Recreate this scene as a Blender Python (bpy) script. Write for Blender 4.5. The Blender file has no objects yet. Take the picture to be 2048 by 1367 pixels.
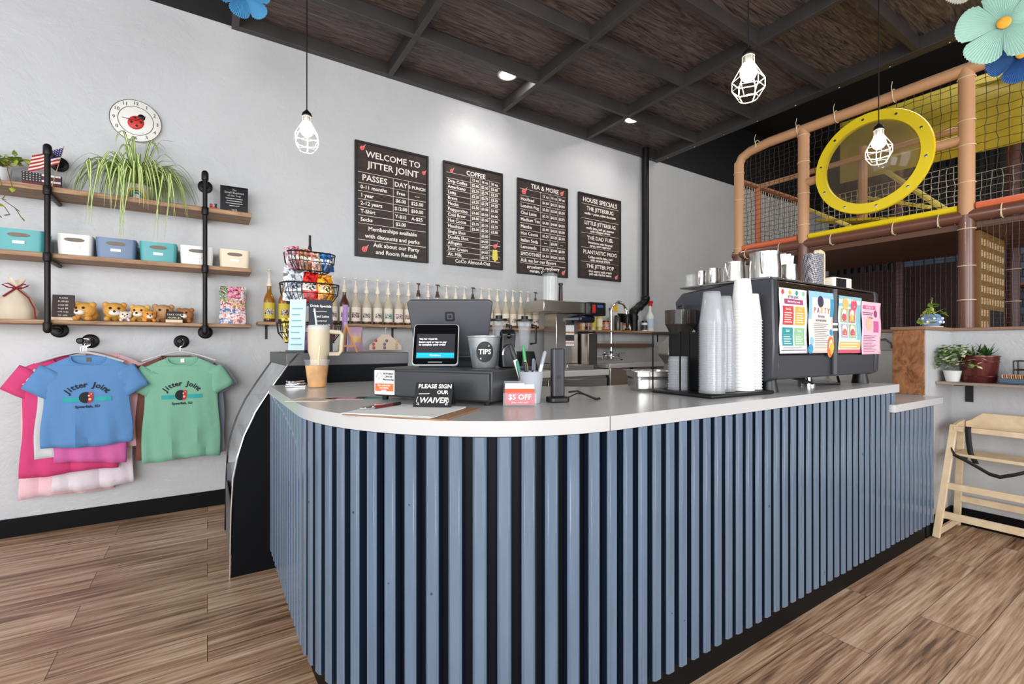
import bpy, bmesh, math, random
from mathutils import Matrix, Vector
random.seed(7)
R = math.radians
PI = math.pi
SC = bpy.context.scene
COL = SC.collection

# ---------------------------------------------------------------- camera, world, exposure
cam_d = bpy.data.cameras.new('camera'); cam = bpy.data.objects.new('camera', cam_d); COL.objects.link(cam)
cam.location = (0, 0, 1.10); cam.rotation_euler = (R(90), 0, R(-32.9))
cam_d.sensor_width = 36; cam_d.lens = 942 / 2048 * 36; cam_d.shift_y = 8.5 / 2048; cam_d.clip_start = 0.02
SC.camera = cam
SC.view_settings.view_transform = 'Standard'; SC.view_settings.look = 'None'
SC.view_settings.exposure = 0.22; SC.view_settings.gamma = 1.0; SC.view_settings.use_curve_mapping = False
W = bpy.data.worlds.new('world'); SC.world = W; W.use_nodes = True
W.node_tree.nodes['Background'].inputs[0].default_value = (0.93, 0.97, 1.0, 1)
W.node_tree.nodes['Background'].inputs[1].default_value = 0.85

def area(name, loc, rot, sx, sy, power, col=(1, 1, 1)):
    l = bpy.data.lights.new(name, 'AREA'); l.shape = 'RECTANGLE'; l.size = sx; l.size_y = sy; l.energy = power; l.color = col
    o = bpy.data.objects.new(name, l); o.location = loc; o.rotation_euler = rot; COL.objects.link(o); return o
area('storefront_daylight', (-1.9, -3.4, 1.7), (R(90), 0, 0), 3.0, 2.4, 185, (0.96, 0.98, 1.0))
area('storefront_daylight_right', (3.0, -3.4, 1.9), (R(90), 0, 0), 3.6, 2.6, 120, (0.97, 0.98, 1.0))
area('side_daylight', (-3.4, -0.6, 1.7), (R(90), 0, R(-72)), 4.5, 2.6, 95, (0.97, 0.98, 1.0))

area('play_area_ceiling_light', (5.6, 0.6, 4.1), (0, 0, 0), 1.2, 2.4, 70, (1.0, 0.95, 0.86))

# ---------------------------------------------------------------- materials
def srgb(r, g, b):
    f = lambda v: ((v / 255 + 0.055) / 1.055) ** 2.4 if v > 10 else v / 255 / 12.92
    return (f(r), f(g), f(b), 1)
MATS = {}
def mat(name, col=(128, 128, 128), rough=0.5, metal=0.0, alpha=1.0, emit=None, es=0, vary=0, vscale=8, bump=0, bscale=30, coat=0, stretch=None, trans=0, spec=None):
    if name in MATS: return MATS[name]
    m = bpy.data.materials.new(name); m.use_nodes = True; MATS[name] = m
    nt = m.node_tree; b = nt.nodes['Principled BSDF']
    c = srgb(*col)
    b.inputs['Base Color'].default_value = c; b.inputs['Roughness'].default_value = rough
    b.inputs['Metallic'].default_value = metal; b.inputs['Alpha'].default_value = alpha
    b.inputs['Coat Weight'].default_value = coat
    b.inputs['Transmission Weight'].default_value = trans
    if spec is not None: b.inputs['Specular IOR Level'].default_value = spec
    if emit:
        b.inputs['Emission Color'].default_value = srgb(*emit); b.inputs['Emission Strength'].default_value = es
    if vary or bump:
        tc = nt.nodes.new('ShaderNodeTexCoord'); mp = nt.nodes.new('ShaderNodeMapping')
        if stretch: mp.inputs['Scale'].default_value = stretch
        nt.links.new(tc.outputs['Object'], mp.inputs['Vector'])
    if vary:
        n = nt.nodes.new('ShaderNodeTexNoise'); n.inputs['Scale'].default_value = vscale; n.inputs['Detail'].default_value = 5
        nt.links.new(mp.outputs[0], n.inputs['Vector'])
        rp = nt.nodes.new('ShaderNodeValToRGB')
        rp.color_ramp.elements[0].position = 0.3; rp.color_ramp.elements[1].position = 0.7
        rp.color_ramp.elements[0].color = [x * (1 - vary) for x in c[:3]] + [1]
        rp.color_ramp.elements[1].color = [min(1, x * (1 + vary)) for x in c[:3]] + [1]
        nt.links.new(n.outputs['Fac'], rp.inputs[0]); nt.links.new(rp.outputs[0], b.inputs['Base Color'])
    if bump:
        n2 = nt.nodes.new('ShaderNodeTexNoise'); n2.inputs['Scale'].default_value = bscale; n2.inputs['Detail'].default_value = 4
        nt.links.new(mp.outputs[0], n2.inputs['Vector'])
        bp = nt.nodes.new('ShaderNodeBump'); bp.inputs['Strength'].default_value = bump; bp.inputs['Distance'].default_value = 0.01
        nt.links.new(n2.outputs['Fac'], bp.inputs['Height']); nt.links.new(bp.outputs[0], b.inputs['Normal'])
    return m

def print_mat(name, cols, scale=40, rough=0.35, bands=None):
    """printed packaging: cells of the given colours"""
    if name in MATS: return MATS[name]
    m = bpy.data.materials.new(name); m.use_nodes = True; MATS[name] = m; nt = m.node_tree; b = nt.nodes['Principled BSDF']
    tc = nt.nodes.new('ShaderNodeTexCoord'); n = nt.nodes.new('ShaderNodeTexNoise'); n.inputs['Scale'].default_value = scale; n.inputs['Detail'].default_value = 2.5; n.inputs['Distortion'].default_value = 1.0
    nt.links.new(tc.outputs['Object'], n.inputs['Vector']); rp = nt.nodes.new('ShaderNodeValToRGB'); rp.color_ramp.interpolation = 'CONSTANT'; e = rp.color_ramp.elements
    k = len(cols); e[0].position = 0; e[0].color = srgb(*cols[0]); e[1].position = 0.38 + 0.24 * 1 / k; e[1].color = srgb(*cols[1])
    for i in range(2, k): q = e.new(0.36 + 0.26 * i / k); q.color = srgb(*cols[i])
    nt.links.new(n.outputs['Fac'], rp.inputs[0]); nt.links.new(rp.outputs[0], b.inputs['Base Color']); b.inputs['Roughness'].default_value = rough
    return m

def plank_mat():
    m = bpy.data.materials.new('vinyl_plank'); m.use_nodes = True; nt = m.node_tree; b = nt.nodes['Principled BSDF']; L = nt.links.new
    tc = nt.nodes.new('ShaderNodeTexCoord')
    br = nt.nodes.new('ShaderNodeTexBrick'); br.offset = 0.37; br.inputs['Scale'].default_value = 1
    br.inputs['Brick Width'].default_value = 1.22; br.inputs['Row Height'].default_value = 0.178
    br.inputs['Mortar Size'].default_value = 0.0011; br.inputs['Mortar Smooth'].default_value = 0.1; br.inputs['Bias'].default_value = 0
    br.inputs['Color1'].default_value = (0.0, 0, 0, 1); br.inputs['Color2'].default_value = (1, 1, 1, 1); br.inputs['Mortar'].default_value = (0.5, 0.5, 0.5, 1)
    L(tc.outputs['Object'], br.inputs['Vector'])
    # offset the grain per plank
    sep = nt.nodes.new('ShaderNodeSeparateColor'); L(br.outputs['Color'], sep.inputs[0])
    mul = nt.nodes.new('ShaderNodeMath'); mul.operation = 'MULTIPLY'; mul.inputs[1].default_value = 37.0; L(sep.outputs[0], mul.inputs[0])
    cmb = nt.nodes.new('ShaderNodeCombineXYZ'); L(mul.outputs[0], cmb.inputs[2])
    add = nt.nodes.new('ShaderNodeVectorMath'); add.operation = 'ADD'; L(tc.outputs['Object'], add.inputs[0]); L(cmb.outputs[0], add.inputs[1])
    mp = nt.nodes.new('ShaderNodeMapping'); mp.inputs['Scale'].default_value = (1.1, 21, 1); L(add.outputs[0], mp.inputs[0])
    n1 = nt.nodes.new('ShaderNodeTexNoise'); n1.inputs['Scale'].default_value = 1.6; n1.inputs['Detail'].default_value = 9; n1.inputs['Roughness'].default_value = 0.62; n1.inputs['Distortion'].default_value = 0.7
    L(mp.outputs[0], n1.inputs['Vector'])
    mp2 = nt.nodes.new('ShaderNodeMapping'); mp2.inputs['Scale'].default_value = (5, 130, 1); L(add.outputs[0], mp2.inputs[0])
    n2 = nt.nodes.new('ShaderNodeTexNoise'); n2.inputs['Scale'].default_value = 1; n2.inputs['Detail'].default_value = 4; L(mp2.outputs[0], n2.inputs['Vector'])
    rp = nt.nodes.new('ShaderNodeValToRGB'); e = rp.color_ramp.elements
    e[0].position = 0.28; e[0].color = srgb(104, 76, 56); e[1].position = 0.80; e[1].color = srgb(236, 206, 176)
    e2 = e.new(0.46); e2.color = srgb(172, 134, 104); e3 = e.new(0.62); e3.color = srgb(208, 174, 144)
    mx = nt.nodes.new('ShaderNodeMath'); mx.operation = 'MULTIPLY_ADD'; mx.inputs[1].default_value = 0.62; mx.inputs[2].default_value = -0.31; L(n2.outputs['Fac'], mx.inputs[0])
    sm = nt.nodes.new('ShaderNodeMath'); sm.operation = 'ADD'; L(n1.outputs['Fac'], sm.inputs[0]); L(mx.outputs[0], sm.inputs[1])
    tn = nt.nodes.new('ShaderNodeMath'); tn.operation = 'MULTIPLY_ADD'; tn.inputs[1].default_value = 0.13; tn.inputs[2].default_value = -0.065; L(sep.outputs[0], tn.inputs[0])
    s2 = nt.nodes.new('ShaderNodeMath'); s2.operation = 'ADD'; L(sm.outputs[0], s2.inputs[0]); L(tn.outputs[0], s2.inputs[1])
    L(s2.outputs[0], rp.inputs[0])
    mixm = nt.nodes.new('ShaderNodeMix'); mixm.data_type = 'RGBA'; L(br.outputs['Fac'], mixm.inputs['Factor']); L(rp.outputs[0], mixm.inputs['A']); mixm.inputs['B'].default_value = srgb(52, 40, 34)
    L(mixm.outputs['Result'], b.inputs['Base Color'])
    b.inputs['Roughness'].default_value = 0.42
    bp = nt.nodes.new('ShaderNodeBump'); bp.inputs['Strength'].default_value = 0.25; bp.inputs['Distance'].default_value = 0.004
    L(n2.outputs['Fac'], bp.inputs['Height']); L(bp.outputs[0], b.inputs['Normal'])
    return m

def wall_mat():
    m = bpy.data.materials.new('painted_plaster'); m.use_nodes = True; nt = m.node_tree; b = nt.nodes['Principled BSDF']; L = nt.links.new
    tc = nt.nodes.new('ShaderNodeTexCoord')
    n = nt.nodes.new('ShaderNodeTexNoise'); n.inputs['Scale'].default_value = 2.2; n.inputs['Detail'].default_value = 8; n.inputs['Roughness'].default_value = 0.7; n.inputs['Distortion'].default_value = 0.6
    L(tc.outputs['Object'], n.inputs['Vector'])
    v = nt.nodes.new('ShaderNodeTexVoronoi'); v.inputs['Scale'].default_value = 9; v.feature = 'SMOOTH_F1'; L(n.outputs['Color'], v.inputs['Vector'])
    rp = nt.nodes.new('ShaderNodeValToRGB'); rp.color_ramp.elements[0].color = srgb(182, 183, 185); rp.color_ramp.elements[1].color = srgb(200, 201, 203)
    L(n.outputs['Fac'], rp.inputs[0]); L(rp.outputs[0], b.inputs['Base Color'])
    b.inputs['Roughness'].default_value = 0.38
    bp = nt.nodes.new('ShaderNodeBump'); bp.inputs['Strength'].default_value = 0.16; bp.inputs['Distance'].default_value = 0.02
    L(v.outputs['Distance'], bp.inputs['Height'])
    n3 = nt.nodes.new('ShaderNodeTexNoise'); n3.inputs['Scale'].default_value = 14; n3.inputs['Detail'].default_value = 6; L(tc.outputs['Object'], n3.inputs['Vector'])
    bp2 = nt.nodes.new('ShaderNodeBump'); bp2.inputs['Strength'].default_value = 0.22; bp2.inputs['Distance'].default_value = 0.01
    L(n3.outputs['Fac'], bp2.inputs['Height']); L(bp.outputs[0], bp2.inputs['Normal']); L(bp2.outputs[0], b.inputs['Normal'])
    return m

def grain_mat(name, c0, c1, stretch, scale=3, rough=0.5, dist=1.5, bump=0.2):
    m = bpy.data.materials.new(name); m.use_nodes = True; nt = m.node_tree; b = nt.nodes['Principled BSDF']; L = nt.links.new
    MATS[name] = m
    tc = nt.nodes.new('ShaderNodeTexCoord'); mp = nt.nodes.new('ShaderNodeMapping'); mp.inputs['Scale'].default_value = stretch; L(tc.outputs['Object'], mp.inputs[0])
    n = nt.nodes.new('ShaderNodeTexNoise'); n.inputs['Scale'].default_value = scale; n.inputs['Detail'].default_value = 8; n.inputs['Roughness'].default_value = 0.65; n.inputs['Distortion'].default_value = dist
    L(mp.outputs[0], n.inputs['Vector'])
    rp = nt.nodes.new('ShaderNodeValToRGB'); e = rp.color_ramp.elements; e[0].position = 0.35; e[1].position = 0.68; e[0].color = srgb(*c0); e[1].color = srgb(*c1)
    L(n.outputs['Fac'], rp.inputs[0]); L(rp.outputs[0], b.inputs['Base Color']); b.inputs['Roughness'].default_value = rough
    bp = nt.nodes.new('ShaderNodeBump'); bp.inputs['Strength'].default_value = bump; bp.inputs['Distance'].default_value = 0.004; L(n.outputs['Fac'], bp.inputs['Height']); L(bp.outputs[0], b.inputs['Normal'])
    return m

PLANK = plank_mat(); WALL = wall_mat()
CEILWOOD = grain_mat('dark_stained_plywood', (42, 34, 32), (120, 106, 100), (0.9, 9, 1), 2.2, 0.5, 3.2)
SHELFWOOD = grain_mat('shelf_wood', (132, 98, 70), (190, 150, 112), (1.2, 14, 14), 3, 0.55)
BURL = grain_mat('burl_wood', (112, 66, 34), (178, 124, 84), (3, 3, 1.6), 3.5, 0.4, 3)
PALEWOOD = grain_mat('pale_birch', (216, 190, 152), (234, 212, 178), (2, 2, 2), 5, 0.45, 1)
BLACKM = mat('black_metal', (26, 26, 28), 0.42, 0.3, vary=0.15)
PIPE = mat('black_iron_pipe', (26, 23, 23), 0.42, 0.55, vary=0.2, vscale=20)
BLACKP = mat('black_plastic', (13, 14, 16), 0.38)
DARKG = mat('dark_grey_plastic', (58, 60, 64), 0.42)
REGG = mat('register_grey', (82, 84, 90), 0.38, 0.35)
STEEL = mat('brushed_steel', (196, 192, 188), 0.24, 1.0, bump=0.03, bscale=60)
STEELD = mat('dark_steel', (120, 112, 106), 0.3, 1.0)
CHROME = mat('chrome', (225, 225, 228), 0.07, 1.0)
WHITE = mat('white_plastic', (232, 232, 230), 0.4)
PAPER = mat('white_paper', (238, 238, 236), 0.7)
CHALKW = mat('chalk_white', (238, 232, 222), 0.8)
BOARD = grain_mat('dark_walnut_board', (34, 24, 21), (62, 44, 38), (1.5, 1, 6), 4, 0.55)
BOARDF = mat('board_frame_black', (30, 27, 26), 0.5)
PINK = mat('chalk_pink', (232, 110, 110), 0.8)
RED = mat('red_paint', (196, 40, 34), 0.45)
BLUEC = mat('counter_blue_paint', (92, 109, 129), 0.26, coat=0.25, vary=0.10, vscale=3, bump=0.12, bscale=18, stretch=(6, 6, 1))
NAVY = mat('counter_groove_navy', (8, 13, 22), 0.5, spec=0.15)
TOPG = mat('grey_laminate_worktop', (190, 189, 189), 0.22, vary=0.03, vscale=3, spec=0.55)
TEAL = mat('teal_plastic', (72, 160, 164), 0.4)
SLATEB = mat('slate_blue_plastic', (98, 122, 154), 0.4)
CREAM = mat('cream_plastic', (232, 216, 190), 0.45)
GLASS = mat('clear_glass', (235, 240, 240), 0.04, 0, alpha=0.16, spec=0.8)
THINP = mat('thin_clear_plastic', (236, 238, 242), 0.08, 0, alpha=0.14, spec=0.8)
CLEARP = mat('clear_plastic', (208, 211, 216), 0.08, 0, alpha=0.34, spec=0.8)
GREEN = mat('leaf_green', (104, 134, 46), 0.5, vary=0.25, vscale=20)
GREEND = mat('leaf_dark_green', (48, 84, 40), 0.45, vary=0.3, vscale=25)
GREENY = mat('leaf_yellow_green', (170, 178, 70), 0.5, vary=0.2, vscale=20)
LEAFP = mat('leaf_pale_stripe', (214, 222, 160), 0.5)

# ---------------------------------------------------------------- mesh builder
class MB:
    def __init__(s): s.v = []; s.f = []; s.mi = []; s.M = Matrix.Identity(4); s.k = 0; s.uv = None
    def at(s, x=0, y=0, z=0, rz=0, rx=0, ry=0):
        s.M = Matrix.Translation((x, y, z)) @ Matrix.Rotation(rz, 4, 'Z') @ Matrix.Rotation(rx, 4, 'X') @ Matrix.Rotation(ry, 4, 'Y'); return s
    def mt(s, k): s.k = k; return s
    def add(s, vs, fs, k=None):
        o = len(s.v); s.v += [s.M @ Vector(p) for p in vs]
        for f in fs: s.f.append([o + i for i in f]); s.mi.append(s.k if k is None else k)
        return s
    def box(s, x0, x1, y0, y1, z0, z1, k=None):
        return s.add([(x0, y0, z0), (x1, y0, z0), (x1, y1, z0), (x0, y1, z0), (x0, y0, z1), (x1, y0, z1), (x1, y1, z1), (x0, y1, z1)],
                     [(0, 3, 2, 1), (4, 5, 6, 7), (0, 1, 5, 4), (1, 2, 6, 5), (2, 3, 7, 6), (3, 0, 4, 7)], k)
    def prism(s, pts, z0, z1, k=None, top=None):
        n = len(pts); t = top or pts
        vs = [(p[0], p[1], z0) for p in pts] + [(p[0], p[1], z1) for p in t]
        fs = [tuple(range(n - 1, -1, -1)), tuple(range(n, 2 * n))] + [(i, (i + 1) % n, n + (i + 1) % n, n + i) for i in range(n)]
        return s.add(vs, fs, k)
    def side(s, pts, x0, x1, k=None):      # outline in (y, z), extruded along x
        n = len(pts)
        vs = [(x0, p[0], p[1]) for p in pts] + [(x1, p[0], p[1]) for p in pts]
        fs = [tuple(range(n - 1, -1, -1)), tuple(range(n, 2 * n))] + [(i, (i + 1) % n, n + (i + 1) % n, n + i) for i in range(n)]
        return s.add(vs, fs, k)
    def front(s, pts, y0, y1, k=None):     # outline in (x, z), extruded along y
        n = len(pts)
        vs = [(p[0], y0, p[1]) for p in pts] + [(p[0], y1, p[1]) for p in pts]
        fs = [tuple(range(n)), tuple(range(2 * n - 1, n - 1, -1))] + [(i, n + i, n + (i + 1) % n, (i + 1) % n) for i in range(n)]
        return s.add(vs, fs, k)
    def lathe(s, prof, c=(0, 0, 0), n=20, k=None, ax='Z', sx=1, sy=1):
        vs = []; fs = []
        for (r, z) in prof:
            for i in range(n):
                a = 2 * PI * i / n; p = (r * math.cos(a) * sx, r * math.sin(a) * sy, z)
                if ax == 'Y': p = (p[0], p[2], p[1])
                if ax == 'X': p = (p[2], p[0], p[1])
                vs.append((p[0] + c[0], p[1] + c[1], p[2] + c[2]))
        for j in range(len(prof) - 1):
            for i in range(n):
                a = j * n + i; b_ = j * n + (i + 1) % n; fs.append((a, b_, b_ + n, a + n))
        if prof[0][0] > 1e-6: fs.append(tuple(range(n - 1, -1, -1)))
        if prof[-1][0] > 1e-6: fs.append(tuple((len(prof) - 1) * n + i for i in range(n)))
        return s.add(vs, fs, k)
    def ball(s, c, r, k=None, n=14, m=9, sx=1, sy=1, sz=1):
        prof = [(max(1e-7, r * math.sin(PI * j / m)), -r * math.cos(PI * j / m) * sz) for j in range(m + 1)]
        return s.lathe(prof, c, n, k, 'Z', sx, sy)
    def tube(s, pts, r, n=8, k=None, closed=False, cap=True):
        P = [Vector(p) for p in pts]; m = len(P); rr = r if isinstance(r, (list, tuple)) else [r] * m
        vs = []; prev = None
        for i, p in enumerate(P):
            if closed: t = P[(i + 1) % m] - P[i - 1]
            else: t = P[min(i + 1, m - 1)] - P[max(i - 1, 0)]
            if t.length < 1e-9: t = Vector((0, 0, 1))
            t.normalize()
            if prev is None: u = t.orthogonal().normalized()
            else:
                u = prev - t * prev.dot(t); u = u.normalized() if u.length > 1e-6 else t.orthogonal().normalized()
            prev = u; w = t.cross(u)
            for j in range(n):
                a = 2 * PI * j / n; vs.append(p + (u * math.cos(a) + w * math.sin(a)) * rr[i])
        fs = []
        for i in range(m if closed else m - 1):
            for j in range(n):
                a = i * n + j; b_ = i * n + (j + 1) % n; c_ = ((i + 1) % m) * n
                fs.append((a, b_, c_ + (j + 1) % n, c_ + j))
        if not closed and cap: fs += [tuple(range(n - 1, -1, -1)), tuple((m - 1) * n + j for j in range(n))]
        return s.add(vs, fs, k)
    def bar(s, a, b_, w, h, k=None):       # rectangular bar between two points
        a = Vector(a); b_ = Vector(b_); t = (b_ - a).normalized()
        up = Vector((0, 0, 1)) if abs(t.z) < 0.9 else Vector((0, 1, 0))
        u = t.cross(up).normalized(); v = u.cross(t)
        vs = [p + u * (w / 2) * i + v * (h / 2) * j for p in (a, b_) for i, j in ((-1, -1), (1, -1), (1, 1), (-1, 1))]
        return s.add(vs, [(0, 1, 2, 3), (7, 6, 5, 4), (0, 4, 5, 1), (1, 5, 6, 2), (2, 6, 7, 3), (3, 7, 4, 0)], k)
    def blade(s, pts, wid, side, k0, k1=None):   # leaf strip with a pale centre stripe
        n = len(pts); vs = []; fs = []; ks = []
        sv = Vector(side)
        for i, p in enumerate(pts):
            w = wid * (1 - (i / (n - 1)) ** 2.2) + 0.0004
            p = Vector(p)
            for q in (-1, -0.35, 0.35, 1): vs.append(p + sv * w * q + Vector((0, 0, 0.25 * w * abs(q))))
        for i in range(n - 1):
            for j in range(3): s.add([], [], 0); fs.append((i * 4 + j, i * 4 + j + 1, i * 4 + 5 + j, i * 4 + 4 + j)); ks.append(k1 if (j == 1 and k1 is not None) else k0)
        o = len(s.v); s.v += [s.M @ q for q in vs]
        for f, kk in zip(fs, ks): s.f.append([o + i for i in f]); s.mi.append(kk)
        return s
    def text(s, txt, x, y, size, k=None, al='CENTER', rot=0, warp=None, wide=1, bold=0.0, font_shear=0):
        cu = bpy.data.curves.new('t', 'FONT'); cu.body = txt; cu.size = size; cu.align_x = al; cu.align_y = 'CENTER'; cu.resolution_u = 2; cu.offset = bold; cu.shear = font_shear
        o = bpy.data.objects.new('t', cu); me = o.to_mesh()
        ca, sa = math.cos(rot), math.sin(rot)
        vs = []
        for vv in me.vertices:
            px, py = vv.co.x * wide, vv.co.y
            q = (x + px * ca - py * sa, y + px * sa + py * ca, 0)
            vs.append(warp(q) if warp else q)
        s.add(vs, [tuple(p.vertices) for p in me.polygons], k)
        o.to_mesh_clear(); bpy.data.objects.remove(o); bpy.data.curves.remove(cu); return s
    def build(s, name, mats, parent=None, smooth=True, bevel=0, seg=2, angle=35, solid=0, remesh=0, subsurf=0):
        if not isinstance(mats, (list, tuple)): mats = [mats]
        me = bpy.data.meshes.new(name); me.from_pydata([tuple(p) for p in s.v], [], s.f)
        for m in mats: me.materials.append(m)
        for p, k in zip(me.polygons, s.mi): p.material_index = min(k, len(mats) - 1)
        bm = bmesh.new(); bm.from_mesh(me)
        if remesh or bevel: bmesh.ops.recalc_face_normals(bm, faces=bm.faces)
        bm.to_mesh(me); bm.free()
        if smooth:
            for p in me.polygons: p.use_smooth = True
            me.set_sharp_from_angle(angle=R(angle))
        o = bpy.data.objects.new(name, me); COL.objects.link(o)
        if parent: o.parent = parent
        if solid:
            md = o.modifiers.new('solid', 'SOLIDIFY'); md.thickness = solid; md.offset = 0
        if remesh:
            md = o.modifiers.new('remesh', 'REMESH'); md.mode = 'VOXEL'; md.voxel_size = remesh; md.use_smooth_shade = True
        if subsurf:
            md = o.modifiers.new('sub', 'SUBSURF'); md.levels = md.render_levels = subsurf
        if bevel:
            md = o.modifiers.new('bevel', 'BEVEL'); md.width = bevel; md.segments = seg; md.limit_method = 'ANGLE'; md.angle_limit = R(40)
        return o

def tag(o, label, cat, group=None, kind=None):
    o['label'] = label; o['category'] = cat
    if group: o['group'] = group
    if kind: o['kind'] = kind
    return o
def thing(name, label, cat, loc=(0, 0, 0), rz=0, group=None):
    o = bpy.data.objects.new(name, None); COL.objects.link(o); o.location = loc; o.rotation_euler = (0, 0, rz); o.empty_display_size = 0.05
    return tag(o, label, cat, group)
def struct(name, mb, m, **kw):
    o = mb.build(name, m, **kw); o['kind'] = 'structure'; return o
def dup(root, loc, rz, label, group=None, scale=None):
    r = root.copy(); COL.objects.link(r); r.location = loc; r.rotation_euler = (0, 0, rz); r['label'] = label
    if group: r['group'] = group
    if scale: r.scale = scale
    for ch in list(root.children):
        c = ch.copy(); COL.objects.link(c); c.parent = r
        for g in list(ch.children):
            d = g.copy(); COL.objects.link(d); d.parent = c
    return r
def arc(cx, cy, r, a0, a1, n):
    return [(cx + r * math.cos(R(a0 + (a1 - a0) * i / n)), cy + r * math.sin(R(a0 + (a1 - a0) * i / n))) for i in range(n + 1)]
def rrect(x0, x1, y0, y1, r, n=4):
    return arc(x1 - r, y1 - r, r, 0, 90, n) + arc(x0 + r, y1 - r, r, 90, 180, n) + arc(x0 + r, y0 + r, r, 180, 270, n) + arc(x1 - r, y0 + r, r, 270, 360, n)

# ---------------------------------------------------------------- the room
WY = 3.854
struct('floor', MB().box(-3.2, 9.2, -4.2, WY + 0.2, -0.1, 0), PLANK, smooth=False)
struct('wall_back', MB().box(-3.2, 9.2, WY, WY + 0.2, 0, 3.35, 0).box(-3.2, 9.2, WY + 0.001, WY + 0.2, 3.35, 4.3, 1), [WALL, mat('black_paint', (20, 20, 22), 0.6)], smooth=False)
mb = MB(); mb.box(9.0, 9.2, -4.2, WY, 0, 4.3)
for i in range(60): mb.box(8.93, 9.0, -2.2 + i * 0.1, -2.15 + i * 0.1, 0, 4.3)
struct('wall_right', mb, mat('black_corrugated', (26, 27, 29), 0.5), smooth=False)
struct('baseboard_back', MB().box(-3.2, 0.16, WY - 0.012, WY + 0.01, 0, 0.105).box(0.16, 6.3, WY - 0.012, WY + 0.01, 0, 0.105), mat('black_vinyl_base', (10, 11, 13), 0.55, spec=0.12), bevel=0.003)
mb = MB(); mb.box(-3.2, 9.2, -4.2, WY + 0.2, 4.2, 4.3, 1)
mb.box(0.16, 4.55, -1.3, WY, 3.43, 3.46, 0)
struct('ceiling', mb, [CEILWOOD, mat('black_deck', (15, 15, 17), 0.8)], smooth=False)
mb = MB()
for x in (0.165, 1.265, 2.37, 3.44): mb.box(x - 0.022, x + 0.022, -1.3, WY, 3.33, 3.43)
mb.box(4.50, 4.55, -1.3, WY, 3.33, 3.50); mb.box(4.55, 4.60, -1.3, WY, 3.33, 3.345)
for y in (3.24, 2.60, 1.96, 1.33, 0.70, 0.07, -0.56, -1.28): mb.box(0.165, 4.5, y - 0.020, y + 0.020, 3.332, 3.43)
mb.box(0.165, 4.5, WY - 0.05, WY - 0.001, 3.331, 3.43)
for i in range(14): mb.ball((4.58, -1.0 + i * 0.36, 3.333), 0.008, 1, 8, 5)
struct('trim_1', mb, [mat('ceiling_beam_paint', (58, 53, 53), 0.45, vary=0.2, vscale=4), CHROME], bevel=0.003)
# half walls round the play area
HX = 3.92
mb = MB(); mb.box(HX, HX + 0.12, -3.0, 2.6, 0, 1.195).box(HX, 9.0, 2.6, 2.72, 0, 1.195)
struct('wall_half', mb, WALL, smooth=False)
mb = MB(); mb.box(3.44, HX, 0.985, 1.115, 0, 1.195)
struct('wall_stub', mb, WALL, smooth=False)
mb = MB(); mb.box(HX - 0.02, HX + 0.14, -3.0, 2.58, 1.195, 1.214).box(3.42, HX - 0.02, 0.965, 1.135, 1.195, 1.214)
struct('trim_2', mb, mat('cap_brown', (142, 112, 90), 0.5), bevel=0.003)
struct('trim_3', MB().box(3.425, 3.44, 0.975, 1.125, 0.82, 1.195), BURL, bevel=0.003)
struct('baseboard_half', MB().box(HX - 0.012, HX + 0.001, -3.0, 0.985, 0, 0.105).box(3.45, HX, 0.973, 0.986, 0, 0.105), MATS['black_vinyl_base'], bevel=0.003)

# black drain pipe on the back wall
mb = MB(); mb.tube([(4.32, WY - 0.06, 3.42), (4.32, WY - 0.06, 1.66)], 0.042, 14)
mb.tube([(4.32, WY - 0.06, 1.66), (4.31, WY - 0.06, 1.62), (4.12, WY - 0.065, 1.50), (4.11, WY - 0.065, 1.46)], 0.044, 14)
mb.tube([(4.11, WY - 0.07, 1.47), (4.11, WY - 0.07, 1.262)], 0.048, 14)
for p in ((4.32, 1.66), (4.22, 1.56), (4.13, 1.50)): mb.ball((p[0], WY - 0.062, p[1]), 0.052, None, 14, 8)
mb.lathe([(0.055, 1.40), (0.055, 1.45)], (4.11, WY - 0.07, 0), 14)
tag(mb.build('drain_pipe', PIPE), 'black drain pipe running down the grey wall with an offset elbow above the shelf', 'pipe')

# ---------------------------------------------------------------- service counter
def edge(off, n=28):       # plan of the worktop's customer edge, moved inwards by off
    p = [(0.25 + off, 2.56)]
    for i in range(n + 1):
        a = PI + (PI / 2) * i / n
        p.append((0.95 + (0.70 - off) * math.cos(a), 1.70 + (0.775 - off) * math.sin(a)))
    return p
ZC = 0.911
outer = edge(0) + [(2.905, 0.925)]
inner = [(2.905, 1.65), (1.5, 1.65), (1.22, 1.88), (0.97, 2.12), (0.97, 2.56)]
mb = MB(); mb.prism(outer + inner, ZC - 0.04, ZC)
mb.box(0.914, 0.9155, 0.9247, 0.9255, ZC - 0.04, ZC, 1)
wt = mb.build('worktop', [TOPG, DARKG], bevel=0.0035)
tag(wt, 'long light grey laminate worktop with a rounded corner on the blue ribbed counter', 'worktop')
ct = thing('service_counter', 'curved coffee bar counter clad in blue vertical ribs with a black kick board', 'counter', (0, 0, 0))
XE = 3.43
pe = edge(0.036) + [(XE, 0.961)]; pi_ = [(XE, 1.05)] + [(p[0], p[1]) for p in reversed(edge(0.13))]
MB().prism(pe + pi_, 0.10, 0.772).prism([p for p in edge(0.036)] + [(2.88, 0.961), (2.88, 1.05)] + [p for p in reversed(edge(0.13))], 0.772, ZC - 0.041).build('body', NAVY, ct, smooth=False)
pk = edge(0.05) + [(XE, 0.975), (XE, 1.04)] + list(reversed(edge(0.12)))
MB().prism(pk, 0.0, 0.10).build('kick_board', mat('black_kick', (6, 7, 9), 0.5, spec=0.15), ct, smooth=False)
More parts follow.
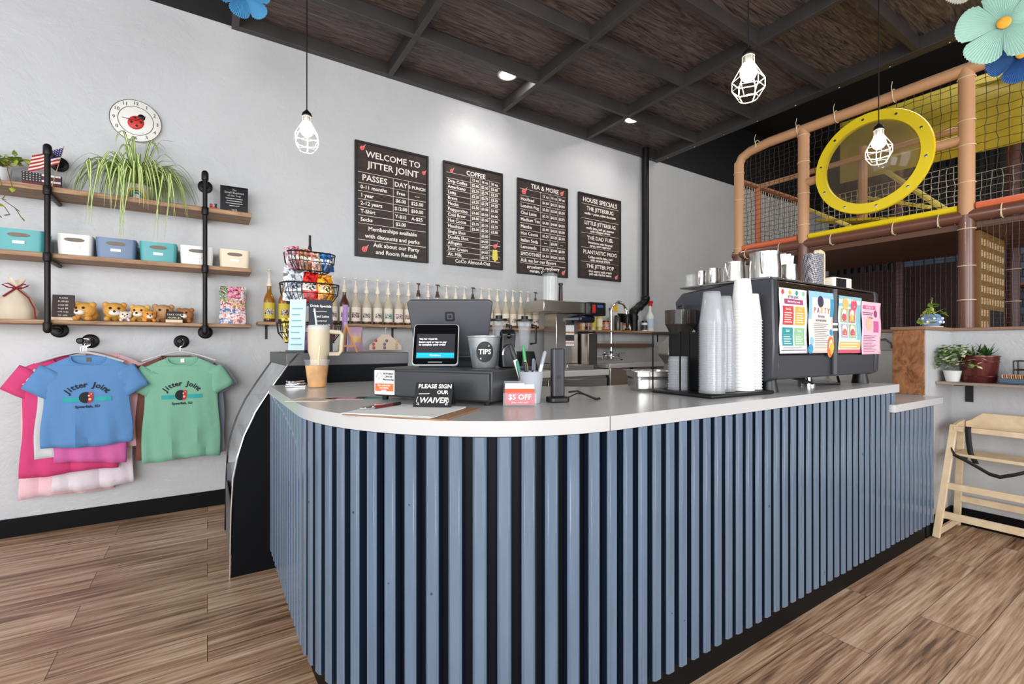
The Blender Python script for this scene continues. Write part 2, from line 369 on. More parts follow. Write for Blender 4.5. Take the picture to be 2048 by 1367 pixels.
# the ribs, spaced along the edge
path = edge(0.034, 120) + [(XE, 0.959)]
dense = []
for a, b in zip(path[:-1], path[1:]):
    L = math.hypot(b[0] - a[0], b[1] - a[1]); n = max(1, int(L / 0.002))
    for i in range(n): dense.append((a[0] + (b[0] - a[0]) * i / n, a[1] + (b[1] - a[1]) * i / n, L / n, (b[0] - a[0]) / L, (b[1] - a[1]) / L))
mb = MB(); acc = 0; nxt = 0.03
for (x, y, dl, tx, ty) in dense:
    acc += dl
    if acc >= nxt:
        nxt += 0.0600
        nx, ny = ty, -tx
        top = ZC - 0.042 if x < 2.87 else 0.771
        w0, w1, d = 0.0182, 0.0120, 0.030
        e_ = d - 0.0062; pts = [(x - tx * w0, y - ty * w0), (x - tx * w0 + nx * e_, y - ty * w0 + ny * e_), (x - tx * w1 + nx * d, y - ty * w1 + ny * d), (x + tx * w1 + nx * d, y + ty * w1 + ny * d), (x + tx * w0 + nx * e_, y + ty * w0 + ny * e_), (x + tx * w0, y + ty * w0)]
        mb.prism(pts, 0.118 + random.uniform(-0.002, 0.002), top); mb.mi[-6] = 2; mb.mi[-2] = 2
        for q in range(2):     # chipped nicks in the paint
            if random.random() < 0.10:
                zz = random.uniform(0.15, 0.85); mb.at(x + nx * (d + 0.0003), y + ny * (d + 0.0003), zz, math.atan2(ty, tx)); mb.lathe([(0.0001, -0.001), (random.uniform(0.003, 0.006), 0)], n=6, k=1, ax='Y'); mb.at()
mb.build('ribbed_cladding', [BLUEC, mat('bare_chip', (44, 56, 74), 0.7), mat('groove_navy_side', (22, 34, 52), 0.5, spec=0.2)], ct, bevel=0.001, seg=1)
mb = MB(); mb.prism(rrect(2.79, 3.487, 0.906, 1.30, 0.018), 0.777, 0.815)
tag(mb.build('low_worktop', TOPG, bevel=0.003), 'short lower grey worktop ledge at the right end of the blue counter', 'worktop')

# ---------------------------------------------------------------- pastry display case
dc = thing('display_case', 'curved glass pastry display case with black end panel and silver edge', 'display case', (0, 0, 0))
prof = [(0.090, 0.0), (0.096, 0.319), (0.103, 0.471), (0.121, 0.571), (0.150, 0.671), (0.196, 0.778), (0.259, 0.883), (0.338, 1.005), (0.392, 1.066)]
def case_panel(y0, y1): return MB().front(prof[::-1] + [(0.969, 0.0), (0.969, 1.066)][::1] if False else [prof[0], (0.969, 0.0), (0.969, 1.0), (0.345, 1.0)] + prof[::-1][2:-1], y0, y1)
PN = mat('black_case_panel', (8, 10, 14), 0.5, spec=0.12)
case_panel(2.602, 2.62).build('end_panel', PN, dc, smooth=False)
MB().tube([(p[0], 2.600, p[1]) for p in prof], 0.0055, 8).build('silver_trim', CHROME, dc)
MB().tube([(p[0], 3.305, p[1]) for p in prof], 0.005, 8).build('black_trim', BLACKP, dc)
mb = MB()
gp = prof[2:-1]
for a, b in zip(gp[:-1], gp[1:]): mb.add([(a[0], 2.605, a[1]), (b[0], 2.605, b[1]), (b[0], 3.30, b[1]), (a[0], 3.30, a[1])], [(0, 1, 2, 3)])
mb.build('curved_glass', mat('case_glass', (225, 230, 235), 0.03, 0, alpha=0.14, spec=1.0), dc, solid=0.005)
MB().box(0.094, 0.10, 2.62, 3.30, 0.0, 0.30).box(0.10, 0.96, 2.62, 3.30, 0.0, 0.12).box(0.10, 0.96, 3.29, 3.31, 0.0, 0.40).build('base', mat('case_grey', (120, 122, 126), 0.4, 0.4), dc, smooth=False)
MB().box(0.33, 0.972, 2.598, 3.31, 1.0, 1.066).build('top', mat('case_top_grey', (92, 92, 94), 0.4, 0.3), dc, bevel=0.004)
MB().box(0.955, 0.969, 2.62, 3.30, 0.12, 1.0).build('rear_door', mat('case_white', (214, 214, 214), 0.4), dc, smooth=False)
mb = MB()
for z in (0.42, 0.62, 0.80): mb.box(0.24 if z > 0.7 else 0.15, 0.95, 2.63, 3.28, z, z + 0.008)
mb.build('shelf', mat('case_shelf', (200, 202, 205), 0.3, 0.1), dc, smooth=False)

# ---------------------------------------------------------------- pipe shelf on the left of the back wall
sh = thing('pipe_shelf', 'three tier wooden wall shelf held by black iron pipes on the left wall', 'shelf', (0, 0, 0))
SZ = (1.995, 1.622, 1.248)      # board tops
for i, z in enumerate(SZ):
    t = (0.030, 0.026, 0.022)[i]
    MB().box(-2.2, 0.25, 3.615, WY - 0.004, z - t, z).build('shelf_board', SHELFWOOD, sh, bevel=0.003)
for px in (-0.745, -0.012):
    y = 3.596
    mb = MB(); mb.tube([(px, y, 2.185), (px, y, 1.208)], 0.0135, 12)
    for z in (2.185, 1.965, 1.595, 1.208): mb.lathe([(0.018, z - 0.024), (0.0195, z - 0.02), (0.0195, z + 0.02), (0.018, z + 0.024)], (px, y, 0), 14)
    mb.ball((px, y, 2.205), 0.0185); mb.ball((px, y, 1.19), 0.0185)
    mb.build('pipe_post', PIPE, sh)
    for z in (2.19, 1.195):
        mb = MB(); mb.tube([(px, y, z), (px, WY - 0.03, z)], 0.0125, 12)
        mb.lathe([(0.043, WY - 0.001), (0.043, WY - 0.010), (0.036, WY - 0.014), (0.022, WY - 0.016), (0.020, WY - 0.04)], (px, 0, z), 20, ax='Y')
        mb.build('wall_flange', PIPE, sh)
    for z in (SZ[0] - 0.045, SZ[1] - 0.041):
        mb = MB(); mb.tube([(px, y, z), (px, WY - 0.002, z)], 0.0125, 12); mb.ball((px, y, z), 0.02); mb.build('pipe_arm', PIPE, sh)

def bin_thing(x0, x1, m, label, y0=3.635):
    w = x1 - x0; h = 0.120; d = 0.165
    t = thing('storage_bin', label, 'bin', ((x0 + x1) / 2, y0 + d / 2, SZ[1] + 0.0005), 0, 'storage bins on the middle shelf')
    w -= 0.006
    mb = MB(); o0 = rrect(-w / 2 + 0.006, w / 2 - 0.006, -d / 2 + 0.006, d / 2 - 0.006, 0.02); o1 = rrect(-w / 2, w / 2, -d / 2, d / 2, 0.022)
    i1 = rrect(-w / 2 + 0.004, w / 2 - 0.004, -d / 2 + 0.004, d / 2 - 0.004, 0.02)
    n = len(o0)
    vs = [(p[0], p[1], 0) for p in o0] + [(p[0], p[1], h) for p in o1] + [(p[0], p[1], h) for p in i1] + [(p[0], p[1], 0.004) for p in o0]
    fs = [tuple(range(n - 1, -1, -1)), tuple(range(3 * n, 4 * n))]
    for k in range(3): fs += [(k * n + i, k * n + (i + 1) % n, (k + 1) * n + (i + 1) % n, (k + 1) * n + i) for i in range(n)]
    mb.add(vs, fs); mb.build('tub', m, t)
    hs = 0.034
    MB().front([(hs * 1.0 * math.cos(a) + (0.010 if math.cos(a) > 0 else -0.010), 0.088 + 0.011 * math.sin(a)) for a in [2 * PI * i / 20 for i in range(20)]], -d / 2 - 0.0018, -d / 2 + 0.003).build('handle_slot', mat('handle_shadow_tan', (122, 110, 98), 0.7), t)
    MB().box(-0.024, 0.024, -d / 2 - 0.0010, -d / 2 + 0.004, 0.040, 0.056).build('label_tag', PAPER, t, smooth=False)
    return t
bin_thing(-1.22, -0.985, SLATEB, 'slate blue storage bin at the cut off left end of the middle shelf')
bin_thing(-0.975, -0.762, TEAL, 'teal storage bin left of the left pipe post on the middle shelf')
bin_thing(-0.722, -0.560, WHITE, 'white storage bin just right of the left pipe post on the middle shelf')
bin_thing(-0.555, -0.360, SLATEB, 'slate blue storage bin in the middle of the middle shelf')
bin_thing(-0.352, -0.158, TEAL, 'teal storage bin between the slate blue bin and a white bin')
bin_thing(-0.150, 0.038, WHITE, 'white storage bin behind the right pipe post on the middle shelf')
bin_thing(0.062, 0.246, CREAM, 'cream storage bin at the right end of the middle shelf')

# clock
t = thing('wall_clock', 'round white wall clock with a red ladybug in the middle above the spider plant', 'clock', (-0.383, WY, 2.540))
MB().lathe([(0.133, 0), (0.133, -0.018), (0.130, -0.020)], n=48, ax='Y').build('case', mat('clock_cream', (226, 224, 218), 0.5), t)
mb = MB()
for r in (0.131, 0.090): mb.tube([(r * math.cos(2 * PI * i / 64), -0.021, r * math.sin(2 * PI * i / 64)) for i in range(64)], 0.0016, 6, closed=True)
mb.build('ring', BLACKP, t)
mb = MB(); mb.M = Matrix.Rotation(R(90), 4, 'X')
for i in range(1, 13):
    a = R(90 - 30 * i); mb.text(str(i), 0.110 * math.cos(a), 0.110 * math.sin(a), 0.030, warp=lambda q: (q[0], q[1], 0.0215))
mb.build('numerals', BLACKP, t, smooth=False)
mb = MB(); mb.at(0.0, -0.022, -0.012, ry=R(35)); mb.ball((0, 0, 0), 0.040, 0, sy=0.25, sz=1.15); mb.ball((0, 0.001, 0.048), 0.020, 1, sy=0.4)
for p in ((-0.018, 0.018), (0.018, 0.018), (-0.016, -0.015), (0.016, -0.015)): mb.ball((p[0], -0.009, p[1]), 0.007, 1, 8, 6, sy=0.4)
mb.build('ladybug', [RED, BLACKP], t)
MB().bar((0, -0.034, -0.003), (-0.068, -0.034, 0.002), 0.004, 0.002).build('hand', BLACKP, t)
MB().bar((0, -0.036, -0.003), (0.052, -0.036, 0.032), 0.005, 0.002).build('hand', BLACKP, t)

# spider plant in a striped rainbow pot
t = thing('spider_plant', 'large trailing spider plant in a rainbow pot on the top shelf under the clock', 'potted plant', (-0.365, 3.735, SZ[0]))
mb = MB(); mb.lathe([(0.050, 0), (0.058, 0.01), (0.066, 0.09), (0.070, 0.10), (0.064, 0.10), (0.06, 0.085), (0.0001, 0.085)], n=28)
mb.build('pot', mat('pot_white', (226, 216, 196), 0.4), t)
mb = MB()
for i, k in enumerate((0, 1, 2)):
    r = 0.046 - i * 0.012
    mb.k = k; pts = []
    for j in range(13):
        a = PI * j / 12; x = r * math.cos(a); z = 0.012 + r * 1.2 * math.sin(a); th = x / 0.066
        pts.append((0.0665 * math.sin(th), -0.0635 * math.cos(th), z + 0.006))
    mb.tube(pts, 0.0052, 6)
mb.build('rainbow', [mat('rainbow_yellow', (232, 182, 60), 0.5), mat('rainbow_green', (60, 130, 96), 0.5), mat('rainbow_teal', (40, 100, 120), 0.5)], t)
mb = MB(); rnd = random.Random(3)
for i in range(190):
    a = rnd.uniform(0, 2 * PI); top = i < 16
    reach = rnd.uniform(0.05, 0.20) if top else rnd.uniform(0.10, 0.345)
    up = rnd.uniform(0.16, 0.33) if top else rnd.uniform(0.07, 0.17)
    drop = rnd.uniform(-0.02, 0.10) if top else rnd.uniform(0.12, 0.26)
    dx, dy = math.cos(a), math.sin(a)
    pts = []
    for j in range(12):
        s = j / 11; h = reach * (1 - (1 - s) ** 1.7)
        z = 0.095 + up * math.sin(min(1.0, s * 2.1) * PI / 2) - drop * max(0, s - 0.40) ** 1.5 * 2.6
        y = dy * h * (0.9 if dy < 0 else 0.3)
        y = max(-0.150, min(0.085, y))
        if z < 0.008 and y > -0.135: z = 0.006 + 0.004 * (i % 5)
        pts.append((dx * h + 0.02 * dx, y, z))
    mb.blade(pts, rnd.uniform(0.0050, 0.0085), (-dy, dx * 0.6, 0) if abs(dy) > 0.35 else (0.25, 0.5, 0.35), 0, 1)
for (x, dz, n) in ((-0.20, 0.20, 3), (-0.06, 0.27, 4), (0.11, 0.25, 3), (0.17, 0.10, 2), (-0.13, 0.12, 2)):      # long blades hanging over the shelf edge
    for q in range(n):
        xx = x + rnd.uniform(-0.03, 0.03); pts = [(xx * 0.3 * s_ / 3 if s_ < 3 else 0, 0, 0) for s_ in range(0)]
        for j in range(12):
            s = j / 11
            if s < 0.5: u = s / 0.5; pts.append((xx * u, -0.145 * u, 0.10 + 0.09 * math.sin(u * PI * 0.62)))
            else: u = (s - 0.5) / 0.5; pts.append((xx + 0.03 * math.sin(u * 2 + q), -0.145 - 0.012 * math.sin(u * PI), 0.10 + 0.0836 - (dz + 0.18) * u ** 1.2))
        mb.blade(pts, 0.0072, (1, 0.1, 0), 0, 1)
mb.build('foliage', [GREEN, LEAFP], t, smooth=False)

# trailing pothos at the left edge of the frame
def leaf(mb, p, d, s, k):
    p = Vector(p); d = Vector(d).normalized(); u = d.cross(Vector((0, 0.3, 1))).normalized() if abs(d.z) < 0.95 else Vector((1, 0, 0)); nrm = u.cross(d)
    pts = [p, p + d * s * 0.35 + u * s * 0.36, p + d * s * 0.7 + u * s * 0.28, p + d * s * 1.1 - nrm * s * 0.1, p + d * s * 0.7 - u * s * 0.28, p + d * s * 0.35 - u * s * 0.36, p + d * s * 0.5 + nrm * s * 0.09]
    mb.add(pts, [(0, 1, 6), (1, 2, 6), (2, 3, 6), (3, 4, 6), (4, 5, 6), (5, 0, 6)], k)
t = thing('pothos_plant', 'trailing pothos in a pale pot at the left edge of the top shelf', 'potted plant', (-0.97, 3.735, SZ[0]))
MB().lathe([(0.035, 0), (0.045, 0.01), (0.052, 0.09), (0.048, 0.09), (0.04, 0.08), (0.0001, 0.08)], n=24).build('pot', mat('pot_pale_grey', (206, 208, 210), 0.5), t)
mb = MB(); rnd = random.Random(11); st = MB()
for i in range(18):
    a = rnd.uniform(0, 2 * PI); L = rnd.uniform(0.08, 0.20); pts = [(L * s * math.cos(a), min(0.06, L * s * math.sin(a) * 0.6), 0.08 + 0.10 * math.sin(s * 2.4) * rnd.uniform(0.5, 1)) for s in (0, 0.25, 0.5, 0.75, 1)]
    st.tube(pts, 0.0022, 5)
    for p in pts[1:]: leaf(mb, p, (rnd.uniform(-1, 1), rnd.uniform(-1, 0.2), rnd.uniform(-0.5, 0.6)), rnd.uniform(0.03, 0.05), rnd.randint(0, 1))
for x0 in (-0.03, 0.02, 0.06):
    pts = [(x0, -0.10, 0.10), (x0 + 0.01, -0.14, 0.05), (x0 + 0.03, -0.145, -0.04), (x0 - 0.01, -0.145, -0.11), (x0 + 0.04, -0.145, -0.15), (x0 + 0.06, -0.145, -0.19)]
    st.tube([(0, 0, 0.08)] + pts, 0.0022, 5)
    for p in pts[2:]: leaf(mb, p, (rnd.uniform(-1, 1), -0.4, rnd.uniform(-1, 0.3)), 0.036, rnd.randint(0, 1))
mb.build('foliage', [GREEN, GREENY], t, smooth=False); st.build('vine', mat('vine_brown', (98, 90, 40), 0.6), t)

# small flag, flag block
t = thing('hand_flag', 'small American flag on a stick tucked behind the left pipe post', 'flag', (-0.752, 3.70, SZ[0] + 0.0))
MB().tube([(0.0, 0, 0.0), (0.055, 0.0, 0.262)], 0.0022, 6).build('stick', mat('stick_wood', (190, 160, 110), 0.6), t)
mb = MB(); S0 = Vector((0.052, -0.004, 0.250)); ux = Vector((-0.128, 0, -0.072)); uz = Vector((0.038 * -1 + 0.0, 0, -0.082)); uz = Vector((-0.024 + 0.05, 0, -0.118)) * 0.0 + Vector((-0.030 + 0.012, 0, -0.098))
def fp(a, b): p = S0 + ux * a + uz * b; return (p.x, p.y - 0.006 * math.sin(a * 7), p.z)
for i in range(9):
    for j in range(10):
        a0, a1, b0, b1 = j / 10, (j + 1) / 10, i / 9, (i + 1) / 9
        k = 2 if (a0 < 0.42 and b0 < 0.5) else (0 if i % 2 == 0 else 1)
        mb.add([fp(a0, b0), fp(a1, b0), fp(a1, b1), fp(a0, b1)], [(0, 3, 2, 1)], k)
for i in range(4):
    for j in range(5):
        p = fp(0.05 + j * 0.08, 0.07 + i * 0.12); mb.add([(p[0] - 0.003, p[1] - 0.002, p[2]), (p[0], p[1] - 0.002, p[2] - 0.003), (p[0] + 0.003, p[1] - 0.002, p[2]), (p[0], p[1] - 0.002, p[2] + 0.003)], [(0, 1, 2, 3)], 1)
mb.build('cloth', [mat('flag_red', (176, 40, 44), 0.7), mat('flag_white', (232, 226, 216), 0.7), mat('flag_blue', (52, 42, 120), 0.7)], t, smooth=False)
t = thing('flag_plaque', 'small wooden block painted with a dark stars and stripes flag on the top shelf', 'sign', (-0.795, 3.735, SZ[0]))
MB().box(-0.082, 0.082, -0.012, 0.012, 0.0005, 0.093).build('block', mat('block_black', (34, 28, 32), 0.6), t, bevel=0.002)
mb = MB()
for i, k in enumerate((1, 0, 1, 0, 1)): mb.box(-0.080 if i > 2 else 0.0, 0.080, -0.0135, -0.011, 0.078 - i * 0.017, 0.090 - i * 0.017, k)
mb.M = Matrix.Translation((-0.04, -0.0138, 0.066)) @ Matrix.Rotation(R(90), 4, 'X')
for i, s in enumerate(('Bless', 'This', 'Land')): pass
for i in range(4):
    for j in range(6): mb.ball((-0.033 + j * 0.013, -0.018 + i * 0.013, 0.0), 0.0035, 1, 6, 4)
mb.build('stripes', [mat('stripe_maroon', (112, 44, 52), 0.7), mat('stripe_white', (226, 222, 220), 0.7)], t, smooth=False)

# framed black plaque and small red figure on the top shelf, right
t = thing('black_plaque', 'black framed plaque with silver lettering at the right end of the top shelf', 'plaque', (0.155, 3.73, SZ[0]), R(-4))
MB().box(-0.082, 0.082, -0.008, 0.008, 0.0005, 0.190).build('frame', mat('plaque_gloss_black', (16, 16, 18), 0.2), t, bevel=0.003)
mb = MB(); mb.M = Matrix.Translation((0, -0.0095, 0)) @ Matrix.Rotation(R(90), 4, 'X')
mb.text('The', 0, 0.166, 0.016); mb.text('Small Business', 0, 0.148, 0.020); mb.text('of the Year', 0, 0.128, 0.018)
for i, w in enumerate((0.10, 0.09, 0.10, 0.06)): mb.add([(-w / 2, 0.106 - i * 0.016, 0), (w / 2, 0.106 - i * 0.016, 0), (w / 2, 0.110 - i * 0.016, 0), (-w / 2, 0.110 - i * 0.016, 0)], [(0, 1, 2, 3)])
mb.text('2023', 0, 0.030, 0.018)
mb.build('lettering', mat('silver_print', (190, 190, 192), 0.4), t, smooth=False)
mb = MB()
for s in (-1, 1):
    for (x0, x1, z0, z1) in ((-0.082, 0.082, 0.183, 0.190), (-0.082, 0.082, 0.0005, 0.007)): mb.box(x0, x1, -0.013, 0.008, z0, z1)
    mb.box(s * 0.082 - (0.007 if s > 0 else 0), s * 0.082 + (0.007 if s < 0 else 0), -0.013, 0.008, 0.0005, 0.19)
mb.build('rim', mat('plaque_rim', (30, 30, 32), 0.25), t, bevel=0.001)
t = thing('toy_figure', 'tiny red and black toy engine between the right pipe post and the black plaque', 'toy', (0.035, 3.70, SZ[0]))
MB().box(-0.022, 0.022, -0.012, 0.012, 0.008, 0.026).box(-0.022, -0.006, -0.012, 0.012, 0.026, 0.046).build('body', RED, t, bevel=0.003)
mb = MB(); mb.lathe([(0.007, 0.026), (0.005, 0.04), (0.008, 0.05)], (0.012, 0, 0), 10)
for x in (-0.014, 0.012): mb.lathe([(0.009, -0.014), (0.009, 0.014)], (x, 0, 0.0095), 12, ax='Y')
mb.build('wheels_and_funnel', BLACKP, t)

# gift bag
t = thing('gift_bag', 'cream gift bag tied with dark red ribbon on the bottom shelf', 'gift bag', (-0.895, 3.72, SZ[2]))
mb = MB(); n = 28; prof_ = [(0.001, 0.0), (0.072, 0.0), (0.085, 0.05), (0.070, 0.11), (0.035, 0.155), (0.014, 0.175), (0.020, 0.19), (0.036, 0.225)]
vs = []; fs = []
for (r, z) in prof_:
    for i in range(n):
        a = 2 * PI * i / n; q = r * (1 + 0.07 * math.sin(a * 7 + z * 30)); vs.append((q * math.cos(a), q * 0.75 * math.sin(a), z + (0.012 * math.sin(a * 5) if z > 0.2 else 0)))
for j in range(len(prof_) - 1):
    for i in range(n): fs.append((j * n + i, j * n + (i + 1) % n, (j + 1) * n + (i + 1) % n, (j + 1) * n + i))
mb.add(vs, fs); mb.build('pouch', mat('organza_cream', (226, 210, 186), 0.6, alpha=0.75), t)
MB().ball((0, 0, 0.055), 0.055, sz=0.9, sy=0.8).build('contents', mat('wrapped_cream', (238, 222, 196), 0.7), t)
mb = MB(); mb.tube([(0.017 * math.cos(2 * PI * i / 12), 0.013 * math.sin(2 * PI * i / 12), 0.176) for i in range(12)], 0.004, 6, closed=True)
for s in (-1, 1):
    mb.tube([(0, -0.015, 0.178), (s * 0.03, -0.022, 0.200), (s * 0.052, -0.02, 0.192), (s * 0.03, -0.02, 0.178), (0, -0.016, 0.177)], 0.0042, 6)
mb.tube([(0, -0.016, 0.176), (-0.02, -0.035, 0.15), (-0.045, -0.04, 0.125)], 0.005, 6)
mb.tube([(0, -0.016, 0.176), (0.03, -0.04, 0.15), (0.06, -0.06, 0.12), (0.085, -0.065, 0.06), (0.088, -0.06, 0.005)], 0.004, 6)
mb.build('ribbon', mat('ribbon_red', (128, 26, 36), 0.6), t)

# little lettered blocks (menu-like signs) on the bottom shelf
def peg_sign(x, y, w, h, label, lines, base=True):
    t = thing('peg_board_sign', label, 'sign', (x, y, SZ[2]))
    MB().box(-w / 2, w / 2, -0.02, 0.02, 0.0005, 0.02).build('base', PALEWOOD, t, bevel=0.002)
    MB().side([(-0.012, 0.02), (0.004, 0.02), (0.022, h), (0.008, h)], -w / 2, w / 2).build('panel', mat('panel_dark_brown', (56, 42, 38), 0.6), t, smooth=False)
    mb = MB(); a = math.atan2(0.02, h - 0.02); mb.M = Matrix.Translation((0, -0.0135, 0.02)) @ Matrix.Rotation(R(90) - a, 4, 'X')
    for i, s in enumerate(lines): mb.text(s, 0, (h - 0.03) * (1 - (i + 0.6) / len(lines)) + 0.004, 0.62 * (h - 0.02) / len(lines))
    mb.build('lettering', CHALKW, t, smooth=False)
peg_sign(-0.700, 3.70, 0.095, 0.150, 'dark brown price sign on a pale block beside the left pipe post', ['PLUSH', 'PUPPIES', 'small $5', 'large $8', 'soft toys', 'for sale'])
peg_sign(-0.175, 3.665, 0.088, 0.072, 'small dark sign leaning in front of the right hand plush toy', ['TAKE ONE', 'HOME $5'])

# plush toys
def plush(x, y, rz, label, col, hs=1.0, muz=True):
    t = thing('plush_toy', label, 'plush toy', (x, y, SZ[2] + 0.001), rz, 'plush toys on the bottom shelf')
    mb = MB(); mb.ball((0, 0, 0.058 * hs), 0.042 * hs, n=16, m=10, sx=1.15)
    mb.ball((0, 0.035, 0.032 * hs), 0.034 * hs, sy=1.4)
    for s in (-1, 1):
        mb.ball((s * 0.036 * hs, 0.004, 0.088 * hs), 0.015 * hs); mb.ball((s * 0.030 * hs, -0.022, 0.013 * hs), 0.014 * hs, sy=1.5)
    mb.build('body', mat(col[0], col[1], 0.9, bump=0.3, bscale=90), t, remesh=0.004)
    if muz: MB().ball((0, -0.040 * hs, 0.044 * hs), 0.020 * hs, sx=1.2, sz=0.8).build('muzzle', mat('plush_white', (238, 232, 220), 0.9), t)
    mb = MB()
    for s in (-1, 1): mb.ball((s * 0.017 * hs, -0.039 * hs, 0.068 * hs), 0.0065 * hs, None, 10, 6)
    if muz: mb.ball((0, -0.060 * hs, 0.050 * hs), 0.006 * hs, None, 10, 6)
    mb.build('eyes_and_nose', BLACKP, t)
    return t
YEL = ('plush_golden', (214, 158, 72)); TAN = ('plush_tan', (190, 146, 100)); BRN = ('plush_brown', (168, 112, 66))
plush(-0.605, 3.70, R(-25), 'golden plush puppy looking right, leftmost of the soft toys', YEL, 1.1)
plush(-0.470, 3.70, R(5), 'golden plush puppy with wide set eyes, second of the soft toys from the left', YEL, 1.15)
plush(-0.350, 3.70, R(-10), 'upright yellow plush toy with one visible ear in the middle of the row', ('plush_yellow', (226, 178, 92)), 1.05)
plush(-0.235, 3.72, R(5), 'tan plush owl faced toy without a muzzle, behind the small sign', TAN, 1.15, False)
plush(-0.300, 3.655, R(10), 'low orange plush toy lying in front of the tan one', ('plush_orange', (222, 150, 66)), 0.72)
plush(-0.415, 3.655, R(0), 'small white and pink plush lying before the second golden puppy', ('plush_cream', (236, 220, 208)), 0.62)
plush(-0.120, 3.715, R(-15), 'brown plush toy behind the small dark sign, rightmost of the soft toys', BRN, 0.98)

# pouch of sweets on the bottom shelf
t = thing('sticker_pouch', 'colourful bagged sticker set leaning on the wall at the right end of the bottom shelf', 'packet', (0.145, 3.72, SZ[2]), R(-4))
mb = MB(); mb.at(rx=R(-8))
vs = []; fs = []; NX, NZ = 10, 12
for s in (-1, 1):
    for j in range(NZ + 1):
        for i in range(NX + 1):
            u = i / NX * 2 - 1; v = j / NZ; w = 0.075 * (1 + 0.05 * math.sin(v * 9))
            vs.append((u * w, s * 0.016 * (1 - u * u) ** 0.6 * math.sin(PI * min(1, v * 0.96 + 0.02)) ** 0.6, 0.0005 + v * 0.262))
m_ = (NX + 1) * (NZ + 1)
for s in (0, 1):
    for j in range(NZ):
        for i in range(NX):
            a = s * m_ + j * (NX + 1) + i; q = (a, a + 1, a + NX + 2, a + NX + 1); fs.append(q if s == 0 else q[::-1])
mb.add(vs, fs)
rr = random.Random(5); 
for q in range(len(mb.mi)):
    j = (q // NX) % NZ; i = q % NX
    mb.mi[q] = [5, 0, 5, 3, 0, 6, 5, 4, 1, 2, 1, 7][j] if not (i in (3, 7)) else rr.randint(0, 7)
for q in range(len(mb.mi)): pass
cols = [(226, 220, 224), (214, 60, 84), (88, 150, 80), (232, 170, 120), (226, 120, 170), (240, 150, 140), (80, 120, 190), (120, 40, 60)]
cm = [print_mat('pouch_%s' % n, [tuple(int(v * 0.6) for v in c), c, c, (240, 234, 236), cols[(q * 3 + 1) % 8]], 55, 0.3) for q, (n, c) in enumerate(zip(('white', 'red', 'green', 'peach', 'pink', 'coral', 'blue', 'wine'), cols))]
for q in range(len(mb.mi)):
    j = (q // NX) % NZ; i = q % NX
    mb.mi[q] = 6 if j < 2 and i < 5 else 5 if j < 3 else (0 if i > 5 else 6) if j < 5 else (5 if i < 5 else 3) if j < 7 else (3 if i < 6 else 0) if j < 8 else (2 if i < 3 else 4 if i < 6 else 1 if i < 8 else 0)
mb.build('pouch', cm, t)

# ---------------------------------------------------------------- T-shirts on pipe pegs
def peg(x, z, label):
    t = thing('pipe_peg', label, 'peg', (x, WY, z), 0)
    MB().lathe([(0.043, 0), (0.043, -0.010), (0.036, -0.014), (0.022, -0.016), (0.020, -0.04)], n=20, ax='Y').build('flange', PIPE, t)
    mb = MB(); mb.tube([(0, -0.02, 0), (0, -0.285, 0)], 0.0125, 12); mb.lathe([(0.017, -0.262), (0.018, -0.285), (0.012, -0.292)], n=14, ax='Y'); mb.build('pipe', PIPE, t)
peg(-0.605, 1.131, 'black pipe peg holding the left bunch of T-shirts')
peg(-0.145, 1.131, 'black pipe peg holding the right bunch of T-shirts')
def hanger(x, y, z, label, m, w=0.19, rz=0):
    t = thing('coat_hanger', label, 'hanger', (x, y, z), rz, 'hangers on the pipe pegs')
    MB().tube([(0.0, 0, -0.055), (0.0, 0, -0.03), (0.016, 0, -0.020), (0.020, 0, 0.0), (0.012, 0, 0.0165), (0, 0, 0.0205), (-0.012, 0, 0.0165), (-0.018, 0, 0.006)], 0.0018, 6).build('hook', CHROME, t)
    MB().tube([(-w, 0, -0.115), (-w * 0.5, 0, -0.078), (-0.02, 0, -0.058), (0.02, 0, -0.058), (w * 0.5, 0, -0.078), (w, 0, -0.115)], 0.006, 8).build('arms', m, t)
ARC = None
